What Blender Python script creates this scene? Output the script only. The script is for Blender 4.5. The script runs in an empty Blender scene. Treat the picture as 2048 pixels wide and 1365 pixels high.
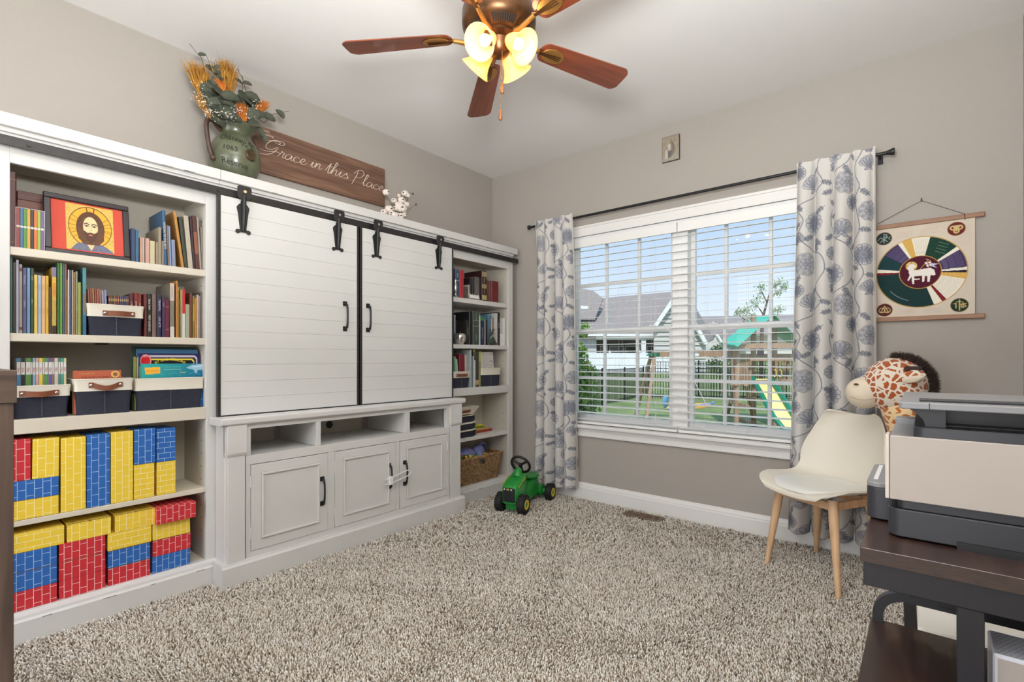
import bpy, math, random
import numpy as np
from mathutils import Vector, Matrix, noise

random.seed(7)
rng = np.random.RandomState(7)
SC = bpy.context.scene
COL = SC.collection
PI = math.pi

# ------------------------------------------------------------------ camera, sky, sun, lamps, exposure
CAM_P = Vector((3.03, 0.0, 1.107))
YAW = math.radians(39.48)
FOCAL_PX, CX, HY = 1002.6, 1024.0, 717.0
cam_d = bpy.data.cameras.new('camera')
cam_d.sensor_width = 36.0
cam_d.lens = FOCAL_PX / 2048 * 36.0
cam_d.shift_y = (HY - 682.5) / 2048
cam_d.clip_start = 0.02
cam_d.clip_end = 300
cam = bpy.data.objects.new('camera', cam_d)
cam.location = CAM_P
cam.rotation_euler = (PI / 2, 0, YAW)
COL.objects.link(cam)
SC.camera = cam

SC.view_settings.view_transform = 'Standard'
SC.view_settings.look = 'None'
SC.view_settings.gamma = 1.0
SC.view_settings.use_curve_mapping = False
SC.view_settings.exposure = 0.12
SC.cycles.max_bounces = 10
SC.cycles.diffuse_bounces = 6
SC.cycles.transparent_max_bounces = 16
SC.cycles.sample_clamp_indirect = 6.0
SC.cycles.use_denoising = True

def srgb(c):
    if isinstance(c, str):
        c = c.lstrip('#')
        c = tuple(int(c[i:i + 2], 16) for i in (0, 2, 4))
    r = []
    for v in c[:3]:
        v = v / 255.0
        r.append(v / 12.92 if v <= 0.04045 else ((v + 0.055) / 1.055) ** 2.4)
    return tuple(r)

world = bpy.data.worlds.new('sky')
SC.world = world
world.use_nodes = True
wn = world.node_tree.nodes
wl = world.node_tree.links
bg = wn['Background']
tc = wn.new('ShaderNodeTexCoord')
sx = wn.new('ShaderNodeSeparateXYZ')
rp = wn.new('ShaderNodeValToRGB')
rp.color_ramp.elements[0].position = 0.0
rp.color_ramp.elements[0].color = (*srgb((240, 245, 251)), 1)
rp.color_ramp.elements[1].position = 0.36
rp.color_ramp.elements[1].color = (*srgb((160, 198, 240)), 1)
e = rp.color_ramp.elements.new(0.10)
e.color = (*srgb((220, 234, 251)), 1)
wl.new(tc.outputs['Generated'], sx.inputs[0])
wl.new(sx.outputs['Z'], rp.inputs[0])
wl.new(rp.outputs[0], bg.inputs[0])
bg.inputs[1].default_value = 1.05

def lamp(name, typ, loc, rot, energy, color=(1, 1, 1), **kw):
    d = bpy.data.lights.new(name, typ)
    d.energy = energy
    d.color = color
    for k, v in kw.items():
        setattr(d, k, v)
    o = bpy.data.objects.new(name, d)
    o.location = loc
    o.rotation_euler = rot
    COL.objects.link(o)
    return o

lamp('sun', 'SUN', (0, -20, 30), (math.radians(38), 0, math.radians(28)), 3.2, (1.0, 0.95, 0.88), angle=math.radians(2))
# added fill lamp beyond the made-up opening behind the photographer
lamp('rear_fill', 'AREA', (1.9, -2.25, 1.45), (math.radians(90), 0, 0), 62, (1.0, 0.985, 0.96), shape='RECTANGLE', size=2.8, size_y=2.2)
# added fill lamp out of view, aimed up to bounce off the ceiling
lamp('bounce_fill', 'AREA', (2.80, 0.25, 1.72), (math.radians(166), 0, YAW), 105, (0.97, 0.985, 0.97), shape='RECTANGLE', size=0.6, size_y=0.5)

# ------------------------------------------------------------------ materials
MATS = {}

def _n(nt, typ, **kw):
    n = nt.nodes.new(typ)
    for k, v in kw.items():
        setattr(n, k, v)
    return n

def mat(name, col, rough=0.6, metal=0.0, var=0.0, vscale=8.0, bump=0.0, bscale=200.0, spec=0.5, emit=None, estr=0.0,
        col2=None, stretch=None, coat=0.0, detail=3.0, sub=0.0, trans=0.0):
    """plain or noise-mixed procedural material"""
    if name in MATS:
        return MATS[name]
    m = bpy.data.materials.new(name)
    m.use_nodes = True
    nt = m.node_tree
    b = nt.nodes['Principled BSDF']
    c = srgb(col)
    b.inputs['Base Color'].default_value = (*c, 1)
    b.inputs['Roughness'].default_value = rough
    b.inputs['Metallic'].default_value = metal
    b.inputs['Specular IOR Level'].default_value = spec
    b.inputs['Coat Weight'].default_value = coat
    if trans:
        b.inputs['Transmission Weight'].default_value = trans
    if sub:
        b.inputs['Subsurface Weight'].default_value = sub
        b.inputs['Subsurface Scale'].default_value = 0.02
    if emit is not None:
        b.inputs['Emission Color'].default_value = (*srgb(emit), 1)
        b.inputs['Emission Strength'].default_value = estr
    if var or col2:
        t = _n(nt, 'ShaderNodeTexCoord')
        mp = _n(nt, 'ShaderNodeMapping')
        if stretch:
            mp.inputs['Scale'].default_value = stretch
        nz = _n(nt, 'ShaderNodeTexNoise')
        nz.inputs['Scale'].default_value = vscale
        nz.inputs['Detail'].default_value = detail
        mx = _n(nt, 'ShaderNodeMix', data_type='RGBA')
        c2 = srgb(col2) if col2 else tuple(max(0, x * (1 - var)) for x in c)
        c1 = c if col2 else tuple(min(1, x * (1 + var * 0.6)) for x in c)
        cr = _n(nt, 'ShaderNodeMapRange')
        cr.inputs['From Min'].default_value = 0.32
        cr.inputs['From Max'].default_value = 0.68
        nt.links.new(t.outputs['Object'], mp.inputs[0])
        nt.links.new(mp.outputs[0], nz.inputs['Vector'])
        nt.links.new(nz.outputs['Fac'], cr.inputs['Value'])
        nt.links.new(cr.outputs['Result'], mx.inputs['Factor'])
        mx.inputs['A'].default_value = (*c1, 1)
        mx.inputs['B'].default_value = (*c2, 1)
        nt.links.new(mx.outputs['Result'], b.inputs['Base Color'])
    if bump:
        t = _n(nt, 'ShaderNodeTexCoord')
        nz = _n(nt, 'ShaderNodeTexNoise')
        nz.inputs['Scale'].default_value = bscale
        nz.inputs['Detail'].default_value = 2.0
        bp = _n(nt, 'ShaderNodeBump')
        bp.inputs['Strength'].default_value = bump
        bp.inputs['Distance'].default_value = 0.002
        nt.links.new(t.outputs['Object'], nz.inputs['Vector'])
        nt.links.new(nz.outputs['Fac'], bp.inputs['Height'])
        nt.links.new(bp.outputs[0], b.inputs['Normal'])
    MATS[name] = m
    return m

def wood(name, c1, c2, axis='Y', scale=3.0, rough=0.5, grain=14.0, c3=None, coat=0.0):
    """wood grain: noise stretched along one axis"""
    if name in MATS:
        return MATS[name]
    m = bpy.data.materials.new(name)
    m.use_nodes = True
    nt = m.node_tree
    b = nt.nodes['Principled BSDF']
    b.inputs['Roughness'].default_value = rough
    b.inputs['Coat Weight'].default_value = coat
    t = _n(nt, 'ShaderNodeTexCoord')
    mp = _n(nt, 'ShaderNodeMapping')
    s = {'X': (1, grain, grain), 'Y': (grain, 1, grain), 'Z': (grain, grain, 1)}[axis]
    mp.inputs['Scale'].default_value = s
    nz = _n(nt, 'ShaderNodeTexNoise')
    nz.inputs['Scale'].default_value = scale
    nz.inputs['Detail'].default_value = 6.0
    nz.inputs['Distortion'].default_value = 0.6
    r = _n(nt, 'ShaderNodeValToRGB')
    r.color_ramp.elements[0].position = 0.33
    r.color_ramp.elements[0].color = (*srgb(c1), 1)
    r.color_ramp.elements[1].position = 0.68
    r.color_ramp.elements[1].color = (*srgb(c2), 1)
    if c3:
        q = r.color_ramp.elements.new(0.5)
        q.color = (*srgb(c3), 1)
    bp = _n(nt, 'ShaderNodeBump')
    bp.inputs['Strength'].default_value = 0.12
    bp.inputs['Distance'].default_value = 0.002
    nt.links.new(t.outputs['Object'], mp.inputs[0])
    nt.links.new(mp.outputs[0], nz.inputs['Vector'])
    nt.links.new(nz.outputs['Fac'], r.inputs[0])
    nt.links.new(r.outputs[0], b.inputs['Base Color'])
    nt.links.new(nz.outputs['Fac'], bp.inputs['Height'])
    nt.links.new(bp.outputs[0], b.inputs['Normal'])
    MATS[name] = m
    return m

def vcol_mat(name, rough=0.8, transl=0.0, bump=0.0):
    """colour read from the mesh's printed colour attribute"""
    if name in MATS:
        return MATS[name]
    m = bpy.data.materials.new(name)
    m.use_nodes = True
    nt = m.node_tree
    b = nt.nodes['Principled BSDF']
    b.inputs['Roughness'].default_value = rough
    b.inputs['Specular IOR Level'].default_value = 0.2
    a = _n(nt, 'ShaderNodeAttribute')
    a.attribute_name = 'print'
    nt.links.new(a.outputs['Color'], b.inputs['Base Color'])
    if bump:
        t = _n(nt, 'ShaderNodeTexCoord')
        nz = _n(nt, 'ShaderNodeTexNoise')
        nz.inputs['Scale'].default_value = 600
        bp = _n(nt, 'ShaderNodeBump')
        bp.inputs['Strength'].default_value = bump
        bp.inputs['Distance'].default_value = 0.001
        nt.links.new(t.outputs['Object'], nz.inputs['Vector'])
        nt.links.new(nz.outputs['Fac'], bp.inputs['Height'])
        nt.links.new(bp.outputs[0], b.inputs['Normal'])
    if transl:
        out = nt.nodes['Material Output']
        tr = _n(nt, 'ShaderNodeBsdfTranslucent')
        mx = _n(nt, 'ShaderNodeMixShader')
        mx.inputs[0].default_value = transl
        nt.links.new(a.outputs['Color'], tr.inputs[0])
        nt.links.new(b.outputs[0], mx.inputs[1])
        nt.links.new(tr.outputs[0], mx.inputs[2])
        nt.links.new(mx.outputs[0], out.inputs[0])
    MATS[name] = m
    return m

# ------------------------------------------------------------------ mesh building
_text_cache = {}

def _text_data(s):
    if s in _text_cache:
        return _text_cache[s]
    cu = bpy.data.curves.new('lettering_source', 'FONT')
    cu.body = s
    cu.size = 1.0
    cu.resolution_u = 3
    ob = bpy.data.objects.new('lettering_source', cu)
    me = bpy.data.meshes.new_from_object(ob)
    vs = [(v.co.x, v.co.y) for v in me.vertices]
    fs = [tuple(p.vertices) for p in me.polygons]
    bpy.data.objects.remove(ob)
    bpy.data.curves.remove(cu)
    bpy.data.meshes.remove(me)
    _text_cache[s] = (vs, fs)
    return _text_cache[s]

class MB:
    def __init__(self):
        self.v, self.f, self.mi = [], [], []
        self.M = None

    def _add(self, vs, fs, m=0):
        o = len(self.v)
        if self.M is not None:
            vs = [tuple(self.M @ Vector(p)) for p in vs]
        self.v.extend(vs)
        self.f.extend([tuple(i + o for i in f) for f in fs])
        self.mi.extend([m] * len(fs))
        return self

    def box(self, x0, y0, z0, x1, y1, z1, m=0):
        x0, x1 = min(x0, x1), max(x0, x1)
        y0, y1 = min(y0, y1), max(y0, y1)
        z0, z1 = min(z0, z1), max(z0, z1)
        vs = [(x0, y0, z0), (x1, y0, z0), (x1, y1, z0), (x0, y1, z0), (x0, y0, z1), (x1, y0, z1), (x1, y1, z1), (x0, y1, z1)]
        fs = [(0, 3, 2, 1), (4, 5, 6, 7), (0, 1, 5, 4), (1, 2, 6, 5), (2, 3, 7, 6), (3, 0, 4, 7)]
        return self._add(vs, fs, m)

    def hexa(self, b, t, m=0):
        """box with free corners: 4 bottom points, 4 top points (counter-clockwise from above)"""
        return self._add(list(b) + list(t), [(3, 2, 1, 0), (4, 5, 6, 7), (0, 1, 5, 4), (1, 2, 6, 5), (2, 3, 7, 6), (3, 0, 4, 7)], m)

    def poly(self, pts, m=0):
        return self._add(list(pts), [tuple(range(len(pts)))], m)

    def prism(self, pts, off, m=0):
        """planar polygon extruded by the vector off"""
        n = len(pts)
        off = Vector(off)
        vs = [tuple(p) for p in pts] + [tuple(Vector(p) + off) for p in pts]
        fs = [tuple(reversed(range(n))), tuple(range(n, 2 * n))]
        fs += [(i, (i + 1) % n, n + (i + 1) % n, n + i) for i in range(n)]
        return self._add(vs, fs, m)

    def cyl(self, p, q, r, r2=None, n=12, m=0, cap=True):
        r2 = r if r2 is None else r2
        return self.tube([p, q], [r, r2], n, m, cap)

    def tube(self, pts, r, n=8, m=0, cap=True, closed=False):
        pts = [Vector(p) for p in pts]
        k = len(pts)
        rs = r if isinstance(r, (list, tuple)) else [r] * k
        vs, fs = [], []
        prev = None
        for i, p in enumerate(pts):
            if closed:
                t = (pts[(i + 1) % k] - pts[i - 1])
            elif i == 0:
                t = pts[1] - p
            elif i == k - 1:
                t = p - pts[i - 1]
            else:
                t = pts[i + 1] - pts[i - 1]
            t = t.normalized() if t.length > 1e-9 else Vector((0, 0, 1))
            if prev is None:
                a = Vector((0, 0, 1)) if abs(t.z) < 0.9 else Vector((1, 0, 0))
                u = t.cross(a).normalized()
            else:
                u = (prev - t * prev.dot(t))
                u = u.normalized() if u.length > 1e-6 else t.orthogonal().normalized()
            prev = u
            w = t.cross(u)
            for j in range(n):
                an = 2 * PI * j / n
                vs.append(tuple(p + (u * math.cos(an) + w * math.sin(an)) * rs[i]))
        for i in range(k - 1 + (1 if closed else 0)):
            a, b = i * n, ((i + 1) % k) * n
            for j in range(n):
                j2 = (j + 1) % n
                fs.append((a + j, a + j2, b + j2, b + j))
        if cap and not closed:
            fs.append(tuple(reversed(range(n))))
            fs.append(tuple(range((k - 1) * n, k * n)))
        return self._add(vs, fs, m)

    def lathe(self, prof, c=(0, 0, 0), n=24, m=0, axis='Z', a0=0.0, a1=2 * PI):
        """profile = [(radius, height)...]"""
        vs, fs = [], []
        full = abs(a1 - a0 - 2 * PI) < 1e-6
        nn = n if full else n + 1
        for r, h in prof:
            for j in range(nn):
                a = a0 + (a1 - a0) * j / n
                x, y = r * math.cos(a), r * math.sin(a)
                if axis == 'Z':
                    p = (c[0] + x, c[1] + y, c[2] + h)
                elif axis == 'X':
                    p = (c[0] + h, c[1] + x, c[2] + y)
                else:
                    p = (c[0] + y, c[1] + h, c[2] + x)
                vs.append(p)
        for i in range(len(prof) - 1):
            for j in range(n):
                j2 = (j + 1) % nn
                fs.append((i * nn + j, i * nn + j2, (i + 1) * nn + j2, (i + 1) * nn + j))
        return self._add(vs, fs, m)

    def ball(self, c, r, n=10, m=0, k=6):
        rx, ry, rz = r if isinstance(r, (tuple, list)) else (r, r, r)
        vs, fs = [(c[0], c[1], c[2] - rz)], []
        for i in range(1, k):
            t = -PI / 2 + PI * i / k
            for j in range(n):
                a = 2 * PI * j / n
                vs.append((c[0] + rx * math.cos(t) * math.cos(a), c[1] + ry * math.cos(t) * math.sin(a), c[2] + rz * math.sin(t)))
        vs.append((c[0], c[1], c[2] + rz))
        for j in range(n):
            fs.append((0, 1 + (j + 1) % n, 1 + j))
            fs.append((len(vs) - 1, len(vs) - 1 - n + j, len(vs) - 1 - n + (j + 1) % n))
        for i in range(k - 2):
            for j in range(n):
                a = 1 + i * n + j
                b = 1 + i * n + (j + 1) % n
                fs.append((a, b, b + n, a + n))
        return self._add(vs, fs, m)

    def grid(self, fn, nu, nv, m=0, flip=False):
        vs = [fn(i / nu, j / nv) for j in range(nv + 1) for i in range(nu + 1)]
        w = nu + 1
        fs = []
        for j in range(nv):
            for i in range(nu):
                a = j * w + i
                q = (a, a + 1, a + w + 1, a + w)
                fs.append(q[::-1] if flip else q)
        return self._add(vs, fs, m)

    def text(self, s, size, org, a, b, m=0, align='C', warp=None, stretch=1.0, slant=0.0):
        vs, fs = _text_data(s)
        if not vs:
            return self
        xs = [p[0] for p in vs]
        w = max(xs) + min(0, min(xs))
        off = {'L': 0, 'C': w / 2, 'R': w}[align]
        a, b, org = Vector(a), Vector(b), Vector(org)
        out = []
        for x, y in vs:
            lx, ly = (x - off + slant * y) * size * stretch, (y - 0.34) * size
            out.append(tuple(warp(lx, ly)) if warp else tuple(org + a * lx + b * ly))
        return self._add(out, fs, m)

    def build(self, name, mats, parent=None, smooth=None, bevel=0.0, seg=1, origin=None, uv=None, **tags):
        if not isinstance(mats, (list, tuple)):
            mats = [mats]
        me = bpy.data.meshes.new(name)
        vs = self.v
        if origin is not None:
            ox, oy, oz = origin
            vs = [(x - ox, y - oy, z - oz) for x, y, z in vs]
        me.from_pydata(vs, [], self.f)
        for mt in mats:
            me.materials.append(mt)
        if len(mats) > 1:
            me.polygons.foreach_set('material_index', self.mi)
        if smooth is not None:
            me.polygons.foreach_set('use_smooth', [True] * len(self.f))
            if smooth < 180:
                me.set_sharp_from_angle(angle=math.radians(smooth))
        if uv is not None:
            l = me.uv_layers.new(name='UVMap')
            for p in me.polygons:
                for li, vi in zip(p.loop_indices, p.vertices):
                    l.data[li].uv = uv(Vector(vs[vi]), p.normal)
        me.validate()
        me.update()
        o = bpy.data.objects.new(name, me)
        COL.objects.link(o)
        if origin is not None:
            o.location = origin
        if parent is not None:
            o.parent = parent
            if origin is not None and parent.get('abs_origin') is not None:
                po = parent['abs_origin']
                o.location = (origin[0] - po[0], origin[1] - po[1], origin[2] - po[2])
        if bevel:
            bv = o.modifiers.new('edge', 'BEVEL')
            bv.width = bevel
            bv.segments = seg
            bv.limit_method = 'ANGLE'
            bv.angle_limit = math.radians(40)
        tag(o, **tags)
        return o

def tag(o, label=None, cat=None, group=None, kind=None):
    if label:
        o['label'] = label
    if cat:
        o['category'] = cat
    if group:
        o['group'] = group
    if kind:
        o['kind'] = kind
    return o

def thing(name, label=None, cat=None, group=None, loc=(0, 0, 0), rz=0.0, kind=None):
    o = bpy.data.objects.new(name, None)
    o.empty_display_size = 0.05
    o.location = loc
    o.rotation_euler = (0, 0, rz)
    COL.objects.link(o)
    return tag(o, label, cat, group, kind)

def copy_tree(o, parent=None, **tags):
    c = o.copy()
    COL.objects.link(c)
    if parent is not None:
        c.parent = parent
    for ch in list(o.children):
        copy_tree(ch, c)
    return tag(c, **tags)

def bez(pts, n=8):
    """Catmull-Rom through the points"""
    P = [Vector(p) for p in pts]
    out = []
    for i in range(len(P) - 1):
        p0, p1, p2, p3 = P[max(0, i - 1)], P[i], P[i + 1], P[min(len(P) - 1, i + 2)]
        for k in range(n):
            t = k / n
            out.append(0.5 * ((2 * p1) + (p2 - p0) * t + (2 * p0 - 5 * p1 + 4 * p2 - p3) * t * t + (3 * p1 - p0 - 3 * p2 + p3) * t ** 3))
    out.append(P[-1])
    return out

# sight helpers: where a photographed point lies on a known plane of the room
_F = Vector((-math.sin(YAW), math.cos(YAW), 0))
_R = Vector((math.cos(YAW), math.sin(YAW), 0))

def _ray(x, y):
    return _F + _R * ((x - CX) / FOCAL_PX) + Vector((0, 0, (HY - y) / FOCAL_PX))

def on_x(x, y, c):
    d = _ray(x, y)
    return CAM_P + d * ((c - CAM_P.x) / d.x)

def on_y(x, y, c):
    d = _ray(x, y)
    return CAM_P + d * ((c - CAM_P.y) / d.y)

def at(x, y, d):
    return CAM_P + _ray(x, y) * d

# ------------------------------------------------------------------ flat print: small numpy canvas for posters and cloth
class Canvas:
    def __init__(self, w, h, bgc, wrap=False):
        self.w, self.h = w, h
        self.a = np.zeros((h, w, 3))
        self.a[:] = srgb(bgc)
        self.wrap = wrap

    def _blend(self, x0, x1, y0, y1, al, c):
        s = self.a[y0:y1, x0:x1]
        al = np.clip(al, 0, 1)[..., None]
        self.a[y0:y1, x0:x1] = s * (1 - al) + np.array(c) * al

    def _box(self, x0, y0, x1, y1, pad):
        X0, X1 = max(0, int(x0 - pad)), min(self.w, int(x1 + pad) + 2)
        Y0, Y1 = max(0, int(y0 - pad)), min(self.h, int(y1 + pad) + 2)
        return (X0, X1, Y0, Y1) if X1 > X0 and Y1 > Y0 else None

    def line(self, pts, wd, c, al=1.0):
        offs = (0, -self.h, self.h) if self.wrap else (0,)
        c = srgb(c)
        for oy in offs:
            P = np.array([(p[0], p[1] + oy) for p in pts], float)
            bb = self._box(P[:, 0].min(), P[:, 1].min(), P[:, 0].max(), P[:, 1].max(), wd + 1)
            if not bb:
                continue
            X0, X1, Y0, Y1 = bb
            gy, gx = np.mgrid[Y0:Y1, X0:X1]
            D = np.full(gx.shape, 1e9)
            for (ax, ay), (bx, by) in zip(P[:-1], P[1:]):
                vx, vy = bx - ax, by - ay
                L = vx * vx + vy * vy + 1e-9
                t = np.clip(((gx - ax) * vx + (gy - ay) * vy) / L, 0, 1)
                D = np.minimum(D, np.hypot(gx - ax - t * vx, gy - ay - t * vy))
            self._blend(X0, X1, Y0, Y1, np.clip(wd / 2 + 0.5 - D, 0, 1) * al, c)

    def poly(self, pts, c, al=1.0):
        offs = (0, -self.h, self.h) if self.wrap else (0,)
        c = srgb(c)
        for oy in offs:
            P = np.array([(p[0], p[1] + oy) for p in pts], float)
            bb = self._box(P[:, 0].min(), P[:, 1].min(), P[:, 0].max(), P[:, 1].max(), 1)
            if not bb:
                continue
            X0, X1, Y0, Y1 = bb
            gy, gx = np.mgrid[Y0:Y1, X0:X1]
            ins = np.zeros(gx.shape, bool)
            n = len(P)
            for i in range(n):
                ax, ay = P[i]
                bx, by = P[(i + 1) % n]
                if abs(by - ay) < 1e-9:
                    continue
                cnd = ((ay > gy) != (by > gy)) & (gx < (bx - ax) * (gy - ay) / (by - ay) + ax)
                ins ^= cnd
            self._blend(X0, X1, Y0, Y1, ins * al, c)

    def ell(self, cx, cy, rx, ry, c, al=1.0, a0=None, a1=None, r0=0.0):
        bb = self._box(cx - rx, cy - ry, cx + rx, cy + ry, 1)
        if not bb:
            return
        X0, X1, Y0, Y1 = bb
        gy, gx = np.mgrid[Y0:Y1, X0:X1]
        d = np.hypot((gx - cx) / rx, (gy - cy) / ry)
        m = np.clip((1 - d) * min(rx, ry) + 0.5, 0, 1)
        if r0:
            m *= (d > r0)
        if a0 is not None:
            an = np.degrees(np.arctan2((gy - cy) / ry, (gx - cx) / rx)) % 360
            a0, a1 = a0 % 360, a1 % 360
            m *= ((an >= a0) & (an < a1)) if a0 < a1 else ((an >= a0) | (an < a1))
        self._blend(X0, X1, Y0, Y1, m * al, srgb(c))

    def speck(self, amt, seed=0):
        r = np.random.RandomState(seed)
        self.a *= (1 + amt * (r.rand(self.h, self.w, 1) - 0.5))

def printed_grid(name, cv, fn, m, parent=None, origin=None, cols=None, **tags):
    """mesh sheet with one vertex per print cell; fn(u, v) arrays -> x, y, z arrays (v = 0 at the top of the print)"""
    h, w = cv.shape[:2]
    V, U = np.meshgrid(np.linspace(0, 1, h), np.linspace(0, 1, w), indexing='ij')
    x, y, z = fn(U, V)
    co = np.stack([x, y, z], -1).reshape(-1, 3).astype(np.float32)
    if origin is not None:
        co = co - np.array(origin, np.float32)
    idx = np.arange(h * w).reshape(h, w)
    q = np.stack([idx[:-1, :-1], idx[1:, :-1], idx[1:, 1:], idx[:-1, 1:]], -1).reshape(-1, 4)
    me = bpy.data.meshes.new(name)
    me.vertices.add(h * w)
    me.vertices.foreach_set('co', co.ravel())
    me.loops.add(q.size)
    me.loops.foreach_set('vertex_index', q.ravel().astype(np.int32))
    me.polygons.add(len(q))
    me.polygons.foreach_set('loop_start', np.arange(0, q.size, 4, dtype=np.int32))
    me.polygons.foreach_set('loop_total', np.full(len(q), 4, np.int32))
    me.polygons.foreach_set('use_smooth', np.ones(len(q), bool))
    at_ = me.color_attributes.new('print', 'FLOAT_COLOR', 'POINT')
    c = np.ones((h * w, 4), np.float32)
    c[:, :3] = cv.reshape(-1, 3)
    at_.data.foreach_set('color', c.ravel())
    me.materials.append(m)
    me.update(calc_edges=True)
    me.validate()
    o = bpy.data.objects.new(name, me)
    COL.objects.link(o)
    if origin is not None:
        o.location = origin
    if parent is not None:
        o.parent = parent
    return tag(o, **tags)

# shared materials
M_WALL = mat('wall_paint', (170, 164, 157), 0.9, bump=0.25, bscale=160, spec=0.2)
M_CEIL = mat('ceiling_paint', (232, 231, 230), 0.95, bump=0.15, bscale=90, spec=0.1)
M_TRIM = mat('trim_paint', (232, 231, 229), 0.45)
M_CAB = mat('cabinet_paint', (214, 213, 211), 0.5, var=0.03, vscale=4, bump=0.08, bscale=120)
M_SHELF = mat('warm_lit_shelf', (214, 206, 190), 0.5, var=0.03, vscale=4)  # cream is warm lamp light put into the shelf colour
M_CABIN = mat('cabinet_inside_paint', (200, 194, 182), 0.7, var=0.03, vscale=3)
M_WORN = mat('worn_edge', (120, 108, 96), 0.8)
M_IRON = mat('dark_iron', (58, 56, 56), 0.45, metal=0.5, var=0.15, vscale=30, bump=0.1, bscale=300)
M_BLACK = mat('black_plastic', (22, 22, 24), 0.45)
M_WHITEPL = mat('white_plastic', (235, 235, 233), 0.35)
M_PAGES = mat('book_pages', (222, 214, 196), 0.9)
M_STEEL = mat('nickel', (205, 203, 198), 0.25, metal=1.0)
# ------------------------------------------------------------------ room shell
RH = 2.74
YB = 3.398           # window wall
XR = 3.392           # right wall
YF = -1.6            # wall behind the photographer
WX0, WX1, WZ0, WZ1 = 0.80, 2.62, 0.585, 2.062   # window opening

mb = MB(); mb.box(-0.15, YF - 0.15, -0.2, XR + 0.15, YB + 0.15, 0.0)
M_BACKING = mat('carpet_backing', (150, 134, 118), 1.0, var=0.3, vscale=60)
floor = mb.build('floor', M_BACKING, kind='structure')
MB().box(-0.15, YF - 0.15, RH, XR + 0.15, YB + 0.15, RH + 0.15).build('ceiling', M_CEIL, kind='structure')
MB().box(-0.15, YF - 0.15, 0, 0, YB + 0.15, RH).build('wall_left', M_WALL, kind='structure')
MB().box(XR, YF - 0.15, 0, XR + 0.15, YB + 0.15, RH).build('wall_right', M_WALL, kind='structure')
mb = MB()
mb.box(0, YB, 0, WX0, YB + 0.15, RH).box(WX1, YB, 0, XR, YB + 0.15, RH)
mb.box(WX0, YB, 0, WX1, YB + 0.15, WZ0).box(WX0, YB, WZ1, WX1, YB + 0.15, RH)
mb.build('wall_back', M_WALL, kind='structure')
mb = MB()   # wall behind the photographer; its wide opening is added for the fill lamp
mb.box(0, YF - 0.15, 0, 0.45, YF, RH).box(3.34, YF - 0.15, 0, XR, YF, RH).box(0.45, YF - 0.15, 2.45, 3.34, YF, RH)
mb.build('wall_front', M_WALL, kind='structure')

def skirting(x0, y0, x1, y1, inward):
    """profiled baseboard from (x0, y0) to (x1, y1), thickness toward inward"""
    mb = MB()
    ix, iy = inward
    prof = [(0, 0), (0.016, 0), (0.016, 0.092), (0.013, 0.1), (0.013, 0.108), (0.006, 0.124), (0.004, 0.132), (0, 0.132)]
    pts = [(x0 + ix * a, y0 + iy * a, b) for a, b in prof]
    mb.prism(pts, (x1 - x0, y1 - y0, 0))
    return mb
skirting(0, YB, XR, YB, (0, -1)).build('baseboard_back', M_TRIM, kind='structure')
skirting(XR, YF, XR, YB, (-1, 0)).build('baseboard_right', M_TRIM, kind='structure')
skirting(0, YF, 0, YB, (1, 0)).build('baseboard_left', M_TRIM, kind='structure')

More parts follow.
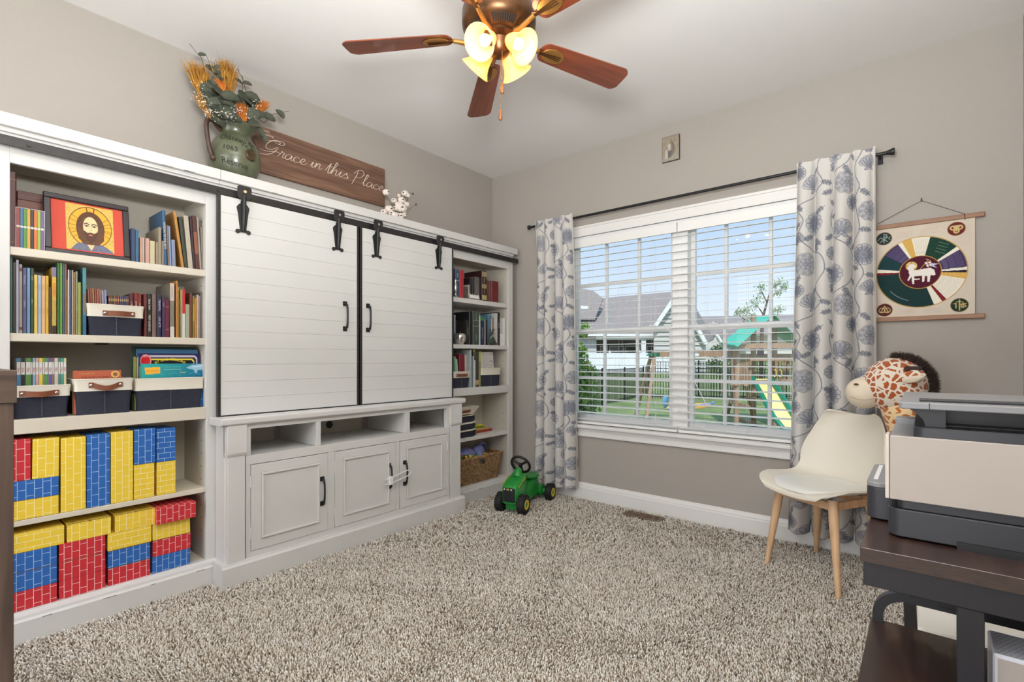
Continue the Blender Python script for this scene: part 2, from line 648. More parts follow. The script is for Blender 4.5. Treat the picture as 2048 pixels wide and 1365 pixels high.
# ---- carpet pile: twisted tufts, colour varies tuft by tuft
def carpet():
    pts = []
    r = np.random.RandomState(3)
    def zone(x0, x1, y0, y1, s):
        nx, ny = int((x1 - x0) / s), int((y1 - y0) / s)
        gx, gy = np.meshgrid(np.arange(nx) * s + x0, np.arange(ny) * s + y0)
        p = np.stack([gx.ravel(), gy.ravel()], 1) + r.uniform(-0.5, 0.5, (nx * ny, 2)) * s
        return p
    P = zone(0.30, 3.38, 0.05, 3.385, 0.0080)
    d = P - np.array([CAM_P.x, CAM_P.y])
    dep = d @ np.array([_F.x, _F.y])
    lat = d @ np.array([_R.x, _R.y])
    ok = (dep > 0.9) & (np.abs(lat) < dep * 1.08 + 0.1) & (dep * 1.0 > 1.45)
    ok &= ~((P[:, 0] < 0.455) & (P[:, 1] > 0.96) & (P[:, 1] < 2.58))
    ok &= ~((P[:, 0] < 0.335))
    far = dep > 2.9
    ok &= ~(far & (r.rand(len(P)) < 0.45))
    P, dep = P[ok], dep[ok]
    n = len(P)
    sc = np.where(dep > 2.9, 1.3, 1.0)
    ang = r.normal(0, 1.1, n) + 2.6 * (np.sin(P[:, 0] * 3.1 + 1.7 * np.sin(P[:, 1] * 2.3)) + np.cos(P[:, 1] * 3.7 + 1.3 * np.sin(P[:, 0] * 4.1)))
    lean = r.uniform(0.2, 1.0, n) * 0.0075 * sc
    dx, dy = np.cos(ang) * lean, np.sin(ang) * lean
    h = r.uniform(0.010, 0.016, n)
    rad = r.uniform(0.0025, 0.0037, n) * sc
    rot = r.uniform(0, 2 * PI, n)
    vs = np.zeros((n, 7, 3), np.float32)
    for k in range(3):
        a = rot + k * 2 * PI / 3
        vs[:, k, 0] = P[:, 0] + np.cos(a) * rad * 0.8
        vs[:, k, 1] = P[:, 1] + np.sin(a) * rad * 0.8
        vs[:, k, 2] = 0
        a2 = a + 0.7
        vs[:, 3 + k, 0] = P[:, 0] + dx * 0.6 + np.cos(a2) * rad * 1.05
        vs[:, 3 + k, 1] = P[:, 1] + dy * 0.6 + np.sin(a2) * rad * 1.05
        vs[:, 3 + k, 2] = h * 0.72
    vs[:, 6, 0] = P[:, 0] + dx * 1.3
    vs[:, 6, 1] = P[:, 1] + dy * 1.3
    vs[:, 6, 2] = h
    base = (np.arange(n) * 7)[:, None]
    quads = []
    tris = []
    for k in range(3):
        k2 = (k + 1) % 3
        quads.append(np.concatenate([base + k, base + k2, base + 3 + k2, base + 3 + k], 1))
        tris.append(np.concatenate([base + 3 + k, base + 3 + k2, base + 6], 1))
    Q = np.concatenate(quads); T = np.concatenate(tris)
    me = bpy.data.meshes.new('carpet_pile')
    me.vertices.add(n * 7)
    me.vertices.foreach_set('co', vs.ravel())
    loops = np.concatenate([Q.ravel(), T.ravel()]).astype(np.int32)
    me.loops.add(len(loops))
    me.loops.foreach_set('vertex_index', loops)
    me.polygons.add(len(Q) + len(T))
    me.polygons.foreach_set('loop_start', np.concatenate([np.arange(len(Q)) * 4, len(Q) * 4 + np.arange(len(T)) * 3]).astype(np.int32))
    me.polygons.foreach_set('loop_total', np.concatenate([np.full(len(Q), 4), np.full(len(T), 3)]).astype(np.int32))
    me.polygons.foreach_set('use_smooth', np.ones(len(Q) + len(T), bool))
    pal = np.array([srgb(c) for c in ((233, 227, 217), (222, 213, 201), (244, 240, 233), (202, 190, 176), (170, 155, 139), (124, 108, 93))])
    pr = np.array([0.27, 0.26, 0.20, 0.13, 0.09, 0.05])
    c = pal[r.choice(6, n, p=pr)] * r.uniform(0.9, 1.1, (n, 1))
    col = np.ones((n, 7, 4), np.float32)
    col[:, :, :3] = c[:, None, :]
    at_ = me.color_attributes.new('print', 'FLOAT_COLOR', 'POINT')
    at_.data.foreach_set('color', col.ravel())
    me.materials.append(vcol_mat('carpet_yarn', 0.95))
    me.update(calc_edges=True)
    o = bpy.data.objects.new('carpet_pile', me)
    COL.objects.link(o)
    o.parent = floor
    tag(o, label='beige and brown flecked frieze carpet pile', kind='stuff')
carpet()

# ------------------------------------------------------------------ window
M_VINYL = mat('window_vinyl', (236, 237, 238), 0.35)
M_GLASS = bpy.data.materials.new('window_glass')
M_GLASS.use_nodes = True
_nt = M_GLASS.node_tree
_nt.nodes.clear()
_o = _n(_nt, 'ShaderNodeOutputMaterial'); _m = _n(_nt, 'ShaderNodeMixShader'); _t = _n(_nt, 'ShaderNodeBsdfTransparent'); _g = _n(_nt, 'ShaderNodeBsdfGlossy')
_g.inputs['Roughness'].default_value = 0.02
_fr = _n(_nt, 'ShaderNodeFresnel'); _fr.inputs[0].default_value = 1.25
_nt.links.new(_fr.outputs[0], _m.inputs[0]); _nt.links.new(_t.outputs[0], _m.inputs[1]); _nt.links.new(_g.outputs[0], _m.inputs[2]); _nt.links.new(_m.outputs[0], _o.inputs[0])
_t.inputs[0].default_value = (0.97, 0.98, 0.98, 1)

win = thing('window_1', kind='structure', label='double window of two white grilled sash units behind blinds')
mb = MB()   # jamb liner
mb.box(WX0, YB, WZ0, WX0 + 0.02, YB + 0.15, WZ1).box(WX1 - 0.02, YB, WZ0, WX1, YB + 0.15, WZ1)
mb.box(WX0 + 0.02, YB, WZ1 - 0.02, WX1 - 0.02, YB + 0.15, WZ1).box(WX0 + 0.02, YB + 0.05, WZ0, WX1 - 0.02, YB + 0.15, WZ0 + 0.035)
mb.build('window_jamb', M_VINYL, win)
MXc = 1.71
MB().box(MXc - 0.055, YB + 0.045, WZ0 + 0.035, MXc + 0.055, YB + 0.15, WZ1 - 0.02).build('mullion', M_VINYL, win, bevel=0.003)
# casing around the opening
M_CASE = M_TRIM
def casing(name, pts, off):
    MB().prism(pts, off).build(name, M_CASE, win, bevel=0.002)
cz = WZ1 + 0.082
mb = MB()
mb.box(WX0 - 0.08, YB - 0.014, WZ1, WX1 + 0.08, YB, cz - 0.015).box(WX0 - 0.085, YB - 0.022, cz - 0.018, WX1 + 0.085, YB, cz)
mb.box(WX0 - 0.08, YB - 0.018, WZ1, WX1 + 0.08, YB, WZ1 + 0.012)
mb.build('head_casing', M_CASE, win, bevel=0.002)
for s, xa in ((0, WX0 - 0.08), (1, WX1)):
    mb = MB(); mb.box(xa, YB - 0.014, WZ0 - 0.03, xa + 0.08, YB, WZ1).box(xa if s == 0 else xa + 0.068, YB - 0.022, WZ0, (xa + 0.012) if s == 0 else xa + 0.08, YB, WZ1)
    mb.build('side_casing', M_CASE, win, bevel=0.002)
MB().box(WX0 - 0.10, YB - 0.05, WZ0 - 0.022, WX1 + 0.10, YB + 0.06, WZ0 + 0.002).build('stool', M_CASE, win, bevel=0.006, seg=2)
mb = MB()
mb.box(WX0 - 0.08, YB - 0.016, WZ0 - 0.085, WX1 + 0.08, YB, WZ0 - 0.022).box(WX0 - 0.082, YB - 0.022, WZ0 - 0.045, WX1 + 0.082, YB, WZ0 - 0.022)
mb.box(WX0 - 0.082, YB - 0.020, WZ0 - 0.088, WX1 + 0.082, YB, WZ0 - 0.074)
mb.build('apron', M_CASE, win, bevel=0.002)

ZR = 1.318   # meeting rail
def sash_unit(xa, xb, muntx):
    for up in (True, False):
        y = YB + (0.105 if up else 0.072)
        z0, z1 = (ZR - 0.005, WZ1 - 0.02) if up else (WZ0 + 0.035, ZR + 0.018)
        fw = 0.032
        nm = 'upper_sash' if up else 'lower_sash'
        mb = MB()
        mb.box(xa, y, z0, xa + fw, y + 0.03, z1).box(xb - fw, y, z0, xb, y + 0.03, z1)
        mb.box(xa + fw, y, z1 - (fw if up else 0.036), xb - fw, y + 0.03, z1).box(xa + fw, y, z0, xb - fw, y + 0.03, z0 + (0.03 if up else 0.042))
        s = mb.build(nm, M_VINYL, win, bevel=0.002)
        g0, g1 = z0 + 0.03, z1 - 0.03
        for mx in muntx:
            MB().box(mx - 0.011, y + 0.004, g0, mx + 0.011, y + 0.026, g1).build('muntin', M_VINYL, s, bevel=0.003)
        zm = 1.690 if up else 0.952
        MB().box(xa + fw, y + 0.006, zm - 0.012, xb - fw, y + 0.024, zm + 0.012).build('muntin', M_VINYL, s, bevel=0.003)
        MB().box(xa + fw - 0.004, y + 0.012, g0, xb - fw + 0.004, y + 0.017, g1).build('pane', M_GLASS, s)
        if not up:
            for lx in ((xa * 0.8 + xb * 0.2), (xa * 0.2 + xb * 0.8)):
                MB().box(lx - 0.035, y - 0.012, z1, lx + 0.035, y + 0.018, z1 + 0.008).cyl((lx, y, z1 + 0.008), (lx, y, z1 + 0.02), 0.014).build('sash_lock', M_VINYL, s, bevel=0.002)
sash_unit(WX0 + 0.02, MXc - 0.055, (1.100, 1.374))
sash_unit(MXc + 0.055, WX1 - 0.02, (2.000, 2.272))

# ------------------------------------------------------------------ blinds
M_SLAT = mat('blind_slat', (238, 238, 236), 0.4)
M_CORD = mat('blind_cord', (225, 225, 222), 0.7)
def blind(xa, xb, label):
    t = thing('window_blind', label, 'blind', 'pair of white window blinds', loc=((xa + xb) / 2, YB + 0.028, WZ0))
    cx, w, H = 0.0, (xb - xa) / 2, WZ1 - 0.022 - WZ0
    MB().box(-w, -0.026, H - 0.045, w, 0.026, H).box(-w, -0.036, H - 0.062, w, -0.028, H + 0.004).build('head_rail', M_SLAT, t, bevel=0.002)
    n = 26
    z0, z1 = 0.045, H - 0.085
    slat = MB()
    
    slat.prism([(-w, -0.0225, -0.0036), (-w, -0.012, -0.0012), (-w, 0.012, 0.0012), (-w, 0.0225, 0.0012), (-w, 0.0225, 0.0032), (-w, 0.012, 0.0034), (-w, -0.012, 0.0010), (-w, -0.0225, -0.0018)], (2 * w, 0, 0))
    s0 = slat.build('slat', M_SLAT, t)
    s0.location = (0, 0, z0)
    for i in range(1, n):
        c = s0.copy(); COL.objects.link(c); c.parent = t
        c.location = (0, 0, z0 + (z1 - z0) * i / (n - 1))
    MB().box(-w, -0.025, 0.008, w, 0.025, 0.026).build('bottom_rail', M_SLAT, t, bevel=0.003)
    for fx in (-0.58, 0.0, 0.58):
        mb = MB()
        for yy in (-0.0262, 0.0262):
            mb.cyl((fx * w, yy, 0.02), (fx * w, yy, H - 0.05), 0.0007, n=4)
        mb.build('ladder_cord', M_CORD, t)
    MB().tube([(w * 0.66, -0.032, H - 0.06), (w * 0.66, -0.034, 0.22), (w * 0.66, -0.034, 0.12)], [0.0014, 0.0014, 0.0014], 5).cyl((w * 0.66, -0.034, 0.12), (w * 0.66, -0.034, 0.085), 0.003, 0.005, 8).build('pull_cord', M_CORD, t)
    return t
blind(WX0 + 0.022, MXc - 0.003, 'white slatted blind over the half of the window nearer the bookcase')
blind(MXc + 0.003, WX1 - 0.022, 'white slatted blind over the half of the window nearer the wall banner')
# ------------------------------------------------------------------ outside
GZ = -0.9
M_LAWN = mat('lawn_grass', (142, 156, 100), 0.95, col2=(100, 120, 66), vscale=0.9, detail=8)
_nt = M_LAWN.node_tree
lawn = MB().box(-60, YB + 0.6, GZ - 0.3, 45, 80, GZ).build('ground', M_LAWN, kind='structure')
M_DIRT = mat('bare_dirt', (150, 126, 100), 1.0, col2=(120, 112, 72), vscale=3)
p = at(1405, 849, 15.0); p2 = at(1355, 838, 15.4)
mb = MB(); mb.poly([(p.x + 0.75 * math.cos(a) * (1 + 0.2 * math.sin(3 * a)), p.y + 0.4 * math.sin(a), GZ + 0.006) for a in [i * PI / 9 for i in range(18)]])
mb.build('bare_patch', M_DIRT, lawn)

# the lawn climbs gently toward the neighbouring gardens
def bank(u, d):
    q = CAM_P + _F * d + _R * u
    return Vector((q.x, q.y, GZ + max(0.0, d - 23.0) * 0.0453))
mb = MB()
_b = [bank(-45, 23), bank(45, 23), bank(45, 75), bank(-45, 75)]
mb.hexa([(p.x, p.y, GZ - 0.2) for p in _b], [tuple(p) for p in _b])
mb.build('lawn_slope', M_LAWN, lawn)

def gpt(x, y):
    """point of the lawn seen at a pixel"""
    return at(x, y, (CAM_P.z - GZ) * FOCAL_PX / (y - HY))

M_FENCE = mat('black_aluminium', (30, 32, 34), 0.5)
def iron_fence(name, a, b, h, label, step=0.13, posts=2.3):
    a, b = Vector(a), Vector(b)
    L = (b - a).length
    t = thing(name, label, 'fence', 'black metal fences in the yard', loc=a)
    d = (b - a) / L
    yaw = math.atan2(d.y, d.x)
    t.rotation_euler = (0, 0, yaw)
    mb = MB()
    k = int(L / step)
    for i in range(k):
        x = (i + 0.5) * step
        mb.box(x - 0.012, -0.012, 0.05, x + 0.012, 0.012, h - 0.01)
    mb.build('pickets', M_FENCE, t, kind='stuff')
    for z in (h - 0.02, h - 0.19, 0.14):
        MB().box(0, -0.016, z, L, 0.016, z + 0.03).build('rail', M_FENCE, t)
    j = max(1, round(L / posts))
    for i in range(j + 1):
        x = L * i / j
        MB().box(x - 0.03, -0.03, 0, x + 0.03, 0.03, h + 0.05).lathe([(0.045, h + 0.05), (0.02, h + 0.075), (0, h + 0.08)], (x, 0, 0), 8).build('post', M_FENCE, t)
A0 = gpt(1150, 822); A1 = gpt(1287, 796)
A1b = A1 + (gpt(1640, 805) - A1).normalized() * 0.12
iron_fence('metal_fence', A0, A1, 1.52, 'black picket fence running back past the bush to the corner by the swing')
iron_fence('metal_fence', A1b, gpt(1900, 812), 1.50, 'black picket fence across the lawn directly behind the play set')
B0 = at(1297, 800, 24.3); B0.z = GZ; B1 = at(1900, 800, 24.3); B1.z = GZ
iron_fence('metal_fence', B0, B1, 1.83, 'taller black picket fence farther back before the neighbouring houses')

M_VFENCE = mat('white_vinyl_fence', (236, 238, 244), 0.5)
F0 = bank((1100 - CX) / FOCAL_PX * 40, 40); F1 = bank((1338 - CX) / FOCAL_PX * 40.5, 40.5)
Lf = (F1 - F0).length
vf = thing('vinyl_fence', 'white solid privacy fence before the neighbouring house patio', 'fence', loc=F0, rz=math.atan2((F1 - F0).y, (F1 - F0).x))
for i in range(5):
    x = Lf * i / 4
    MB().box(x - 0.06, -0.06, 0, x + 0.06, 0.06, 1.70).lathe([(0.12, 1.70), (0.12, 1.76), (0.0, 1.90)], (x, 0, 0), 4).build('post', M_VFENCE, vf)
    if i < 4:
        for k in range(6):
            xa = x + 0.06 + (Lf / 4 - 0.12) * k / 6
            xb = x + 0.06 + (Lf / 4 - 0.12) * (k + 1) / 6
            MB().box(xa + 0.004, -0.02, 0.08, xb - 0.004, 0.02, 1.58).build('panel', M_VFENCE, vf)
        MB().box(x, -0.03, 1.57, x + Lf / 4, 0.03, 1.66).build('rail', M_VFENCE, vf)

# neighbouring houses: built parallel to each other, u to their right, w away from us
M_SHING = mat('roof_shingle', (164, 155, 151), 0.95, col2=(134, 125, 121), vscale=9, detail=6, stretch=(1, 1, 2.5))
M_SIDING = mat('grey_siding', (196, 194, 190), 0.7)
M_WTRIM = mat('white_house_trim', (240, 240, 240), 0.6)
M_DARKGL = mat('dark_window_glass', (92, 98, 98), 0.15, col2=(60, 60, 58), vscale=2)
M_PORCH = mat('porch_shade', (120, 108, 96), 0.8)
def hp(px, py, d):
    return at(px, py, d * 1.52)
def house(nm, label):
    return thing(nm, label, 'house')
def clap(mb_par, pts, d, n, parent):
    """lap siding: courses as proud boards over a wall polygon (px rectangle) at distance d"""
    (xa, ya), (xb, yb) = pts
    for i in range(n):
        y0 = ya + (yb - ya) * i / n
        y1 = ya + (yb - ya) * (i + 1) / n
        q = [hp(xa, y1, d), hp(xb, y1, d), hp(xb, y0, d + 0.02), hp(xa, y0, d + 0.02)]
        MB().prism(q, _F * 0.05).build('siding_board', M_SIDING, parent)
HA = house('neighbor_house', 'grey sided house with long shingled roof and covered patio, beyond white fence')
mb = MB()
mb.prism([hp(1100, 672, 28), hp(1330, 670, 28), hp(1348, 587, 33), hp(1206, 600, 33), hp(1188, 596, 33), hp(1100, 610, 33)], (0, 0, 0.18))
mb.prism([hp(1110, 640, 29.6), hp(1190, 640, 29.6), hp(1206, 600, 31), hp(1185, 584, 31.5), hp(1150, 579, 31.5), hp(1100, 572, 31.5)], (0, 0, 0.15))
mb.build('roof', M_SHING, HA)
MB().prism([hp(1100, 618, 28.6), hp(1176, 618, 28.6), hp(1177, 613, 28.6), hp(1100, 608, 28.6)], _F * 0.4).build('eave_fascia', M_WTRIM, HA)
MB().prism([hp(1100, 673, 27.8), hp(1330, 673, 27.8), hp(1330, 668, 27.8), hp(1100, 668, 27.8)], _F * 0.2).build('gutter', M_WTRIM, HA)
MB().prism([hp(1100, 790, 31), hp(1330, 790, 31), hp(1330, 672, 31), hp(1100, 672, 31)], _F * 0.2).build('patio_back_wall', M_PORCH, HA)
clap(None, ((1100, 674), (1193, 740)), 28.3, 14, HA)
MB().prism([hp(1193, 680, 28.1), hp(1330, 680, 28.1), hp(1330, 672, 28.1), hp(1193, 672, 28.1)], _F * 0.25).build('patio_beam', M_WTRIM, HA)
MB().prism([hp(1283, 760, 28.0), hp(1292, 760, 28.0), hp(1292, 676, 28.0), hp(1283, 676, 28.0)], _F * 0.3).build('patio_post', M_WTRIM, HA)
for (xa, xb, c) in ((1200, 1216, 0), (1219, 1248, 1), (1250, 1280, 1), (1294, 1312, 1)):
    f = MB().prism([hp(xa, 760, 30.8), hp(xb, 760, 30.8), hp(xb, 692, 30.8), hp(xa, 692, 30.8)], _F * 0.08).build('patio_window', M_WTRIM, HA)
    MB().prism([hp(xa + 1.5, 758, 30.75), hp(xb - 1.5, 758, 30.75), hp(xb - 1.5, 694, 30.75), hp(xa + 1.5, 694, 30.75)], _F * 0.04).build('pane', M_DARKGL, f)
# gable end facing the yard
MB().prism([hp(1308, 790, 27), hp(1412, 790, 27), hp(1412, 684, 27), hp(1357, 585, 27), hp(1308, 652, 27)], _F * 0.2).build('gable_wall', M_SIDING, HA)
for i in range(22):
    ya = 790 - i * 9.0
    yb = ya - 9.0
    def xl(y): return 1308 if y > 652 else 1308 + (652 - y) * 49 / 67
    def xr(y): return 1412 if y > 684 else 1412 - (684 - y) * 55 / 99
    if yb < 592: break
    MB().prism([hp(xl(ya), ya, 26.9), hp(xr(ya), ya, 26.9), hp(xr(yb), yb, 26.97), hp(xl(yb), yb, 26.97)], _F * 0.03).build('siding_board', M_SIDING, HA)
MB().prism([hp(1303, 660, 26.6), hp(1308, 663, 26.6), hp(1360, 588, 26.6), hp(1357, 580, 26.6)], _F * 0.35).build('rake_board', M_WTRIM, HA)
MB().prism([hp(1357, 580, 26.6), hp(1354, 588, 26.6), hp(1410, 690, 26.6), hp(1416, 686, 26.6)], _F * 0.35).build('rake_board', M_WTRIM, HA)
MB().prism([hp(1357, 580, 26.6), hp(1416, 686, 26.6), hp(1428, 680, 33), hp(1372, 584, 33)], (0, 0, 0.12)).build('roof_slope', M_SHING, HA)

HB = house('neighbor_house', 'pale farther house with low shingled roof behind the play set')
MB().prism([hp(1385, 675, 42), hp(1650, 668, 42), hp(1650, 632, 48), hp(1388, 637, 48)], (0, 0, 0.25)).build('roof', M_SHING, HB)
MB().prism([hp(1395, 760, 43), hp(1650, 760, 43), hp(1650, 668, 43), hp(1395, 674, 43)], _F * 0.3).build('house_wall', mat('pale_siding', (214, 211, 206), 0.8), HB)
MB().prism([hp(1412, 740, 38), hp(1452, 740, 38), hp(1452, 700, 38), hp(1436, 672, 38), hp(1412, 690, 38)], _F * 0.3).build('gable_wall', mat('pale_siding', (214, 211, 206), 0.8), HB)
MB().prism([hp(1436, 668, 37.8), hp(1434, 672, 37.8), hp(1452, 703, 37.8), hp(1456, 700, 37.8)], _F * 0.5).build('rake_board', M_WTRIM, HB)
MB().prism([hp(1436, 668, 37.8), hp(1456, 700, 37.8), hp(1500, 700, 42), hp(1480, 660, 44)], (0, 0, 0.1)).build('roof_slope', M_SHING, HB)

# trees and bushes
M_BARK = mat('bark', (92, 78, 66), 0.95)
def leaf_cloud(name, centers, n, size, m, parent, seed=1, squash=1.0):
    r = np.random.RandomState(seed)
    mb = MB()
    for i in range(n):
        c, rad = centers[r.randint(len(centers))]
        v = r.normal(size=3); v /= np.linalg.norm(v) + 1e-6
        q = Vector(c) + Vector(v) * rad * (r.rand() ** 0.5)
        q.z = c[2] + (q.z - c[2]) * squash
        a = Vector(r.normal(size=3)).normalized(); b = a.orthogonal().normalized()
        s = size * r.uniform(0.6, 1.2)
        mb._add([tuple(q - a * s), tuple(q + b * s * 0.5), tuple(q + a * s), tuple(q - b * s * 0.5)], [(0, 1, 2, 3)])
    return mb.build(name, m, parent, kind='stuff')
M_LEAF1 = mat('bush_leaf', (132, 166, 74), 0.6, col2=(76, 118, 54), vscale=6)
M_LEAF2 = mat('tree_leaf', (128, 150, 92), 0.7)
M_LEAF3 = mat('dark_leaf', (60, 92, 50), 0.7)
bp = at(1165, 800, 5.6)
bush = thing('bush', 'leafy green bush growing just outside the window', 'bush', loc=(bp.x, bp.y, GZ))
cen = []
for i, (px, py, d, r_) in enumerate([(1157, 700, 5.6, .09), (1160, 722, 5.6, .11), (1163, 745, 5.6, .15), (1167, 765, 5.6, .17), (1170, 785, 5.6, .20), (1170, 805, 5.6, .2), (1172, 825, 5.6, .2), (1166, 860, 5.6, .24), (1140, 760, 5.7, .25), (1135, 800, 5.7, .3), (1130, 850, 5.7, .35), (1170, 655, 5.6, .04), (1166, 668, 5.6, .05), (1185, 745, 5.6, .06)]):
    q = at(px, py, d); cen.append(((q.x - bp.x, q.y - bp.y, q.z - GZ), r_))
leaf_cloud('foliage', cen, 1500, 0.036, M_LEAF1, bush, 5)
mb = MB()
for (c, r_) in cen[:8]:
    mb.tube([(0, 0, 0), (c[0] * 0.5, c[1] * 0.5, c[2] * 0.5), c], [0.012, 0.008, 0.004], 5)
mb.build('stem', M_BARK, bush)

tb = at(1527, 717, 34)
tree = thing('tree', 'thin sparse tree rising beyond the farther roof', 'tree', loc=(tb.x, tb.y, GZ))
def tloc(px, py, d=34):
    q = at(px, py, d); return (q.x - tb.x, q.y - tb.y, q.z - GZ)
mb = MB()
mb.tube([tloc(1522, 760), tloc(1524, 660), tloc(1527, 630), tloc(1534, 605), tloc(1541, 580), tloc(1558, 566)], [.14, .12, .09, .06, .04, .02], 6)
for a, b, c in (((1527, 630), (1515, 612), (1498, 600)), ((1534, 605), (1524, 585), (1520, 568)), ((1525, 640), (1505, 630), (1488, 622)), ((1536, 600), (1550, 588), (1566, 575)), ((1526, 648), (1545, 640), (1560, 628)), ((1530, 655), (1490, 640), (1470, 625))):
    mb.tube([tloc(*a), tloc(*b), tloc(*c)], [.05, .03, .012], 5)
mb.build('trunk', M_BARK, tree)
leaf_cloud('foliage', [(tloc(x, y), r_) for x, y, r_ in ((1485, 622, .5), (1495, 632, .55), (1478, 625, .4), (1505, 612, .5), (1515, 600, .5), (1522, 575, .45), (1560, 568, .5), (1555, 585, .4), (1548, 625, .5), (1560, 620, .4), (1500, 645, .6), (1568, 575, .35))], 700, 0.09, M_LEAF2, tree, 9)
sb = at(1440, 752, 26)
shrub = thing('bush', 'rounded dark shrub beside the play set beam', 'bush', loc=(sb.x, sb.y, GZ))
def sloc(px, py):
    q = at(px, py, 26); return (q.x - sb.x, q.y - sb.y, q.z - GZ)
leaf_cloud('foliage', [(sloc(1440, 735), .5), (sloc(1425, 728), .35), (sloc(1430, 705), .4), (sloc(1440, 700), .35), (sloc(1455, 745), .4)], 900, 0.06, M_LEAF3, shrub, 11)
MB().tube([(0, 0, 0), (0, 0, 1.3)], [.05, .03], 6).build('stem', M_BARK, shrub)

# play set
M_CEDAR = wood('cedar_wood', (150, 120, 98), (180, 150, 124), 'Z', 2.0, 0.8)
M_GREENV = mat('green_canopy_vinyl', (62, 196, 160), 0.5)
M_GREENP = mat('green_play_plastic', (30, 128, 100), 0.4)
M_YELP = mat('pale_yellow_plastic', (238, 226, 150), 0.4)
ps0 = gpt(1480, 850)
play = thing('play_set', 'wooden play set with green canopy, slide and swing beam on lawn', 'play set', loc=(ps0.x, ps0.y, GZ))
O = Vector((ps0.x, ps0.y, GZ))
def beam(nm, a, b, w, m=M_CEDAR, up=None, par=None, h=None):
    a, b = Vector(a) - O, Vector(b) - O
    d = (b - a).normalized()
    s = d.cross(Vector((0, 0, 1)))
    if s.length < 1e-3 or abs(d.z) > 0.9: s = _R.copy()
    s = s.normalized(); u = s.cross(d).normalized()
    h = h or w
    A = [a + s * x * w / 2 + u * y * h / 2 for x, y in ((-1, -1), (1, -1), (1, 1), (-1, 1))]
    B = [b + s * x * w / 2 + u * y * h / 2 for x, y in ((-1, -1), (1, -1), (1, 1), (-1, 1))]
    return MB().hexa([tuple(p) for p in A], [tuple(p) for p in B]).build(nm, m, par or play)
bl, br = at(1305, 709, 16.2), at(1478, 708, 14.6)
beam('swing_beam', bl, br, 0.10, h=0.17)
beam('swing_leg', at(1309, 712, 16.1), gpt(1291, 849), 0.09)
beam('swing_leg', at(1302, 712, 16.3), gpt(1271, 832), 0.09)
beam('leg_brace', at(1299, 792, 15.6), at(1279, 786, 17.2), 0.05)
MB().prism([at(1297, 712, 16.0) - O, at(1321, 714, 16.0) - O, at(1322, 706, 16.0) - O, at(1302, 706, 16.0) - O], _F * 0.3).build('beam_bracket', mat('green_bracket', (28, 104, 74), 0.4), play)
# tower
for px, py, d in ((1507, 630, 14.6), (1549, 640, 14.6), (1472, 690, 13.9), (1590, 690, 14.2)):
    q = at(px, py, d); g = Vector((q.x, q.y, GZ))
    beam('tower_post', q, g, 0.11)
beam('header_board', at(1476, 693, 13.6), at(1600, 691, 13.8), 0.04, h=0.14)
beam('header_board', at(1480, 712, 14.8), at(1600, 712, 14.8), 0.04, h=0.12)
beam('safety_rail', at(1500, 719, 13.7), at(1600, 719, 13.9), 0.04, h=0.09)
for k in range(7):
    x = 1465 + k * 5.9
    beam('slat', at(x, 718, 13.9), at(x, 762, 13.9), 0.065, h=0.02)
for k in range(5):
    x = 1552 + k * 8
    beam('slat', at(x, 722, 14.4), at(x, 762, 14.4), 0.06, h=0.02)
beam('deck_edge', at(1460, 766, 13.8), at(1600, 764, 14.0), 0.05, h=0.14)
beam('tower_leg', at(1470, 768, 13.8), gpt(1455, 830), 0.10)
beam('tower_leg', at(1492, 770, 13.6), gpt(1510, 853), 0.09)
beam('cross_brace', at(1460, 803, 14.2), at(1500, 816, 13.6), 0.05, h=0.10)
beam('ground_sill', gpt(1447, 828) + Vector((0, 0, .05)), gpt(1511, 854) + Vector((0, 0, .05)), 0.09)
ap1, ap2 = at(1548, 630, 13.6), at(1507, 637, 15.9)
f1, f2 = at(1476, 694, 13.4), at(1444, 687, 15.7)
g1, g2 = at(1612, 694, 13.9), at(1575, 687, 16.2)
MB().prism([ap2 - O, ap1 - O, f1 - O, f2 - O], (0, 0, 0.02)).build('canopy_panel', M_GREENV, play)
MB().prism([ap1 - O, ap2 - O, g2 - O, g1 - O], (0, 0, 0.02)).build('canopy_panel', mat('green_canopy_shaded', (34, 158, 118), 0.5), play)  # same canopy vinyl, shade of this slope put into the green
MB().prism([f2 - O, f1 - O, f1 - O - Vector((0, 0, .1)), f2 - O - Vector((0, 0, .1))], -_R * 0.01).build('canopy_valance', M_GREENP, play)
# slide
sl = [(1522, 758, 14.1), (1530, 772, 13.7), (1541, 790, 13.1), (1553, 812, 12.6), (1568, 838, 12.1), (1588, 862, 11.8), (1612, 874, 11.7)]
cl = [at(*p) - O for p in sl]
mb = MB(); W = 0.21
vs = []
for p in cl:
    vs += [tuple(p - _R * W), tuple(p + _R * W), tuple(p + _R * W - Vector((0, 0, .03))), tuple(p - _R * W - Vector((0, 0, .03)))]
fs = []
for i in range(len(cl) - 1):
    a = i * 4
    for k in range(4):
        fs.append((a + k, a + (k + 1) % 4, a + 4 + (k + 1) % 4, a + 4 + k))
mb._add(vs, fs); mb.build('slide_bed', M_YELP, play, smooth=60)
for s in (-1, 1):
    mb = MB()
    mb.tube([p + _R * s * (W + 0.045) + Vector((0, 0, .05)) for p in cl], 0.062, 8)
    mb.build('slide_side', M_GREENP, play, smooth=60)
for px in (1548, 1559):
    mb = MB(); c = at(px, 747, 13.8) - O
    mb.tube([c + Vector((0, 0, -.11)), c + _R * .06 + Vector((0, 0, -.05)), c + _R * .06 + Vector((0, 0, .05)), c + Vector((0, 0, .11))], 0.018, 6)
    mb.build('grab_handle', mat('yellow_play_plastic', (226, 190, 96), 0.4), play)
MB().prism([at(1516, 712, 14.0) - O, at(1528, 712, 14.0) - O, at(1528, 700, 14.0) - O, at(1522, 697, 14.0) - O, at(1516, 700, 14.0) - O], _F * .05).build('lantern', M_FENCE, play)
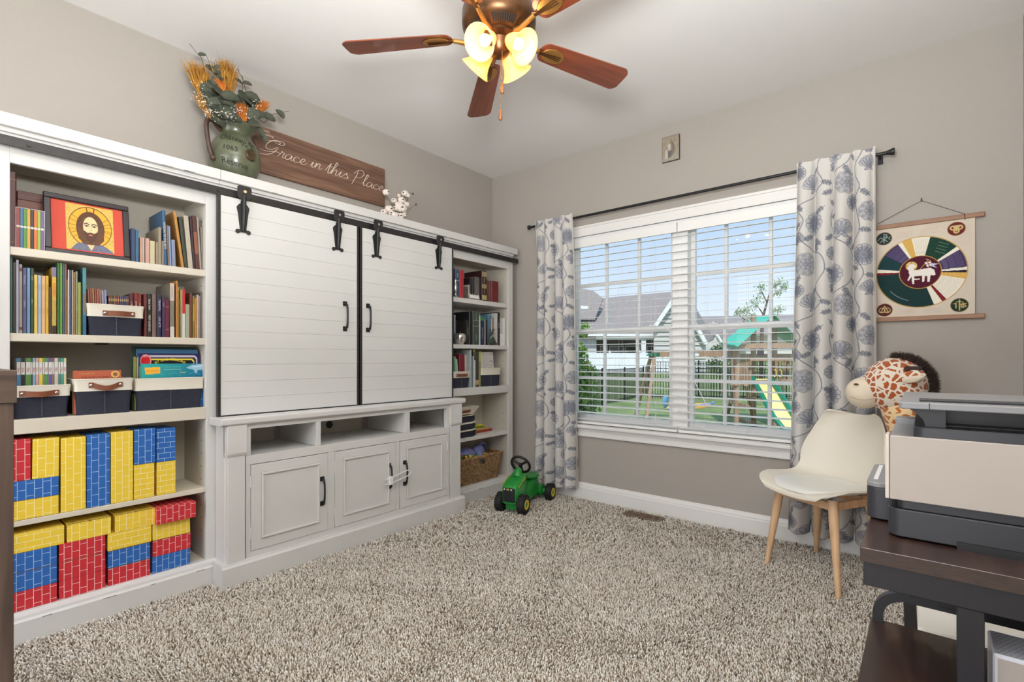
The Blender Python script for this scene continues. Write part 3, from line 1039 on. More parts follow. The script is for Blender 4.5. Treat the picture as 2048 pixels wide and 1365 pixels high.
# oval white plate on the beam
q = at(1391, 709, 15.2)
MB().lathe([(0, 0), (0.095, 0.0), (0.095, 0.015)], (0, 0, 0), 16).build('beam_plate', mat('plate_white', (225, 228, 230), 0.5), play)
pl = [o for o in play.children if o.name.startswith('beam_plate')][0]
pl.location = q - O - _F * 0.06
pl.rotation_euler = (PI / 2, 0, YAW)
pl.scale = (1, 0.55, 1)
# swings
dq = at(1331, 803, 16.0)
disc = thing('disc_swing', 'blue disc swing hanging from the wooden beam', 'swing', loc=dq)
MB().lathe([(0, -0.03), (0.2, -0.02), (0.22, 0.0), (0.2, 0.02), (0, 0.03)], (0, 0, 0), 18, axis='X').build('seat', mat('blue_play_plastic', (110, 176, 226), 0.4), disc, smooth=50)
tq = at(1325, 714, 16.0) - dq
MB().cyl(tuple(tq), (0, 0, 0.18), 0.012, n=5).build('rope', mat('rope', (200, 196, 186), 0.9), disc)
mq = at(1378, 815, 14.6)
mat_sw = thing('platform_swing', 'orange and blue oval platform swing low over the lawn', 'swing', loc=mq)
mat_sw.rotation_euler = (0.0, -0.10, YAW)
MB().lathe([(0, 0.03), (0.3, 0.03), (0.34, 0.06), (0.36, 0.02), (0.34, -0.03), (0, -0.03)], (0, 0, 0), 24).build('seat', mat('orange_play_plastic', (232, 178, 90), 0.4), mat_sw, smooth=50)
c = mat_sw.children[0]; c.scale = (1.9, 0.9, 1)
MB().lathe([(0, 0.032), (0.2, 0.032), (0.2, 0.036), (0, 0.036)], (0, 0, 0), 24).build('seat_pad', mat('slate_pad', (84, 92, 100), 0.7), mat_sw)
mat_sw.children[1].scale = (1.8, 0.9, 1)
MB().tube([(-0.66, -0.1, .03), (0, -0.33, .07), (0.66, -0.1, .05), (.72, 0, .08)], 0.03, 6).build('rim', mat('blue_rim', (120, 150, 220), 0.4), mat_sw)
for px, py in ((1345, 713), (1372, 713)):
    tq = at(px, py, 15.6) - mq
    tq = Matrix.Rotation(-YAW, 3, 'Z') @ tq
    MB().cyl(tuple(tq), (0.5 * (1 if px > 1350 else -1), 0, 0.05), 0.010, n=5).build('rope', mat('rope', (200, 196, 186), 0.9), mat_sw)
q = at(1455, 800, 14.0)
# ------------------------------------------------------------------ wall unit
XF = 0.31   # front plane of the bookcases
def bookcase(ya, yb, label, shelves, warm):
    t = thing('bookcase', label, 'bookcase', None, loc=(0, ya, 0))
    W = yb - ya
    s = 0.057
    P = lambda nm, mb, m=M_CAB, bev=0.0015: mb.build(nm, m, t, bevel=bev)
    P('side_panel', MB().box(0.004, 0.0, 0, XF - 0.02, 0.018, 1.93), M_CAB)
    P('side_panel', MB().box(0.004, W - 0.018, 0, XF - 0.02, W, 1.93), M_CAB)
    P('back_panel', MB().box(0.004, 0.018, 0.08, 0.012, W - 0.018, 1.93), M_CABIN, 0)
    P('top_panel', MB().box(0.012, 0.018, 1.90, XF - 0.02, W - 0.018, 1.93), M_CABIN, 0)
    P('inner_side', MB().box(0.012, 0.018, 0.1, XF - 0.02, s, 1.9), M_CABIN, 0)
    P('inner_side', MB().box(0.012, W - s, 0.1, XF - 0.02, W - 0.018, 1.9), M_CABIN, 0)
    P('stile', MB().box(XF - 0.02, 0, 0.1, XF, s, 1.93))
    P('stile', MB().box(XF - 0.02, W - s, 0.1, XF, W, 1.93))
    P('top_rail', MB().box(XF - 0.02, s, 1.862, XF, W - s, 1.93))
    for i, (zt, th, front) in enumerate(shelves):
        P('shelf', MB().box(0.012, s, zt - th, XF - front, W - s, zt), M_SHELF if warm else M_CAB, 0.002)
    # shelf-pin holes down the inner side
    mb = MB()
    for z in [0.25 + 0.064 * k for k in range(25)]:
        mb.cyl((XF - 0.06, W - s + 0.0004, z), (XF - 0.06, W - s - 0.0006, z), 0.0032, n=8)
    mb.build('pin_holes', mat('pin_hole_dark', (70, 64, 58), 0.9), t, kind='stuff')
    mb = MB()
    mb.prism([(XF - 0.02, 0, 0), (XF + 0.035, 0, 0), (XF + 0.035, 0, 0.088), (XF + 0.026, 0, 0.096), (XF + 0.024, 0, 0.106), (XF + 0.010, 0, 0.112), (XF + 0.006, 0, 0.118), (XF - 0.02, 0, 0.118)], (0, W, 0))
    mb.build('plinth', M_CAB, t)
    mb = MB()
    for y, l in ((W * 0.18, 0.03), (W * 0.42, 0.045), (W * 0.63, 0.02), (W * 0.86, 0.035)):
        mb.box(XF + 0.0352, y, 0.086, XF + 0.0356, y + l, 0.0885)
    mb.build('worn_mark', M_WORN, t, kind='stuff')
    return t
bc_l = bookcase(0.204, 1.0, 'white bookcase full of books, bins and cardboard bricks, far from the window',
                [(0.117, 0.03, 0.002), (0.472, 0.022, 0.006), (0.867, 0.057, -0.001), (1.205, 0.032, 0.006), (1.540, 0.032, 0.006)], True)
bc_r = bookcase(2.516, 3.312, 'white bookcase in the corner beside the window with wicker basket below',
                [(0.117, 0.03, 0.002), (0.493, 0.028, 0.006), (0.879, 0.06, -0.001), (1.213, 0.032, 0.006), (1.568, 0.036, 0.006)], False)

# crown sections on top: one per bookcase and the bridge between them
def crown(name, ya, yb, label, ends=(False, False), par=None):
    if par is not None:
        t = bpy.data.objects.new('crown', None); COL.objects.link(t); t.parent = par; t.location = (0, 0, 1.93)
    else:
        t = thing(name, label, 'cabinet bridge', None, loc=(0, ya, 1.93))
    W = yb - ya
    MB().box(0.0, 0, 0, XF, W, 0.045).build('header_board', M_CAB, t, bevel=0.001)
    e0 = -0.03 if ends[0] else 0; e1 = 0.03 if ends[1] else 0
    mb = MB()
    mb.box(0.004, e0, 0.062, XF + 0.032, W + e1, 0.112)
    mb.build('top_board', M_CAB, t, bevel=0.0035, seg=2)
    MB().box(0.004, 0, 0.045, XF + 0.012, W, 0.062).build('fillet', M_CAB, t, bevel=0.001)
    mb = MB()
    r = random.Random(int(ya * 100))
    for k in range(4):
        y = r.uniform(0.05, W - 0.1)
        mb.box(XF + 0.0322, y, 0.061, XF + 0.0325, y + r.uniform(0.02, 0.05), 0.0635)
    mb.build('worn_mark', M_WORN, t, kind='stuff')
    return t
crown('crown', 0.204, 0.999, None, (True, False), bc_l)
br = crown('cabinet_bridge', 1.000, 2.514, 'white moulded bridge spanning the sliding doors under the wooden sign')
MB().box(XF - 0.02, 0, -0.045, XF, 1.514, 0).build('rail', M_CAB, br)
MB().box(0.004, 0, -1.15, 0.012, 1.514, 0).build('back_panel', M_CABIN, br)
crown('crown', 2.516, 3.312, None, (False, True), bc_r)

# ---- track
tr = thing('door_track', 'dark iron sliding door track across the front of the white cabinets', 'track', loc=(XF, 0.19, 1.93))
Lt = 3.345 - 0.19
MB().box(0.028, 0, -0.014, 0.036, Lt / 2 - 0.001, 0.024).build('bar', M_IRON, tr, bevel=0.001)
MB().box(0.028, Lt / 2 + 0.001, -0.014, 0.036, Lt, 0.024).build('bar', M_IRON, tr, bevel=0.001)
for y in (0.12, 0.795, 1.38, 1.66, 1.735, 2.45, Lt - 0.12):
    MB().cyl((0.0, y, 0.005), (0.028, y, 0.005), 0.008).cyl((0.036, y, 0.005), (0.041, y, 0.005), 0.008, n=6).build('bolt', M_IRON, tr)
MB().box(0.026, Lt / 2 - 0.045, -0.016, 0.0275, Lt / 2 + 0.045, 0.026).build('joint_plate', M_IRON, tr)

# ---- sliding shiplap doors
M_SHIP = mat('shiplap_paint', (212, 212, 210), 0.5, var=0.02, vscale=2, bump=0.05, bscale=90)
def sliding_door(ya, yb, label, handle_y):
    XD = XF + 0.040
    zb, zt = 0.824, 1.912
    t = thing('sliding_door', label, 'door', 'sliding barn doors', loc=(XD, ya, zb))
    W, H = yb - ya, zt - zb
    n = 13
    for i in range(n):
        z0, z1 = H * i / n, H * (i + 1) / n
        MB().box(-0.008, 0.012, z0 + 0.0003, 0.006, W - 0.012, z1 - 0.0003).build('plank', M_SHIP, t, bevel=0.0005)
    MB().box(-0.008, 0.004, 0, -0.0075, W - 0.004, H).build('backing', M_CAB, t)
    for nm, a in (('steel_edge', (-0.012, 0, -0.006, 0.0085, 0.014, H + 0.002)), ('steel_edge', (-0.012, W - 0.014, -0.006, 0.0085, W, H + 0.002)),
                  ('steel_edge', (-0.012, 0.014, -0.008, 0.0085, W - 0.014, 0.0))):
        MB().box(*a).build(nm, M_IRON, t, bevel=0.0008)
    # pull
    hy = handle_y - ya
    z0, z1 = 1.283 - zb, 1.433 - zb
    mb = MB()
    for z in (z0, z1):
        mb.box(0.006, hy - 0.013, z - 0.014, 0.010, hy + 0.013, z + 0.014)
        mb.cyl((0.010, hy, z), (0.016, hy, z), 0.008, 0.005)
    mb.tube([(0.012, hy, z0), (0.030, hy, z0 + 0.006), (0.036, hy, z0 + 0.035), (0.037, hy, (z0 + z1) / 2), (0.036, hy, z1 - 0.035), (0.030, hy, z1 - 0.006), (0.012, hy, z1)], [.006, .007, .006, .0055, .006, .007, .006], 8)
    mb.build('handle', M_BLACK, t, smooth=50)
    # hangers
    for y in (0.118, W - 0.145):
        h = MB()
        zt_ = 1.976 - zb
        h.prism([(0.024, y - 0.034, zt_ - 0.055), (0.024, y - 0.034, zt_ - 0.008), (0.024, y - 0.026, zt_), (0.024, y + 0.026, zt_), (0.024, y + 0.034, zt_ - 0.008), (0.024, y + 0.034, zt_ - 0.050), (0.024, y + 0.02, zt_ - 0.068), (0.024, y - 0.02, zt_ - 0.068)][::-1], (0.005, 0, 0))
        ho = h.build('hanger_head', M_IRON, t, bevel=0.001)
        MB().cyl((0.006, y, zt_ - 0.028), (0.026, y, zt_ - 0.028), 0.020, n=18).build('roller', M_BLACK, t)
        MB().cyl((0.029, y, zt_ - 0.028), (0.034, y, zt_ - 0.028), 0.008, n=6).cyl((0.034, y, zt_ - 0.028), (0.0345, y, zt_ - 0.028), 0.004, n=6).build('bolt', M_STEEL, t)
        zb_ = 1.742 - zb
        prof = [(0.030, zb_ + 0.004), (0.030, zb_ + 0.014), (0.015, zb_ + 0.018), (0.019, zb_ + 0.05), (0.024, zb_ + 0.095), (0.031, zb_ + 0.128), (0.022, zb_ + 0.142), (0.012, zb_ + 0.150), (0.010, zb_ + 0.165)]
        pts = [(0.007, y + a, z) for a, z in prof] + [(0.007, y - a, z) for a, z in reversed(prof)]
        pts = [(0.007, y - 0.03 * math.cos(k), zb_ + 0.004 - 0.004 * math.sin(k)) for k in ()] + pts
        MB().prism(pts, (0.004, 0, 0)).cyl((0.008, y - 0.026, zb_ + 0.006), (0.012, y - 0.026, zb_ + 0.006), 0.011).cyl((0.008, y + 0.026, zb_ + 0.006), (0.012, y + 0.026, zb_ + 0.006), 0.011).build('strap_plate', M_IRON, t)
        MB().tube([(0.012, y, zb_ + 0.008), (0.020, y, zb_ + 0.05), (0.022, y, zb_ + 0.10), (0.024, y, zb_ + 0.15), (0.026, y, zb_ + 0.185)], [0.006, 0.010, 0.011, 0.010, 0.010], 8).build('strap_rib', M_BLACK, t, smooth=50)
    return t
sliding_door(0.978, 1.772, 'white shiplap sliding door with black pull, beside the brick-filled bookcase', 1.676)
sliding_door(1.781, 2.567, 'white shiplap sliding door with black pull, beside the corner bookcase', 1.836)

# ---- media console
XC = 0.44
co = thing('media_console', 'distressed white media console with three panelled doors below sliding doors', 'console', loc=(0, 0.96, 0))
o0 = 0.96
def C(nm, mb, m=M_CAB, bev=0.0015, par=None, seg=1):
    return mb.build(nm, m, par or co, bevel=bev, seg=seg)
yL, yR = 0.985 - o0, 2.560 - o0
mb = MB()
mb.box(0.014, 1.004 - o0, 0.781, 0.315, 2.512 - o0, 0.818)
mb.prism([(0.315, yL - 0.03, 0.780), (XC + 0.012, yL - 0.03, 0.780), (XC + 0.024, yL - 0.03, 0.788), (XC + 0.024, yL - 0.03, 0.812), (XC + 0.018, yL - 0.03, 0.818), (0.315, yL - 0.03, 0.818)], (0, yR - yL + 0.06, 0))
C('top_board', mb, bev=0.002)
C('back_panel', MB().box(0.014, 1.004 - o0, 0.05, 0.02, 2.512 - o0, 0.78), M_CABIN, 0)
C('side_panel', MB().box(0.315, yL, 0.05, XC - 0.02, yL + 0.02, 0.78).box(0.014, 1.004 - o0, 0.05, 0.315, 1.02 - o0, 0.78))
C('side_panel', MB().box(0.315, yR - 0.02, 0.05, XC - 0.02, yR, 0.78).box(0.014, 2.496 - o0, 0.05, 0.315, 2.512 - o0, 0.78))
mb = MB()
mb.prism([(0.347, yL - 0.025, 0), (XC + 0.022, yL - 0.025, 0), (XC + 0.022, yL - 0.025, 0.098), (XC + 0.014, yL - 0.025, 0.108), (XC + 0.012, yL - 0.025, 0.116), (0.347, yL - 0.025, 0.116)], (0, yR - yL + 0.05, 0))
C('plinth', mb, bev=0.001)
for a, b in ((yL, 1.076 - o0), (2.452 - o0, yR)):
    C('pilaster', MB().box(XC - 0.03, a + 0.006, 0.116, XC + 0.006, b - 0.006, 0.63))
    mb = MB(); mb.box(XC - 0.03, a, 0.645, XC + 0.016, b, 0.78)
    mb.prism([(XC - 0.03, a, 0.645), (XC + 0.016, a, 0.645), (XC + 0.008, a, 0.628), (XC - 0.03, a, 0.628)][::-1], (0, b - a, 0))
    C('pilaster_cap', mb, bev=0.002)
f = XC - 0.012
def fr(y0, z0, y1, z1):
    return MB().box(f - 0.02, y0 - o0, z0, XC, y1 - o0, z1)
C('top_rail', fr(1.076, 0.755, 2.452, 0.78)); C('middle_rail', fr(1.076, 0.577, 2.452, 0.622)); C('bottom_rail', fr(1.076, 0.116, 2.452, 0.144))
C('stile', fr(1.076, 0.144, 1.098, 0.577)); C('stile', fr(1.076, 0.622, 1.100, 0.755)); C('stile', fr(2.428, 0.144, 2.452, 0.577)); C('stile', fr(2.424, 0.622, 2.452, 0.755))
C('stile', fr(1.516, 0.144, 1.559, 0.577)); C('divider', MB().box(0.02, 1.448 - o0, 0.622, XC, 1.475 - o0, 0.755)); C('divider', MB().box(0.02, 2.062 - o0, 0.622, XC, 2.098 - o0, 0.755))
C('cubby_floor', MB().box(0.02, 1.02 - o0, 0.600, f - 0.02, 2.496 - o0, 0.620), M_CAB, 0)
mb = MB()
hp_ = on_x(659, 850, 0.022)
mb.cyl((0.0202, hp_.y - o0, hp_.z), (0.0225, hp_.y - o0, hp_.z), 0.024, n=20)
C('cable_hole', mb, M_BLACK, 0)
for pa, pb, py_ in ((548, 572, 858), (724, 748, 838)):
    ya_, yb_ = on_x(pa, py_, 0.022).y - o0, on_x(pb, py_, 0.022).y - o0
    mid, hw_ = (ya_ + yb_) / 2, (yb_ - ya_) / 2
    arch = [(0.0202, mid - hw_, 0.6205), (0.0202, mid + hw_, 0.6205)] + [(0.0202, mid + hw_ * math.cos(PI * i / 10), 0.672 + hw_ * math.sin(PI * i / 10)) for i in range(11)]
    C('arch_patch', MB().prism(arch, (0.0015, 0, 0)), M_WALL, 0)  # wall-coloured arch laid on the back panel
def panel_door(ya, yb, hinge_left, hy):
    z0, z1 = 0.146, 0.574
    d = MB().box(XC - 0.016, ya + 0.002 - o0, z0, XC + 0.003, yb - 0.002 - o0, z1).build('door', M_CAB, co, bevel=0.001)
    a, b = ya + 0.052 - o0, yb - 0.052 - o0
    za, zb = z0 + 0.052, z1 - 0.045
    mo = MB()
    for (p0, p1, q0, q1) in ((a, b, za, za + 0.012), (a, b, zb - 0.012, zb), (a, a + 0.012, za + 0.012, zb - 0.012), (b - 0.012, b, za + 0.012, zb - 0.012)):
        mo.box(XC + 0.003, p0, q0, XC + 0.011, p1, q1)
    mo.build('panel_moulding', M_CAB, d, bevel=0.0035, seg=2)
    mw = MB()
    for (p0, p1, q0, q1) in ((a - 0.002, b + 0.002, za - 0.0015, za), (a - 0.002, b + 0.002, zb, zb + 0.0015), (a - 0.0015, a, za, zb), (b, b + 0.0015, za, zb)):
        mw.box(XC + 0.0031, p0, q0, XC + 0.0036, p1, q1)
    mw.build('worn_line', mat('soft_worn', (168, 163, 156), 0.8), d)
    for z in (z0 + 0.06, z1 - 0.11):
        y = (ya if hinge_left else yb) - o0
        MB().cyl((XC + 0.004, y, z), (XC + 0.004, y, z + 0.055), 0.0045, n=8).build('hinge', M_CAB, d)
    h = MB()
    zA, zB = 0.300, 0.437
    y = hy - o0
    for z in (zA, zB):
        h.box(XC + 0.003, y - 0.012, z - 0.012, XC + 0.007, y + 0.012, z + 0.012)
    h.tube([(XC + 0.006, y, zA), (XC + 0.022, y, zA + 0.004), (XC + 0.030, y, zA + 0.03), (XC + 0.032, y, (zA + zB) / 2), (XC + 0.030, y, zB - 0.03), (XC + 0.022, y, zB - 0.004), (XC + 0.006, y, zB)], [.006, .007, .0055, .005, .0055, .007, .006], 8)
    h.build('handle', M_BLACK, d, smooth=50)
panel_door(1.098, 1.516, True, 1.480)
panel_door(1.559, 1.983, True, 1.932)
panel_door(2.016, 2.428, False, 2.052)
C('stile', fr(1.984, 0.144, 2.014, 0.577))
# child lock looped through two pulls
lk = thing('cabinet_lock', 'white plastic child lock looped through two console door pulls', 'lock', loc=(XC + 0.034, 1.95, 0.345))
mb = MB()
mb.tube(bez([(0.004, -0.075, -0.012), (0.004, -0.02, -0.012), (0.004, 0.09, 0.008), (0.004, 0.118, 0.018), (0.004, 0.122, 0.034), (0.004, 0.105, 0.045), (0.004, 0.06, 0.038), (0.004, -0.02, 0.022), (0.004, -0.075, 0.014)], 5), 0.0032, 6)
mb.build('loop', M_WHITEPL, lk, smooth=60)
MB().box(-0.003, -0.046, -0.022, 0.014, -0.018, 0.030).build('slider', M_WHITEPL, lk, bevel=0.005, seg=2)
# ------------------------------------------------------------------ books
def bmat(hexc, rough=0.45):
    v = [int(hexc[i:i + 2], 16) for i in (0, 2, 4)]
    g = sum(v) / 3
    return mat('cover_' + hexc, tuple((g + (q - g) * 0.88) * 0.92 for q in v), rough, var=0.06, vscale=25)

def book(label, y0, y1, zb, h, hexc, xf=0.275, depth=None, lean=0.0, bands=(), title=None, tcol='E8E2D0', group=None, tsize=None, plain=False, hard=False):
    """upright book, spine toward the room; y0..y1 at the foot, lean = sideways shift of the head"""
    w = y1 - y0
    d = depth or min(0.235, 0.30 - 0.06) * (0.8 if h < 0.2 else 0.95)
    ang = math.asin(max(-0.9, min(0.9, lean / max(h, 0.01))))
    cy = (y0 + y1) / 2
    t = 0.0016 if w > 0.006 else 0.0006
    mb = MB()
    r = min(0.004 if hard else 0.001, w * 0.3)
    W = w / 2
    # cover: spine and two boards as one folded piece
    prof = [(0, -W + r), (0, W - r), (-r, W), (-d, W), (-d, W - t), (-r - t, W - t), (-t - 0.0008, W - t - r * 0.3), (-t - 0.0008, -W + t + r * 0.3), (-r - t, -W + t), (-d, -W + t), (-d, -W), (-r, -W)]
    n = len(prof)
    vs = [(a, b, 0) for a, b in prof] + [(a, b, h) for a, b in prof]
    fs = [((i + 1) % n, i, n + i, n + (i + 1) % n) for i in range(n)]
    cap = [(0, 1, 2, 3, 4, 5, 6, 7, 8, 9, 10, 11)]
    mb._add(vs, fs + [tuple(cap[0])] + [tuple(n + k for k in reversed(cap[0]))])
    o = mb.build('book', bmat(hexc), None, label=label, cat='book', group=group)
    bm_ = o.data
    o.location = (xf, cy, zb)
    o.rotation_euler = (-ang, 0, 0)
    if abs(ang) > 0.002:
        o.location.z += abs(math.sin(ang)) * W
    ins = 0.003 if hard else 0.0008
    if not plain:
        MB().box(-d + 0.002, -W + t, ins, -t - 0.002, W - t, h - ins).build('pages', M_PAGES, o)
    for b in bands:
        a0, a1, c = b
        MB().box(-0.0005, -W + r * 0.4, h * a0, 0.0005, W - r * 0.4, h * a1).build('spine_band', bmat(c), o)
    if title and w > 0.0075:
        segs = title if isinstance(title, list) else [(title, 0.55, tcol)]
        mt = MB(); mats = []
        for i, (s, pos, tc_) in enumerate(segs):
            sz = tsize or min(w * 0.72, 0.022)
            L = len(s) * sz * 0.58
            st = 1.0
            lim = h * 0.8 if len(segs) == 1 else h * 0.42
            if L > lim:
                st = lim / L
            mt.text(s, sz, (0.0009, 0, h * pos), (0, 0, -1), (0, 1, 0), m=i, stretch=st)
            mats.append(mat('ink_' + tc_, tc_, 0.6))
        mt.build('title', mats, o, kind='stuff')
    return o

def px_row(rows, zb, xf, where, group, default_d=None):
    """rows of (px left, px right, py top, hex, colour words, options) measured along one shelf"""
    n = len(rows)
    ys = []
    for rw in rows:
        a, b = on_x(rw[0], 600, xf).y, on_x(rw[1], 600, xf).y
        ys.append([a, b])
    words = [rw[4] for rw in rows]
    seen = {}
    for i, rw in enumerate(rows):
        opt = dict(rw[5]) if len(rw) > 5 else {}
        leanpx = opt.pop('lpx', 0)
        x = opt.pop('xf', xf)
        a, b = ys[i]
        m = (rw[0] + rw[1]) / 2
        top = on_x(m + leanpx, rw[2], x)
        ly = top.y - (a + b) / 2 if leanpx else 0.0
        hgt = max(0.05, top.z - zb)
        if leanpx:
            hgt = math.hypot(hgt, ly)
        gap = 0.0004
        nb = None
        if 'near' in opt:
            nb = opt.pop('near')
        elif i > 0:
            nb = 'right of the ' + words[i - 1] + ' one'
        else:
            nb = 'first at its left end'
        lab = '%s book on %s, %s' % (words[i], where, nb)
        book(lab, a + gap, b - gap, zb, hgt, rw[3], xf=x, lean=ly, group=group, depth=opt.pop('depth', default_d), **opt)

W1 = 'top left-bookcase shelf'
# -- left bookcase, first shelf
z = 1.5402
book('tall maroon leather book standing at the far left of the top shelf', 0.2615, on_x(31, 500, 0.25).y + 0.002, z, 0.30, '5A2420', xf=0.262, depth=0.22, hard=True, bands=((0.08, 0.09, '8A5A3A'), (0.9, 0.91, '8A5A3A')))
stk_z = z
y0s, y1s = 0.296, 0.452
cols = ['6E3428', '7E4030', '5E2C26', '7A3A2C', '683026', '844434', '6A3028']
for i in range(7):
    hh = 0.0365
    o = MB().box(0, 0, 0, 0.125, y1s - y0s, hh - 0.001)
    p = thing('book', 'maroon volume lying flat in the stack behind the rainbow boxed set, %s' % ['lowest', 'second from bottom', 'third from bottom', 'fourth from bottom', 'third from top', 'second from top', 'topmost'][i], 'book', 'maroon volumes stacked flat', loc=(0.05, y0s, stk_z))
    MB().box(0, 0, 0, 0.115, y1s - y0s, 0.003).box(0, 0, hh - 0.004, 0.115, y1s - y0s, hh - 0.0006).box(0.115, 0, 0, 0.118, y1s - y0s, hh - 0.0006).build('cover', bmat(cols[i]), p, bevel=0.001)
    MB().box(0.002, 0.003, 0.003, 0.1149, y1s - y0s - 0.003, hh - 0.004).build('pages', M_PAGES, p)
    MB().box(0.118, 0.0, hh * 0.42, 0.1185, y1s - y0s, hh * 0.5).build('spine_band', bmat('8C5236'), p)
    stk_z += hh
# boxed set of eight
bx = [32.8, 40.6, 47.5, 53.7, 60.2, 66.8, 73.6, 80.0, 88.2]
xb = 0.270
ba, bb_ = on_x(bx[0], 500, xb).y, on_x(bx[-1], 500, xb).y
hb = on_x(50, 418, xb).z - z
sc_ = thing('slipcase', 'white slipcase holding the eight rainbow paperbacks', 'slipcase', loc=(xb - 0.066, ba - 0.002, z))
wS = bb_ - ba + 0.004
mb = MB(); mb.box(0, 0, 0, 0.066, 0.0014, hb + 0.003).box(0, wS - 0.0014, 0, 0.066, wS, hb + 0.003).box(0, 0.0014, hb + 0.0015, 0.066, wS - 0.0014, hb + 0.003).box(0, 0.0014, 0, 0.066, wS - 0.0014, 0.001).box(0, 0.0014, 0.001, 0.0014, wS - 0.0014, hb + 0.0015)
mb.build('shell', mat('slipcase_card', (228, 226, 230), 0.5), sc_)
setc = [('B33A33', 'red'), ('4A7BA8', 'blue'), ('5CA33F', 'green'), ('F0B03A', 'amber'), ('3A3230', 'black'), ('F07A34', 'orange'), ('A6CC3E', 'lime'), ('7C5BA6', 'purple')]
ttl = ['Book of', 'Tales of', 'Story of', 'Lives of', 'Voyage', 'Mystery', 'Songs', 'Quest']
for i in range(8):
    a = ba + (bb_ - ba) * i / 8; b = ba + (bb_ - ba) * (i + 1) / 8
    book('%s paperback in the white slipcase of eight' % setc[i][1], a + 0.0002, b - 0.0002, z + 0.0012, hb - 0.001, setc[i][0], xf=xb + 0.0005, depth=0.062,
         group='rainbow boxed set', bands=((0.52, 0.57, 'EDE8DC'), (0.40, 0.51, setc[i][0])), title=None)
# framed mosaic picture
P0 = Vector((0.262, on_x(89, 500, 0.262).y, z)); P1 = Vector((0.262, on_x(261.5, 522, 0.262).y, z))
fwid = P1.y - P0.y
fh = 0.262
pf = thing('picture_frame', 'black framed mosaic portrait with gold halo leaning on the top shelf', 'picture', loc=(0.266, P0.y, z))
ang = math.radians(9)
pf.rotation_euler = (0, -ang, 0)
mb = MB()
b_ = 0.023
mb.box(-0.014, 0, 0, 0, fwid, b_).box(-0.014, 0, fh - b_, 0, fwid, fh).box(-0.014, 0, b_, 0, b_, fh - b_).box(-0.014, fwid - b_, b_, 0, fwid, fh - b_)
mb.build('frame', mat('frame_black', (44, 36, 38), 0.35), pf, bevel=0.003)
MB().box(-0.012, b_, b_, -0.010, fwid - b_, fh - b_).build('backing', M_PAGES, pf)
iw, ih = fwid - 2 * b_, fh - 2 * b_
cw, ch = int(iw / 0.0011), int(ih / 0.0011)
cv = Canvas(cw, ch, (208, 84, 68))
mx0, mx1 = int(cw * 0.20), int(cw * 0.86)
rr = np.random.RandomState(4)
X = lambda u: mx0 + (mx1 - mx0) * u
Yc = lambda v: ch * (0.03 + 0.93 * v)
cv.poly([(X(0), Yc(0)), (X(1), Yc(0)), (X(1), Yc(1)), (X(0), Yc(1))], (224, 186, 98))
for k in range(520):
    cv.ell(X(rr.rand()), Yc(rr.rand()), 0.9, 0.9, (120, 92, 50), 0.8)
hx, hy = X(0.50), Yc(0.47)
cv.ell(hx, hy, (mx1 - mx0) * 0.46, ch * 0.42, (96, 62, 44))
cv.ell(hx, hy, (mx1 - mx0) * 0.445, ch * 0.403, (238, 176, 66))
for a0 in (150, 175, 205, 0, 20, -25):
    for da in (-7, 7):
        a = math.radians(a0 + da)
        cv.line([(hx + math.cos(a) * 20, hy + math.sin(a) * 18), (hx + math.cos(a) * (mx1 - mx0) * 0.45, hy + math.sin(a) * ch * 0.41)], 1.6, (110, 66, 44))
for a0 in (-100, -78):
    a = math.radians(a0)
    cv.line([(hx, hy), (hx + math.cos(a) * (mx1 - mx0) * 0.45, hy + math.sin(a) * ch * 0.41)], 3.5, (110, 66, 44))
# robe, hair, face
cv.poly([(X(0.08), Yc(1)), (X(0.20), Yc(0.86)), (X(0.40), Yc(0.80)), (X(0.62), Yc(0.80)), (X(0.84), Yc(0.88)), (X(1), Yc(1))], (112, 116, 138))
for k in range(260):
    u = rr.rand(); v = 0.84 + 0.16 * rr.rand()
    if v > 0.80 + 0.45 * abs(u - 0.5): cv.ell(X(u), Yc(v), 0.9, 0.9, ((170, 168, 176), (70, 74, 100), (150, 132, 110))[k % 3], 0.8)
cv.ell(hx, Yc(0.50), (mx1 - mx0) * 0.30, ch * 0.35, (98, 68, 52))
cv.poly([(X(0.22), Yc(0.50)), (X(0.24), Yc(0.74)), (X(0.36), Yc(0.86)), (X(0.66), Yc(0.86)), (X(0.78), Yc(0.74)), (X(0.79), Yc(0.5))], (106, 74, 56))
for k in range(300):
    a = rr.rand() * 6.28; q = 0.6 + 0.4 * rr.rand()
    cv.ell(hx + math.cos(a) * (mx1 - mx0) * 0.26 * q, Yc(0.52) + math.sin(a) * ch * 0.33 * q, 0.8, 0.8, (148, 112, 86) if k % 2 else (72, 50, 40), 0.8)
cv.ell(hx, Yc(0.47), (mx1 - mx0) * 0.155, ch * 0.215, (236, 208, 160))
cv.poly([(X(0.36), Yc(0.55)), (X(0.38), Yc(0.72)), (X(0.50), Yc(0.84)), (X(0.62), Yc(0.72)), (X(0.65), Yc(0.55)), (X(0.58), Yc(0.60)), (X(0.50), Yc(0.585)), (X(0.43), Yc(0.60))], (92, 66, 54))
cv.ell(hx, Yc(0.645), 6.5, 3.2, (206, 120, 96))
for s in (-1, 1):
    cv.line([(hx + s * 4, Yc(0.415)), (hx + s * 11, Yc(0.385)), (hx + s * 19, Yc(0.41))], 3.6, (74, 56, 46))
    cv.ell(hx + s * 11.5, Yc(0.445), 7, 3.8, (120, 98, 82)); cv.ell(hx + s * 11.5, Yc(0.445), 4.6, 2.6, (206, 196, 180)); cv.ell(hx + s * 11.5, Yc(0.445), 2.8, 2.8, (38, 36, 38))
cv.line([(hx + 2, Yc(0.42)), (hx + 3, Yc(0.54)), (hx - 3, Yc(0.555))], 1.3, (176, 132, 100))
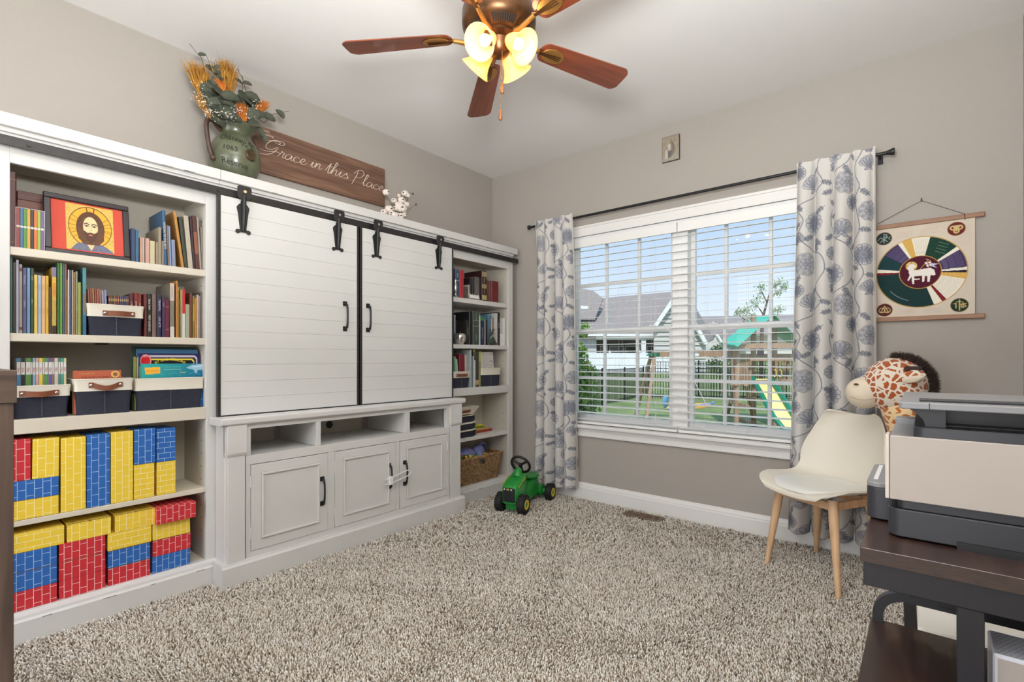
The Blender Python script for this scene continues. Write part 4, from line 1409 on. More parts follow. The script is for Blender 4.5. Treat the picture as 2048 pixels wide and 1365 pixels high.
cv.poly([(X(0.42), Yc(0.86)), (X(0.58), Yc(0.86)), (X(0.50), Yc(0.99))], (226, 196, 150))
cv.speck(0.12, 2)
M_PRINT = vcol_mat('printed_paper', 0.55)
pic = printed_grid('picture_print', cv.a, lambda U, V: (U * 0 - 0.0095, b_ + U * iw, fh - b_ - V * ih), M_PRINT, pf)

rows = [
 (263, 270.6, 457, '34466E', 'narrow navy', {'near': 'just right of the framed picture'}),
 (271, 278, 460, '2F6C92', 'slim teal-blue'),
 (280, 284.6, 475, 'E29A78', 'salmon'), (284.6, 289.4, 476, 'B9B3A6', 'grey-striped salmon'),
 (290.6, 299, 477, 'DC9C88', 'dusty pink', {'bands': ((0.0, 1.0, 'D8A496'),)}),
 (300, 310, 482, 'D6C79C', 'cream'),
 (311.5, 317, 485, 'A08C70', 'small beige', {}), (317, 323, 455, 'A6967C', 'tan speckled'),
 (323.5, 328.6, 482, '8C8070', 'greyish-tan'),
 (329, 335.5, 421, '33638E', 'tall royal-blue', {'lpx': -4.5, 'title': 'VATICAN TO THE ARTS', 'tsize': 0.012, 'hard': True}),
 (336, 339.4, 451, '8A6E62', 'mottled rose-brown', {'lpx': -3}),
 (339.6, 343.4, 452, '8DA4C8', 'pale blue', {'lpx': -3}),
 (344.5, 352, 480, '8A93B0', 'short periwinkle', {'lpx': -2}),
 (363.5, 369, 423, 'C98A3C', 'tall orange tilted', {'lpx': -17, 'near': 'leaning left across a dark gap'}),
 (370, 376, 434, '3F4836', 'dark green tilted', {'lpx': -13}),
 (377, 386.6, 432, 'C2B4A2', 'broad cream tilted', {'lpx': -10}),
 (387, 391.5, 433, '38262E', 'plum-black tilted', {'lpx': -8}),
 (392, 399.6, 432, '5E2E26', 'dark red-brown tilted', {'lpx': -8, 'bands': ((0.30, 0.70, '9A5A3A'),)}),
 (400, 404, 435, 'A39A90', 'thin grey tilted', {'lpx': -7}),
 (404.3, 410, 455, '867C6C', 'taupe patterned', {'lpx': -4}),
]
px_row(rows, z, 0.272, W1, 'books on the top shelf of the brick bookcase', 0.2)

# -- second shelf
z = 1.2052
W2 = 'second left-bookcase shelf'
rows = [
 (20.6, 25.4, 512, '3E7A74', 'tall teal', {'near': 'against the left side panel'}),
 (25.8, 31.6, 525, '4E443C', 'dark brown', {}),
 (31.8, 37.8, 520, 'C4C3D8', 'tall lavender-white', {}),
 (38, 45, 529, 'A9A69A', 'grey book with maroon tail,', {'bands': ((0.90, 0.95, '7E3A38'), (0.05, 0.09, '7E3A38'))}),
 (45.6, 53.4, 536, '5E5E92', 'violet-blue', {'title': [('The Story', 0.82, 'B8B4D0'), ('Science', 0.45, 'B8B4D0')], 'tsize': 0.009}),
 (54, 60.6, 536, '6FA6D2', 'sky-blue', {}),
 (61.4, 68, 537, '3F5136', 'forest-green', {'title': [('LIVES', 0.85, 'A8B090'), ('saints', 0.5, 'A8B090')], 'tsize': 0.008}),
 (68.2, 75.6, 550, 'F0CF5C', 'lemon-yellow', {'title': [('Reader', 0.8, 'C8A83C'), ('Primary', 0.4, 'C8A83C')], 'tsize': 0.008}),
 (76, 83, 551, 'AEC0DA', 'powder-blue', {'title': [('Reader', 0.8, '8496B8'), ('Second', 0.4, '8496B8')], 'tsize': 0.008}),
 (83.3, 91, 552, 'EFBC80', 'peach', {'title': [('Reader', 0.8, 'C89460'), ('Third', 0.4, 'C89460')], 'tsize': 0.008}),
 (91.3, 97.6, 552, 'EDB93A', 'golden-yellow', {'title': [('Reader', 0.8, 'B88A20'), ('Fourth', 0.4, 'B88A20')], 'tsize': 0.008}),
 (98, 103.4, 575, '4A3A30', 'squat dark brown', {}),
 (104, 113, 535, 'EDBE34', 'thick yellow activity', {'title': [('NUMBERS', 0.66, 'D8602C'), ('AND COLORING', 0.33, '8AA080')], 'bands': ((0.86, 1.0, '7C78A6'), (0.0, 0.13, '3A2A24')), 'tsize': 0.013}),
 (114.6, 119.8, 526, '3F7A44', 'leaf-green', {}), (120.4, 124.6, 526, '7CB83C', 'bright lime', {}),
 (125, 129.8, 527, '3E6270', 'slate-teal', {}), (130, 133.4, 528, 'B0674E', 'terracotta', {}), (133.6, 135.8, 560, 'B08C4E', 'thin tan', {}),
 (136, 139.2, 540, 'E2DCD2', 'thin white', {}), (139.8, 143.8, 541, '4C5276', 'navy-grey', {}), (144.2, 147, 541, 'D8C8B0', 'thin cream', {}),
 (147.4, 151.4, 545, '9C7C3C', 'bronze', {}), (151.8, 155.4, 543, 'A6A284', 'thin sage-white', {}), (155.8, 162, 565, 'A0AE46', 'short olive-lime', {}),
 (162.3, 164.8, 572, '2C2C30', 'thin black', {}),
 (165.4, 172.8, 536, '4F96A0', 'turquoise photo-spined', {'bands': ((0.32, 0.62, '7E7468'), (0.0, 0.30, '2F6E96'))}),
]
px_row(rows, z, 0.276, W2, 'books on the second shelf of the brick bookcase', 0.21)
rows = [
 (289, 294, 588, '74302C', 'brick-red', {'near': 'just right of the canvas bin'}),
 (294.4, 303.8, 588, '20281F', 'black and green hardback', {'hard': True, 'title': [('Scott Hahn', 0.75, 'D8D4C4'), ('NEW LEGENDS', 0.32, 'D8D4C4')], 'tsize': 0.011}),
 (304.4, 313.8, 589, '7C6058', 'mauve-brown cloth', {'hard': True}),
 (314.4, 324, 590, '23264A', 'dark navy hardback', {'hard': True, 'title': [('TREADMILL', 0.75, 'D0D0D8'), ('LIVE ACTS', 0.36, 'D0D0D8')], 'tsize': 0.011}),
 (324.6, 330.8, 598, '4E2A5A', 'deep purple', {'title': [('novel', 0.85, 'B89AC0')], 'tsize': 0.008}),
 (331, 338.8, 600, '6E1E34', 'burgundy', {'bands': ((0.80, 0.82, 'B07A5A'), (0.2, 0.22, 'B07A5A'))}),
 (340, 348.8, 567, '8A8274', 'tall marbled', {'bands': ((0.68, 1.0, 'D8C4B8'), (0.0, 0.20, 'E2D6CC')), 'title': [('Imperial Screen', 0.84, '6A5A50')], 'tsize': 0.008}),
 (352, 355.8, 562, 'D0822E', 'slim orange', {}), (356, 357.8, 575, 'C89A4A', 'very thin gold', {}), (358, 360.6, 600, '6C3A26', 'small chestnut', {}),
 (361, 364, 580, 'B8B25A', 'thin yellow-green', {}),
 (364.4, 370.6, 579, 'E0DCDA', 'red-topped white', {'bands': ((0.50, 1.0, 'D8201E'),)}),
 (371, 379.4, 609, 'A3AE8A', 'short sage-green', {}), (379.8, 384.4, 586, '7C3C2A', 'reddish-brown', {}),
 (385.4, 389.2, 592, '9C7C30', 'olive-gold', {'bands': ((0.4, 0.8, 'C8A42E'),)}), (389.5, 394, 597, 'C8862A', 'ochre', {}),
 (394.3, 397, 590, 'D0BEB4', 'thin pinkish', {}), (397.2, 400.6, 592, '9A7A80', 'thin mauve', {}), (401, 404.6, 585, '6E6A60', 'charcoal-grey', {}),
 (404.9, 407.6, 581, 'BDB8AC', 'thin pale grey', {}), (408, 411.4, 578, '302A28', 'thin black-brown', {}),
]
px_row(rows, z, 0.276, W2, 'books on the second shelf of the brick bookcase', 0.21)

# ------------------------------------------------------------------ canvas bins
M_CANVAS = mat('cream_canvas', (226, 220, 206), 0.9, bump=0.3, bscale=700)
M_NAVY = mat('navy_canvas', (46, 48, 62), 0.95, var=0.12, vscale=80, bump=0.3, bscale=700)
M_LEATH = mat('brown_leather', (128, 72, 46), 0.5, var=0.15, vscale=30)
def canvas_bin(label, x0, x1, y0, y1, zb, h, cuff, strap=None, group='navy and cream canvas bins', flare=0.008):
    t = thing('storage_bin', label, 'bin', group, loc=((x0 + x1) / 2, (y0 + y1) / 2, zb))
    hx_, hy_ = (x1 - x0) / 2, (y1 - y0) / 2
    def ring(z, e, rr_=0.012, n=4):
        pts = []
        for sx_, sy_, a0 in ((1, 1, 0), (-1, 1, 90), (-1, -1, 180), (1, -1, 270)):
            for k in range(n + 1):
                a = math.radians(a0 + 90 * k / n)
                pts.append((sx_ * (hx_ + e - rr_) + rr_ * math.cos(a), sy_ * (hy_ + e - rr_) + rr_ * math.sin(a), z))
        return pts
    def shell(z0, z1, e0, e1, m, nm, floor_=False):
        mb = MB()
        lv = []
        for k in range(6):
            f = k / 5
            zz = z0 + (z1 - z0) * f
            e = e0 + (e1 - e0) * f - 0.0015 * math.sin(f * PI)
            lv.append(ring(zz, e))
        for k in range(5, -1, -1):
            f = k / 5
            zz = z0 + (z1 - z0) * f + (0.003 if k == 0 else 0)
            e = e0 + (e1 - e0) * f - 0.004
            lv.append(ring(zz, e))
        n = len(lv[0])
        vs = [p for l in lv for p in l]
        fs = [(i * n + j, i * n + (j + 1) % n, (i + 1) * n + (j + 1) % n, (i + 1) * n + j) for i in range(len(lv) - 1) for j in range(n)]
        if floor_:
            fs.append(tuple(reversed(range(n))))
            fs.append(tuple(range((len(lv) - 1) * n, len(lv) * n)))
        mb._add(vs, fs)
        return mb.build(nm, m, t, smooth=50)
    shell(0, h - cuff, -flare, -flare * 0.3, M_NAVY, 'body', True)
    shell(h - cuff - 0.004, h, 0.0005, 0.003, M_CANVAS, 'cuff')
    mb = MB(); mb.tube(ring(h, 0.0015), 0.0028, 5, closed=True); mb.build('rim_seam', M_CANVAS, t, smooth=60)
    mb = MB()
    for k in range(int((h - cuff) / 0.008)):
        mb.box(hx_ - flare * 0.7, -0.0008, 0.006 + k * 0.008, hx_ - flare * 0.2 + 0.0006, 0.0008, 0.010 + k * 0.008)
    mb.build('stitching', mat('seam_thread', (120, 120, 130), 0.9), t, kind='stuff')
    if strap:
        sa, sb, zc, sag = strap
        sa -= t.location.y; sb -= t.location.y; zc -= zb
        def pt(u, v):
            y = sa + (sb - sa) * u
            bul = math.sin(PI * min(1, max(0, (u - 0.12) / 0.76)))
            return (hx_ + 0.0045 + 0.014 * bul, y, zc + (v - 0.5) * 0.022 - sag * bul)
        mb = MB(); mb.grid(pt, 16, 2); mb.grid(lambda u, v: tuple(Vector(pt(u, v)) - Vector((0.0022, 0, 0))), 16, 2, flip=True)
        s = mb.build('leather_handle', M_LEATH, t, smooth=60)
        for u in (0.07, 0.93):
            p = pt(u, 0.5)
            MB().lathe([(0, 0.003), (0.004, 0.0026), (0.0062, 0.0)], (p[0], p[1], p[2]), 12, axis='X').build('rivet', M_STEEL, s, smooth=60)
    return t
yb = lambda px, x=0.29: on_x(px, 700, x).y
canvas_bin('canvas bin of small paperbacks on the second shelf, leather handle facing out', 0.08, 0.288, yb(175.5), yb(288), z, on_x(230, 611, 0.29).z - z, 0.048, (yb(205.5), yb(270), on_x(238, 628, .29).z, 0.0))
# books in that bin (stand on its floor)
zi = z + 0.004
def row_in(specs, top_of, xf, where, grp, zb, d=0.12):
    px_row([(a, b, t, h, w, dict(o)) for (a, b, t, h, w, o) in specs], zb, xf, where, grp, d)
row_in([(177.5, 182, 578, 'B4665A', 'coral small', {'lpx': -3, 'near': 'leaning at the left end'}), (182.5, 186.5, 577, 'C06E58', 'salmon small', {'lpx': -3}), (187, 191, 577, 'C4905C', 'tan-orange small', {'lpx': -3}), (191.5, 195.5, 578, 'B85E4C', 'brick small', {'lpx': -3}),
        (196, 200.5, 578, 'C46C56', 'orange-pink small', {'lpx': -3}), (201, 205.5, 580, '9C7C74', 'grey-mauve small', {'lpx': -3}), (206, 210.5, 581, 'B89CAC', 'lilac small', {'lpx': -3}), (211, 216, 580, '8C9CC8', 'light blue small', {'lpx': -3, 'bands': ((0.0, 0.6, 'B8A4C0'),)}),
        ] + [(217 + i * 3.7, 220.3 + i * 3.7, 591 + i * 0.2, ['7A3E36', '8C5A3A', '54443C', '8A6A3C', '6E3040', 'A85A3C'][i], ['oxblood', 'russet', 'umber', 'dark ochre', 'wine', 'rust'][i] + ' pocket', {'bands': ((0.86, 0.92, 'C8A46A'),)}) for i in range(6)]
       + [(239.6 + i * 3.7, 243 + i * 3.7, 592 + i * 0.2, ['4A4A6E', '544A6A', '3E4466', '5A4C66', '74425A'][i], ['indigo', 'dusk-purple', 'midnight', 'smoky-violet', 'plum'][i] + ' pocket', {'bands': ((0.86, 0.92, 'B89A6A'),)}) for i in range(5)]
       + [(259, 267.5, 588, '5A2024', 'maroon and gold', {'bands': ((0.0, 0.35, 'C89A4A'),), 'title': [('A TALE', 0.75, 'E0D4C0')], 'tsize': 0.008}), (268.5, 276, 586, '8C2A24', 'crimson', {'title': [('COVENANT', 0.7, 'E0D4C0')], 'tsize': 0.008}), (276.4, 283, 587, '94302A', 'scarlet', {'title': [('VICTORY', 0.7, 'E0D4C0')], 'tsize': 0.007})],
       None, 0.255, 'second-shelf canvas bin', 'small books in the second-shelf bin', zi)

# -- third shelf: bins
z = 0.8672
def zc_(px, py, x=0.29): return on_x(px, py, x).z
canvas_bin('canvas bin of white early readers at the left of the third shelf', 0.06, 0.288, 0.268, yb(141), z, zc_(90, 772) - z, 0.040, (yb(38), yb(118.5), zc_(78, 787), 0.004))
canvas_bin('canvas bin in the middle of the third shelf holding an orange book', 0.06, 0.300, yb(150, .30), yb(266, .30), z, zc_(205, 759, .3) - z, 0.046, (yb(177, .30), yb(245, .30), zc_(210, 770, .3), 0.014))
canvas_bin('long canvas bin at the right of the third shelf, without a handle', 0.06, 0.288, yb(270.5), yb(408), z, zc_(340, 757) - z, 0.05)
er = [(33, 41.3, '3A8CC8', 'blue'), (41.6, 50.3, '2A2A2C', 'black-lettered'), (51.6, 61.8, '5AA048', 'grass-green'), (62, 65.2, '3C3C3C', 'grey-black'), (65.5, 71.2, '7CBED8', 'pale cyan'), (71.5, 77.6, 'E8A8A8', 'pink'),
      (78, 85.6, 'F2DC3C', 'yellow'), (85.9, 89.2, '8C9C3C', 'olive'), (89.5, 96.2, '4CA44C', 'green'), (97, 104.2, '6A5AA0', 'violet'), (104.5, 108.2, 'A85A4A', 'red-brown'), (108.6, 116.4, 'D8D0C0', 'cream'),
      (116.8, 120.8, '2E9C88', 'teal'), (121.2, 127, '3CA890', 'sea-green'), (127.3, 133, 'D8D4A0', 'straw')]
px_row([(a, b, 716.5, 'ECEAE4', nm + ' early reader', {'bands': ((0.0, 0.72, c), (0.93, 1.0, c)), 'title': [('Elsie', 0.80, 'B03A4A'), ('Jim', 0.42, 'F0EEE8')], 'tsize': 0.0095}) for a, b, c, nm in er],
       z + 0.004, 0.262, 'third-shelf bin', 'early readers in the third-shelf bin', 0.16)

def cover_book(label, xf, ya, yb2, zb, zt, hexc, th=0.008, lean=6, rnd=False, name='book'):
    """book whose front cover faces the room"""
    t = thing(name, label, 'book', None, loc=(xf, ya, zb))
    t.rotation_euler = (0, -math.radians(lean), 0)
    W, H = yb2 - ya, zt - zb
    MB().box(-0.0012, 0, 0, 0, W, H).box(-th, 0, 0, -th + 0.0012, W, H).box(-th + 0.0012, 0, 0, -0.0012, 0.0012, H).build('cover', bmat(hexc), t, bevel=0.0005)
    MB().box(-th + 0.0012, 0.0013, 0.001, -0.0012, W - 0.001, H - 0.001).build('pages', M_PAGES, t)
    return t, W, H
t, W_, H_ = cover_book('orange-red board book with round seal facing out of the middle bin', 0.275, on_x(148, 745, .27).y, on_x(244, 745, .27).y, z + 0.004, on_x(195, 741, .27).z, 'D2603A', 0.006)
mb = MB(); mb.text('A Little Golden Tale', 0.006, (0.0006, W_ * 0.27, H_ - 0.013), (0, 1, 0), (0, 0, 1), m=1)
mb.text('THE POKY PUPPET', 0.012, (0.0006, W_ * 0.45, H_ - 0.030), (0, 1, 0), (0, 0, 1), m=0)
mb.build('lettering', [mat('ink_maroon', (110, 40, 24), 0.7), mat('ink_F0C060', 'F0C060', 0.6)], t)
MB().cyl((0.0002, W_ * 0.87, H_ - 0.018), (0.0008, W_ * 0.87, H_ - 0.018), 0.0155, n=24).build('seal', mat('seal_gold', (214, 178, 96), 0.4), t)
MB().cyl((0.0008, W_ * 0.87, H_ - 0.018), (0.0011, W_ * 0.87, H_ - 0.018), 0.0085, n=16).build('seal_centre', mat('seal_brown', (150, 84, 50), 0.5), t)
t, W_, H_ = cover_book('orange paperback just behind the orange-red board book', 0.262, on_x(146, 745, .27).y, on_x(180, 745, .27).y, z + 0.004, on_x(160, 744, .27).z, '9A6A3A', 0.005)

# big picture books in the long bin
yy = lambda px: on_x(px, 720, .27).y
# sea-life book
def print_cover(t, W, H, cv):
    printed_grid('cover_print', cv.a, lambda U, V: (U * 0 + 0.0006, 0.0005 + U * (W - 0.001), H - 0.0005 - V * (H - 0.001)), M_PRINT, t)
t, W_, H_ = cover_book('turquoise sea picture book with yellow tag, front of the long bin', 0.276, yy(281.5), yy(406.5), z + 0.004, on_x(345, 727.5, .27).z, '2E8CA0', 0.005, 4)
cv = Canvas(150, 90, (40, 146, 150))
gy, gx = np.mgrid[0:90, 0:150]
f = np.clip((gx / 150.0 * 0.8 + (gy / 90.0 - 0.2) * 0.5), 0, 1)[..., None]
cv.a[:] = np.array(srgb((52, 168, 160))) * (1 - f) + np.array(srgb((18, 84, 140))) * f
for k in range(14):
    q = np.random.RandomState(k).rand(4)
    cv.line([(q[0] * 150, q[1] * 60 + 20), (q[0] * 150 + 14, q[1] * 60 + 16), (q[0] * 150 + 26, q[1] * 60 + 22)], 1.0, (120, 196, 214), 0.35)
cv.poly([(108, 8), (122, 3), (146, 1), (150, 1), (150, 14), (136, 14), (132, 22), (126, 13), (112, 10)], (164, 200, 222), 0.85)
cv.line([(124, 7), (150, 5)], 1.2, (220, 234, 240), 0.8)
cv.poly([(9, 8), (45, 6), (44, 19), (11, 21)], (240, 178, 62))
cv.speck(0.06)
print_cover(t, W_, H_, cv)
mb = MB(); mb.text('Good Question!', 0.0072, (0.0009, W_ * 0.18, H_ * (1 - 0.155)), (0, 1, 0), (0, 0.03, 1), m=0)
mb.text('WHERE DO THE TIDES HIDE?', 0.0052, (0.0009, W_ * 0.50, H_ * (1 - 0.075)), (0, 1, 0), (0, 0, 1), m=1)
mb.text('AND OTHER QUESTIONS ABOUT', 0.0048, (0.0009, W_ * 0.50, H_ * (1 - 0.13)), (0, 1, 0), (0, 0, 1), m=2)
mb.text('Oceans', 0.0085, (0.0009, W_ * 0.66, H_ * (1 - 0.20)), (0, 1, 0), (0, 0, 1), m=3)
mb.build('lettering', [mat('ink_orange', (190, 80, 20), 0.7), mat('ink_seagreen', (120, 220, 170), 0.7), mat('ink_paper', (230, 235, 235), 0.7), mat('ink_sand', (240, 214, 160), 0.7)], t)
# Gibbons cover
t, W_, H_ = cover_book('dark violet picture book with red round badge, behind the turquoise one', 0.262, yy(279), yy(404), z + 0.004, on_x(341, 707, .26).z, '2C2A5C', 0.006, 4)
cv = Canvas(150, 110, (44, 40, 92))
cv.poly([(14, 8), (20, 4), (136, 4), (142, 9), (142, 110), (14, 110)], (206, 196, 206)); cv.poly([(17, 11), (21, 7.5), (134, 7.5), (139, 12), (139, 110), (17, 110)], (44, 40, 92))
cv.poly([(20, 15), (25, 11), (130, 11), (134, 16), (134, 110), (20, 110)], (232, 214, 60)); cv.poly([(22, 17), (26, 14), (128, 14), (132, 18), (132, 110), (22, 110)], (26, 24, 34))
cv.ell(17, 15, 13, 13, (214, 34, 44)); cv.ell(17, 15, 12, 12, (236, 220, 220)); cv.ell(17, 15, 11, 11, (214, 34, 44))
print_cover(t, W_, H_, cv)
mb = MB()
R_ = 0.115; cyy, czz = W_ * 0.50, H_ - 0.028 - R_
def arcw(x, y):
    a = x / R_
    return (0.0009, cyy + math.sin(a) * (R_ + y), czz + math.cos(a) * (R_ + y))
mb.text('BY GAIL GIBBONS', 0.0165, (0, 0, 0), (0, 1, 0), (0, 0, 1), warp=arcw)
mb.text('GAIL', 0.0052, (0.0009, W_ * 0.113, H_ - 0.0115), (0, 1, 0), (0, 0, 1), m=1).text('GIBBONS', 0.0048, (0.0009, W_ * 0.113, H_ - 0.017), (0, 1, 0), (0, 0, 1), m=1).text('BEST-LOVED AUTHOR', 0.0022, (0.0009, W_ * 0.113, H_ - 0.0065), (0, 1, 0), (0, 0, 1), m=1)
mb.build('lettering', [mat('ink_yellow', (238, 218, 60), 0.6), mat('ink_paper', (230, 235, 235), 0.7)], t)
t, W_, H_ = cover_book('tall mid-blue picture book behind the dark violet one', 0.250, yy(277), yy(401), z + 0.004, on_x(340, 699, .25).z, '3C82B8', 0.004, 3)
t, W_, H_ = cover_book('tall bottle-green picture book, rearmost in the long bin', 0.236, yy(268), yy(398), z + 0.004, on_x(330, 694, .235).z, '143C34', 0.006, 2)
px_row([(269.5, 271.8, 714, 'A6A848', 'yellow-green picture', {'near': 'at the bin left end'}), (272.1, 273.8, 716, '7C8A3C', 'moss picture', {}), (274, 276.6, 715, 'C0A888', 'buff picture', {}), (277, 278.9, 712, '3A5A8A', 'denim picture', {}), (279.2, 280.9, 733, 'B0A848', 'mustard picture', {})],
       z + 0.004, 0.268, 'third-shelf long bin', 'thin picture books in the long bin', 0.03)
MB().box(0.25, on_x(192, 690, .28).y, 1.1725, 0.2755, on_x(218, 690, .28).y, 1.1655).build('shelf_clip', M_BLACK, None, bevel=0.001, label='small black clip under the second shelf of the brick bookcase', cat='clip')

# ------------------------------------------------------------------ cardboard brick blocks
def brick_mat(name, col, line):
    m = bpy.data.materials.new(name)
    m.use_nodes = True
    nt = m.node_tree
    b = nt.nodes['Principled BSDF']
    b.inputs['Roughness'].default_value = 0.55
    uv = _n(nt, 'ShaderNodeUVMap')
    uv.uv_map = 'UVMap'
    br_ = _n(nt, 'ShaderNodeTexBrick')
    br_.offset = 0.5
    br_.inputs['Color1'].default_value = (*srgb(col), 1)
    br_.inputs['Color2'].default_value = (*srgb(col), 1)
    br_.inputs['Mortar'].default_value = (*srgb(line), 1)
    br_.inputs['Scale'].default_value = 1.0
    br_.inputs['Mortar Size'].default_value = 0.036
    br_.inputs['Mortar Smooth'].default_value = 0.1
    br_.inputs['Brick Width'].default_value = 2.0
    br_.inputs['Row Height'].default_value = 1.0
    nt.links.new(uv.outputs[0], br_.inputs['Vector'])
    nt.links.new(br_.outputs['Color'], b.inputs['Base Color'])
    return m
BM = {'red': brick_mat('red_block_card', (200, 42, 52), (246, 214, 210)), 'yellow': brick_mat('yellow_block_card', (238, 204, 62), (246, 236, 190)), 'blue': brick_mat('blue_block_card', (38, 100, 178), (176, 208, 236))}
M_KRAFT = mat('kraft_edge', (122, 92, 62), 0.9)
BOXC = [0]
def block(col, ya, yb2, z0, z1, orient, label, xf=0.300, dep=0.15, joint=None):
    """orient 'v': printed courses run upright; 'h': courses lie flat"""
    W, H = yb2 - ya, z1 - z0
    g = 0.0012
    t = MB()
    t.box(0, g, 0.0004, -dep, W - g, H - 0.0006)
    s = 0.0245
    off = random.Random(BOXC[0]).random() * 3; BOXC[0] += 1
    def uv(p, n):
        if abs(n.x) > 0.5: a, b = p.y, p.z
        elif abs(n.z) > 0.5: a, b = p.y, p.x
        else: a, b = p.x, p.z
        if orient == 'v': a, b = b, a
        return (a / s + off, b / s + 0.35)
    o = t.build('toy_block', BM[col], None, uv=uv, label=label, cat='toy block', group='cardboard brick blocks', bevel=0.0018, seg=2)
    o.location = (xf, ya, z0)
    # folded-tab notch and kraft joint that the photo shows on the lying blocks
    if joint:
        mb = MB(); mb.box(-0.004, g, (-0.0002 if joint == 'b' else H - 0.0012), 0.0006, W - g, (0.001 if joint == 'b' else H + 0.0002))
        mb.cyl((-0.003, W * 0.5, 0.0005 if joint == 'b' else H - 0.0005), (0.0009, W * 0.5, 0.0005 if joint == 'b' else H - 0.0005), 0.0032, n=10)
        mb.build('tab_joint', M_KRAFT, o)
    return o
xa = 0.300
Yp = lambda px, py=950: on_x(px, py, xa).y
Zp = lambda px, py: on_x(px, py, xa).z
zs = 0.4725
zl1, zl2 = 0.549, 0.626
block('yellow', 0.266, Yp(118.3), zs, zl1, 'v', 'yellow brick block lying flat on the upper block shelf, bottom left', joint='b', dep=0.15)
block('blue', 0.266, Yp(118.3), zl1, zl2, 'v', 'blue brick block lying on a yellow one at the left of the upper block shelf', joint='b')
block('red', 0.263, Yp(62.3), zl2, Zp(46, 879), 'v', 'red brick block standing upright, partly hidden, upper block shelf')
o = block('yellow', Yp(63.6), Yp(118.6), zl2, Zp(91, 877), 'v', 'small yellow brick block standing on the blue one beside the upright red block')
o.rotation_euler = (-0.01, 0, 0)
zt = Zp(195, 869)
block('yellow', Yp(121.2), Yp(172.6), zs, zt - 0.004, 'v', 'tall yellow brick block standing left of the tall blue one')
block('blue', Yp(173), Yp(221), zs, zt, 'v', 'tall blue brick block standing between two tall yellow ones')
block('yellow', Yp(221.4), Yp(267), zs, zt + 0.002, 'v', 'tall yellow brick block standing right of the tall blue one')
zm_ = Zp(290, 928)
block('yellow', Yp(267.6), Yp(309.4), zs, zm_, 'h', 'yellow brick block end-on under the blue block with upright courses')
block('blue', Yp(268), Yp(311.2), zm_, Zp(290, 858), 'v', 'blue brick block with upright courses stacked above a yellow block', xf=0.303)
block('yellow', Yp(313.4), Yp(352), zs, zm_ - 0.003, 'h', 'rightmost yellow brick block end-on on the upper block shelf')
block('blue', Yp(312.6), Yp(351.6), zm_ - 0.003, Zp(332, 857), 'h', 'blue brick block with level courses, top right of the upper block shelf')
# lower shelf, four columns of four
zb0 = 0.1175
hh = 0.0755
L = [zb0 + hh * k for k in range(5)]
c1 = (0.2635, Yp(114.8)); c2 = (Yp(117.8), Yp(211.5)); c3 = (Yp(216.2), Yp(301)); c4 = (Yp(304.5), Yp(381))
block('red', *c1, L[0], L[1], 'v', 'red brick block at the bottom of the leftmost lower column', joint='b')
block('blue', *c1, L[1], L[2], 'v', 'lower of the two blue brick blocks in the leftmost lower column')
block('blue', *c1, L[2], L[3], 'v', 'upper of the two blue brick blocks in the leftmost lower column', joint='b')
block('yellow', c1[0], Yp(129.6), L[3], L[4], 'h', 'long yellow brick block with level courses topping the leftmost lower column')
block('red', *c2, L[0], L[1], 'v', 'lowest of three stacked red brick blocks', joint='b')
block('red', *c2, L[1], L[2], 'v', 'middle of three stacked red brick blocks')
block('red', *c2, L[2], L[3], 'v', 'topmost of three stacked red brick blocks', joint='b')
block('yellow', Yp(133.6), Yp(223), L[3], L[4], 'v', 'yellow brick block resting on three stacked red ones', joint='t')
block('red', *c3, L[0], L[1], 'v', 'red brick block under a blue one in the third lower column', joint='t')
block('blue', *c3, L[1], L[2], 'v', 'blue brick block between red and yellow in the third lower column', joint='t')
block('yellow', Yp(215), Yp(303.6), L[2], L[3], 'h', 'yellow brick block with level courses above a blue one, third lower column')
block('yellow', Yp(230), Yp(311.6), L[3], L[4], 'v', 'yellow brick block topping the third lower column', joint='t')
block('blue', *c4, L[0], L[1], 'v', 'blue brick block at the bottom of the rightmost lower column', joint='b')
block('red', Yp(305.5), Yp(382), L[1], L[2], 'v', 'red brick block between blue and yellow in the rightmost lower column', joint='t')
block('yellow', Yp(305), Yp(381), L[2], L[3], 'v', 'yellow brick block under the jutting red one, rightmost lower column')
block('red', on_x(313, 1020, .325).y, on_x(392.6, 1020, .325).y, L[3], L[4], 'v', 'red brick block jutting forward on top of the rightmost lower column', xf=0.325)

# ------------------------------------------------------------------ corner bookcase contents
z = 1.5682
XR_ = 0.285
rows = [
 (907.4, 911, 538, '1C2434', 'black-navy', {'near': 'behind the door edge'}),
 (911.4, 919.2, 540, '2E4E7A', 'blue hardback', {'hard': True, 'bands': ((0.60, 0.62, 'D8D4C8'),), 'title': [('fleur', 0.8, 'D8D4C8')], 'tsize': 0.018}),
 (920, 928.6, 541, 'C8202C', 'bright red', {'hard': True, 'lpx': -0.5}),
 (929.6, 936, 574, '5A4C44', 'low brown', {}), (936.6, 939.6, 570, 'B0A89C', 'narrow silver-grey', {}),
 (940.4, 944.6, 556, '1E1A1E', 'tall black', {}), (945, 949, 556, '3A2A2C', 'dark cocoa', {}),
 (949.6, 957, 554, '6A625C', 'grey-brown', {'title': [('CATHOLIC', 0.45, 'B8B0A4')], 'tsize': 0.011}),
 (957.4, 963.2, 556, '2A1620', 'aubergine', {'hard': True}),
 (963.8, 973.6, 542, '3E1A20', 'large oxblood and gold', {'hard': True, 'bands': ((0.80, 0.97, 'B09868'), (0.42, 0.56, 'B09868'), (0.04, 0.20, 'C8B070')), 'title': [('BIBLE', 0.68, 'C8B070'), ('HOLY', 0.32, 'C8B070')], 'tsize': 0.02}),
 (974, 977.6, 561, '6A3A34', 'slim brown-red', {}), (978, 982, 563, '7A4A42', 'worn rose-brown', {}),
 (983.4, 997.2, 563, '7E2426', 'wide dark red', {'hard': True}),
]
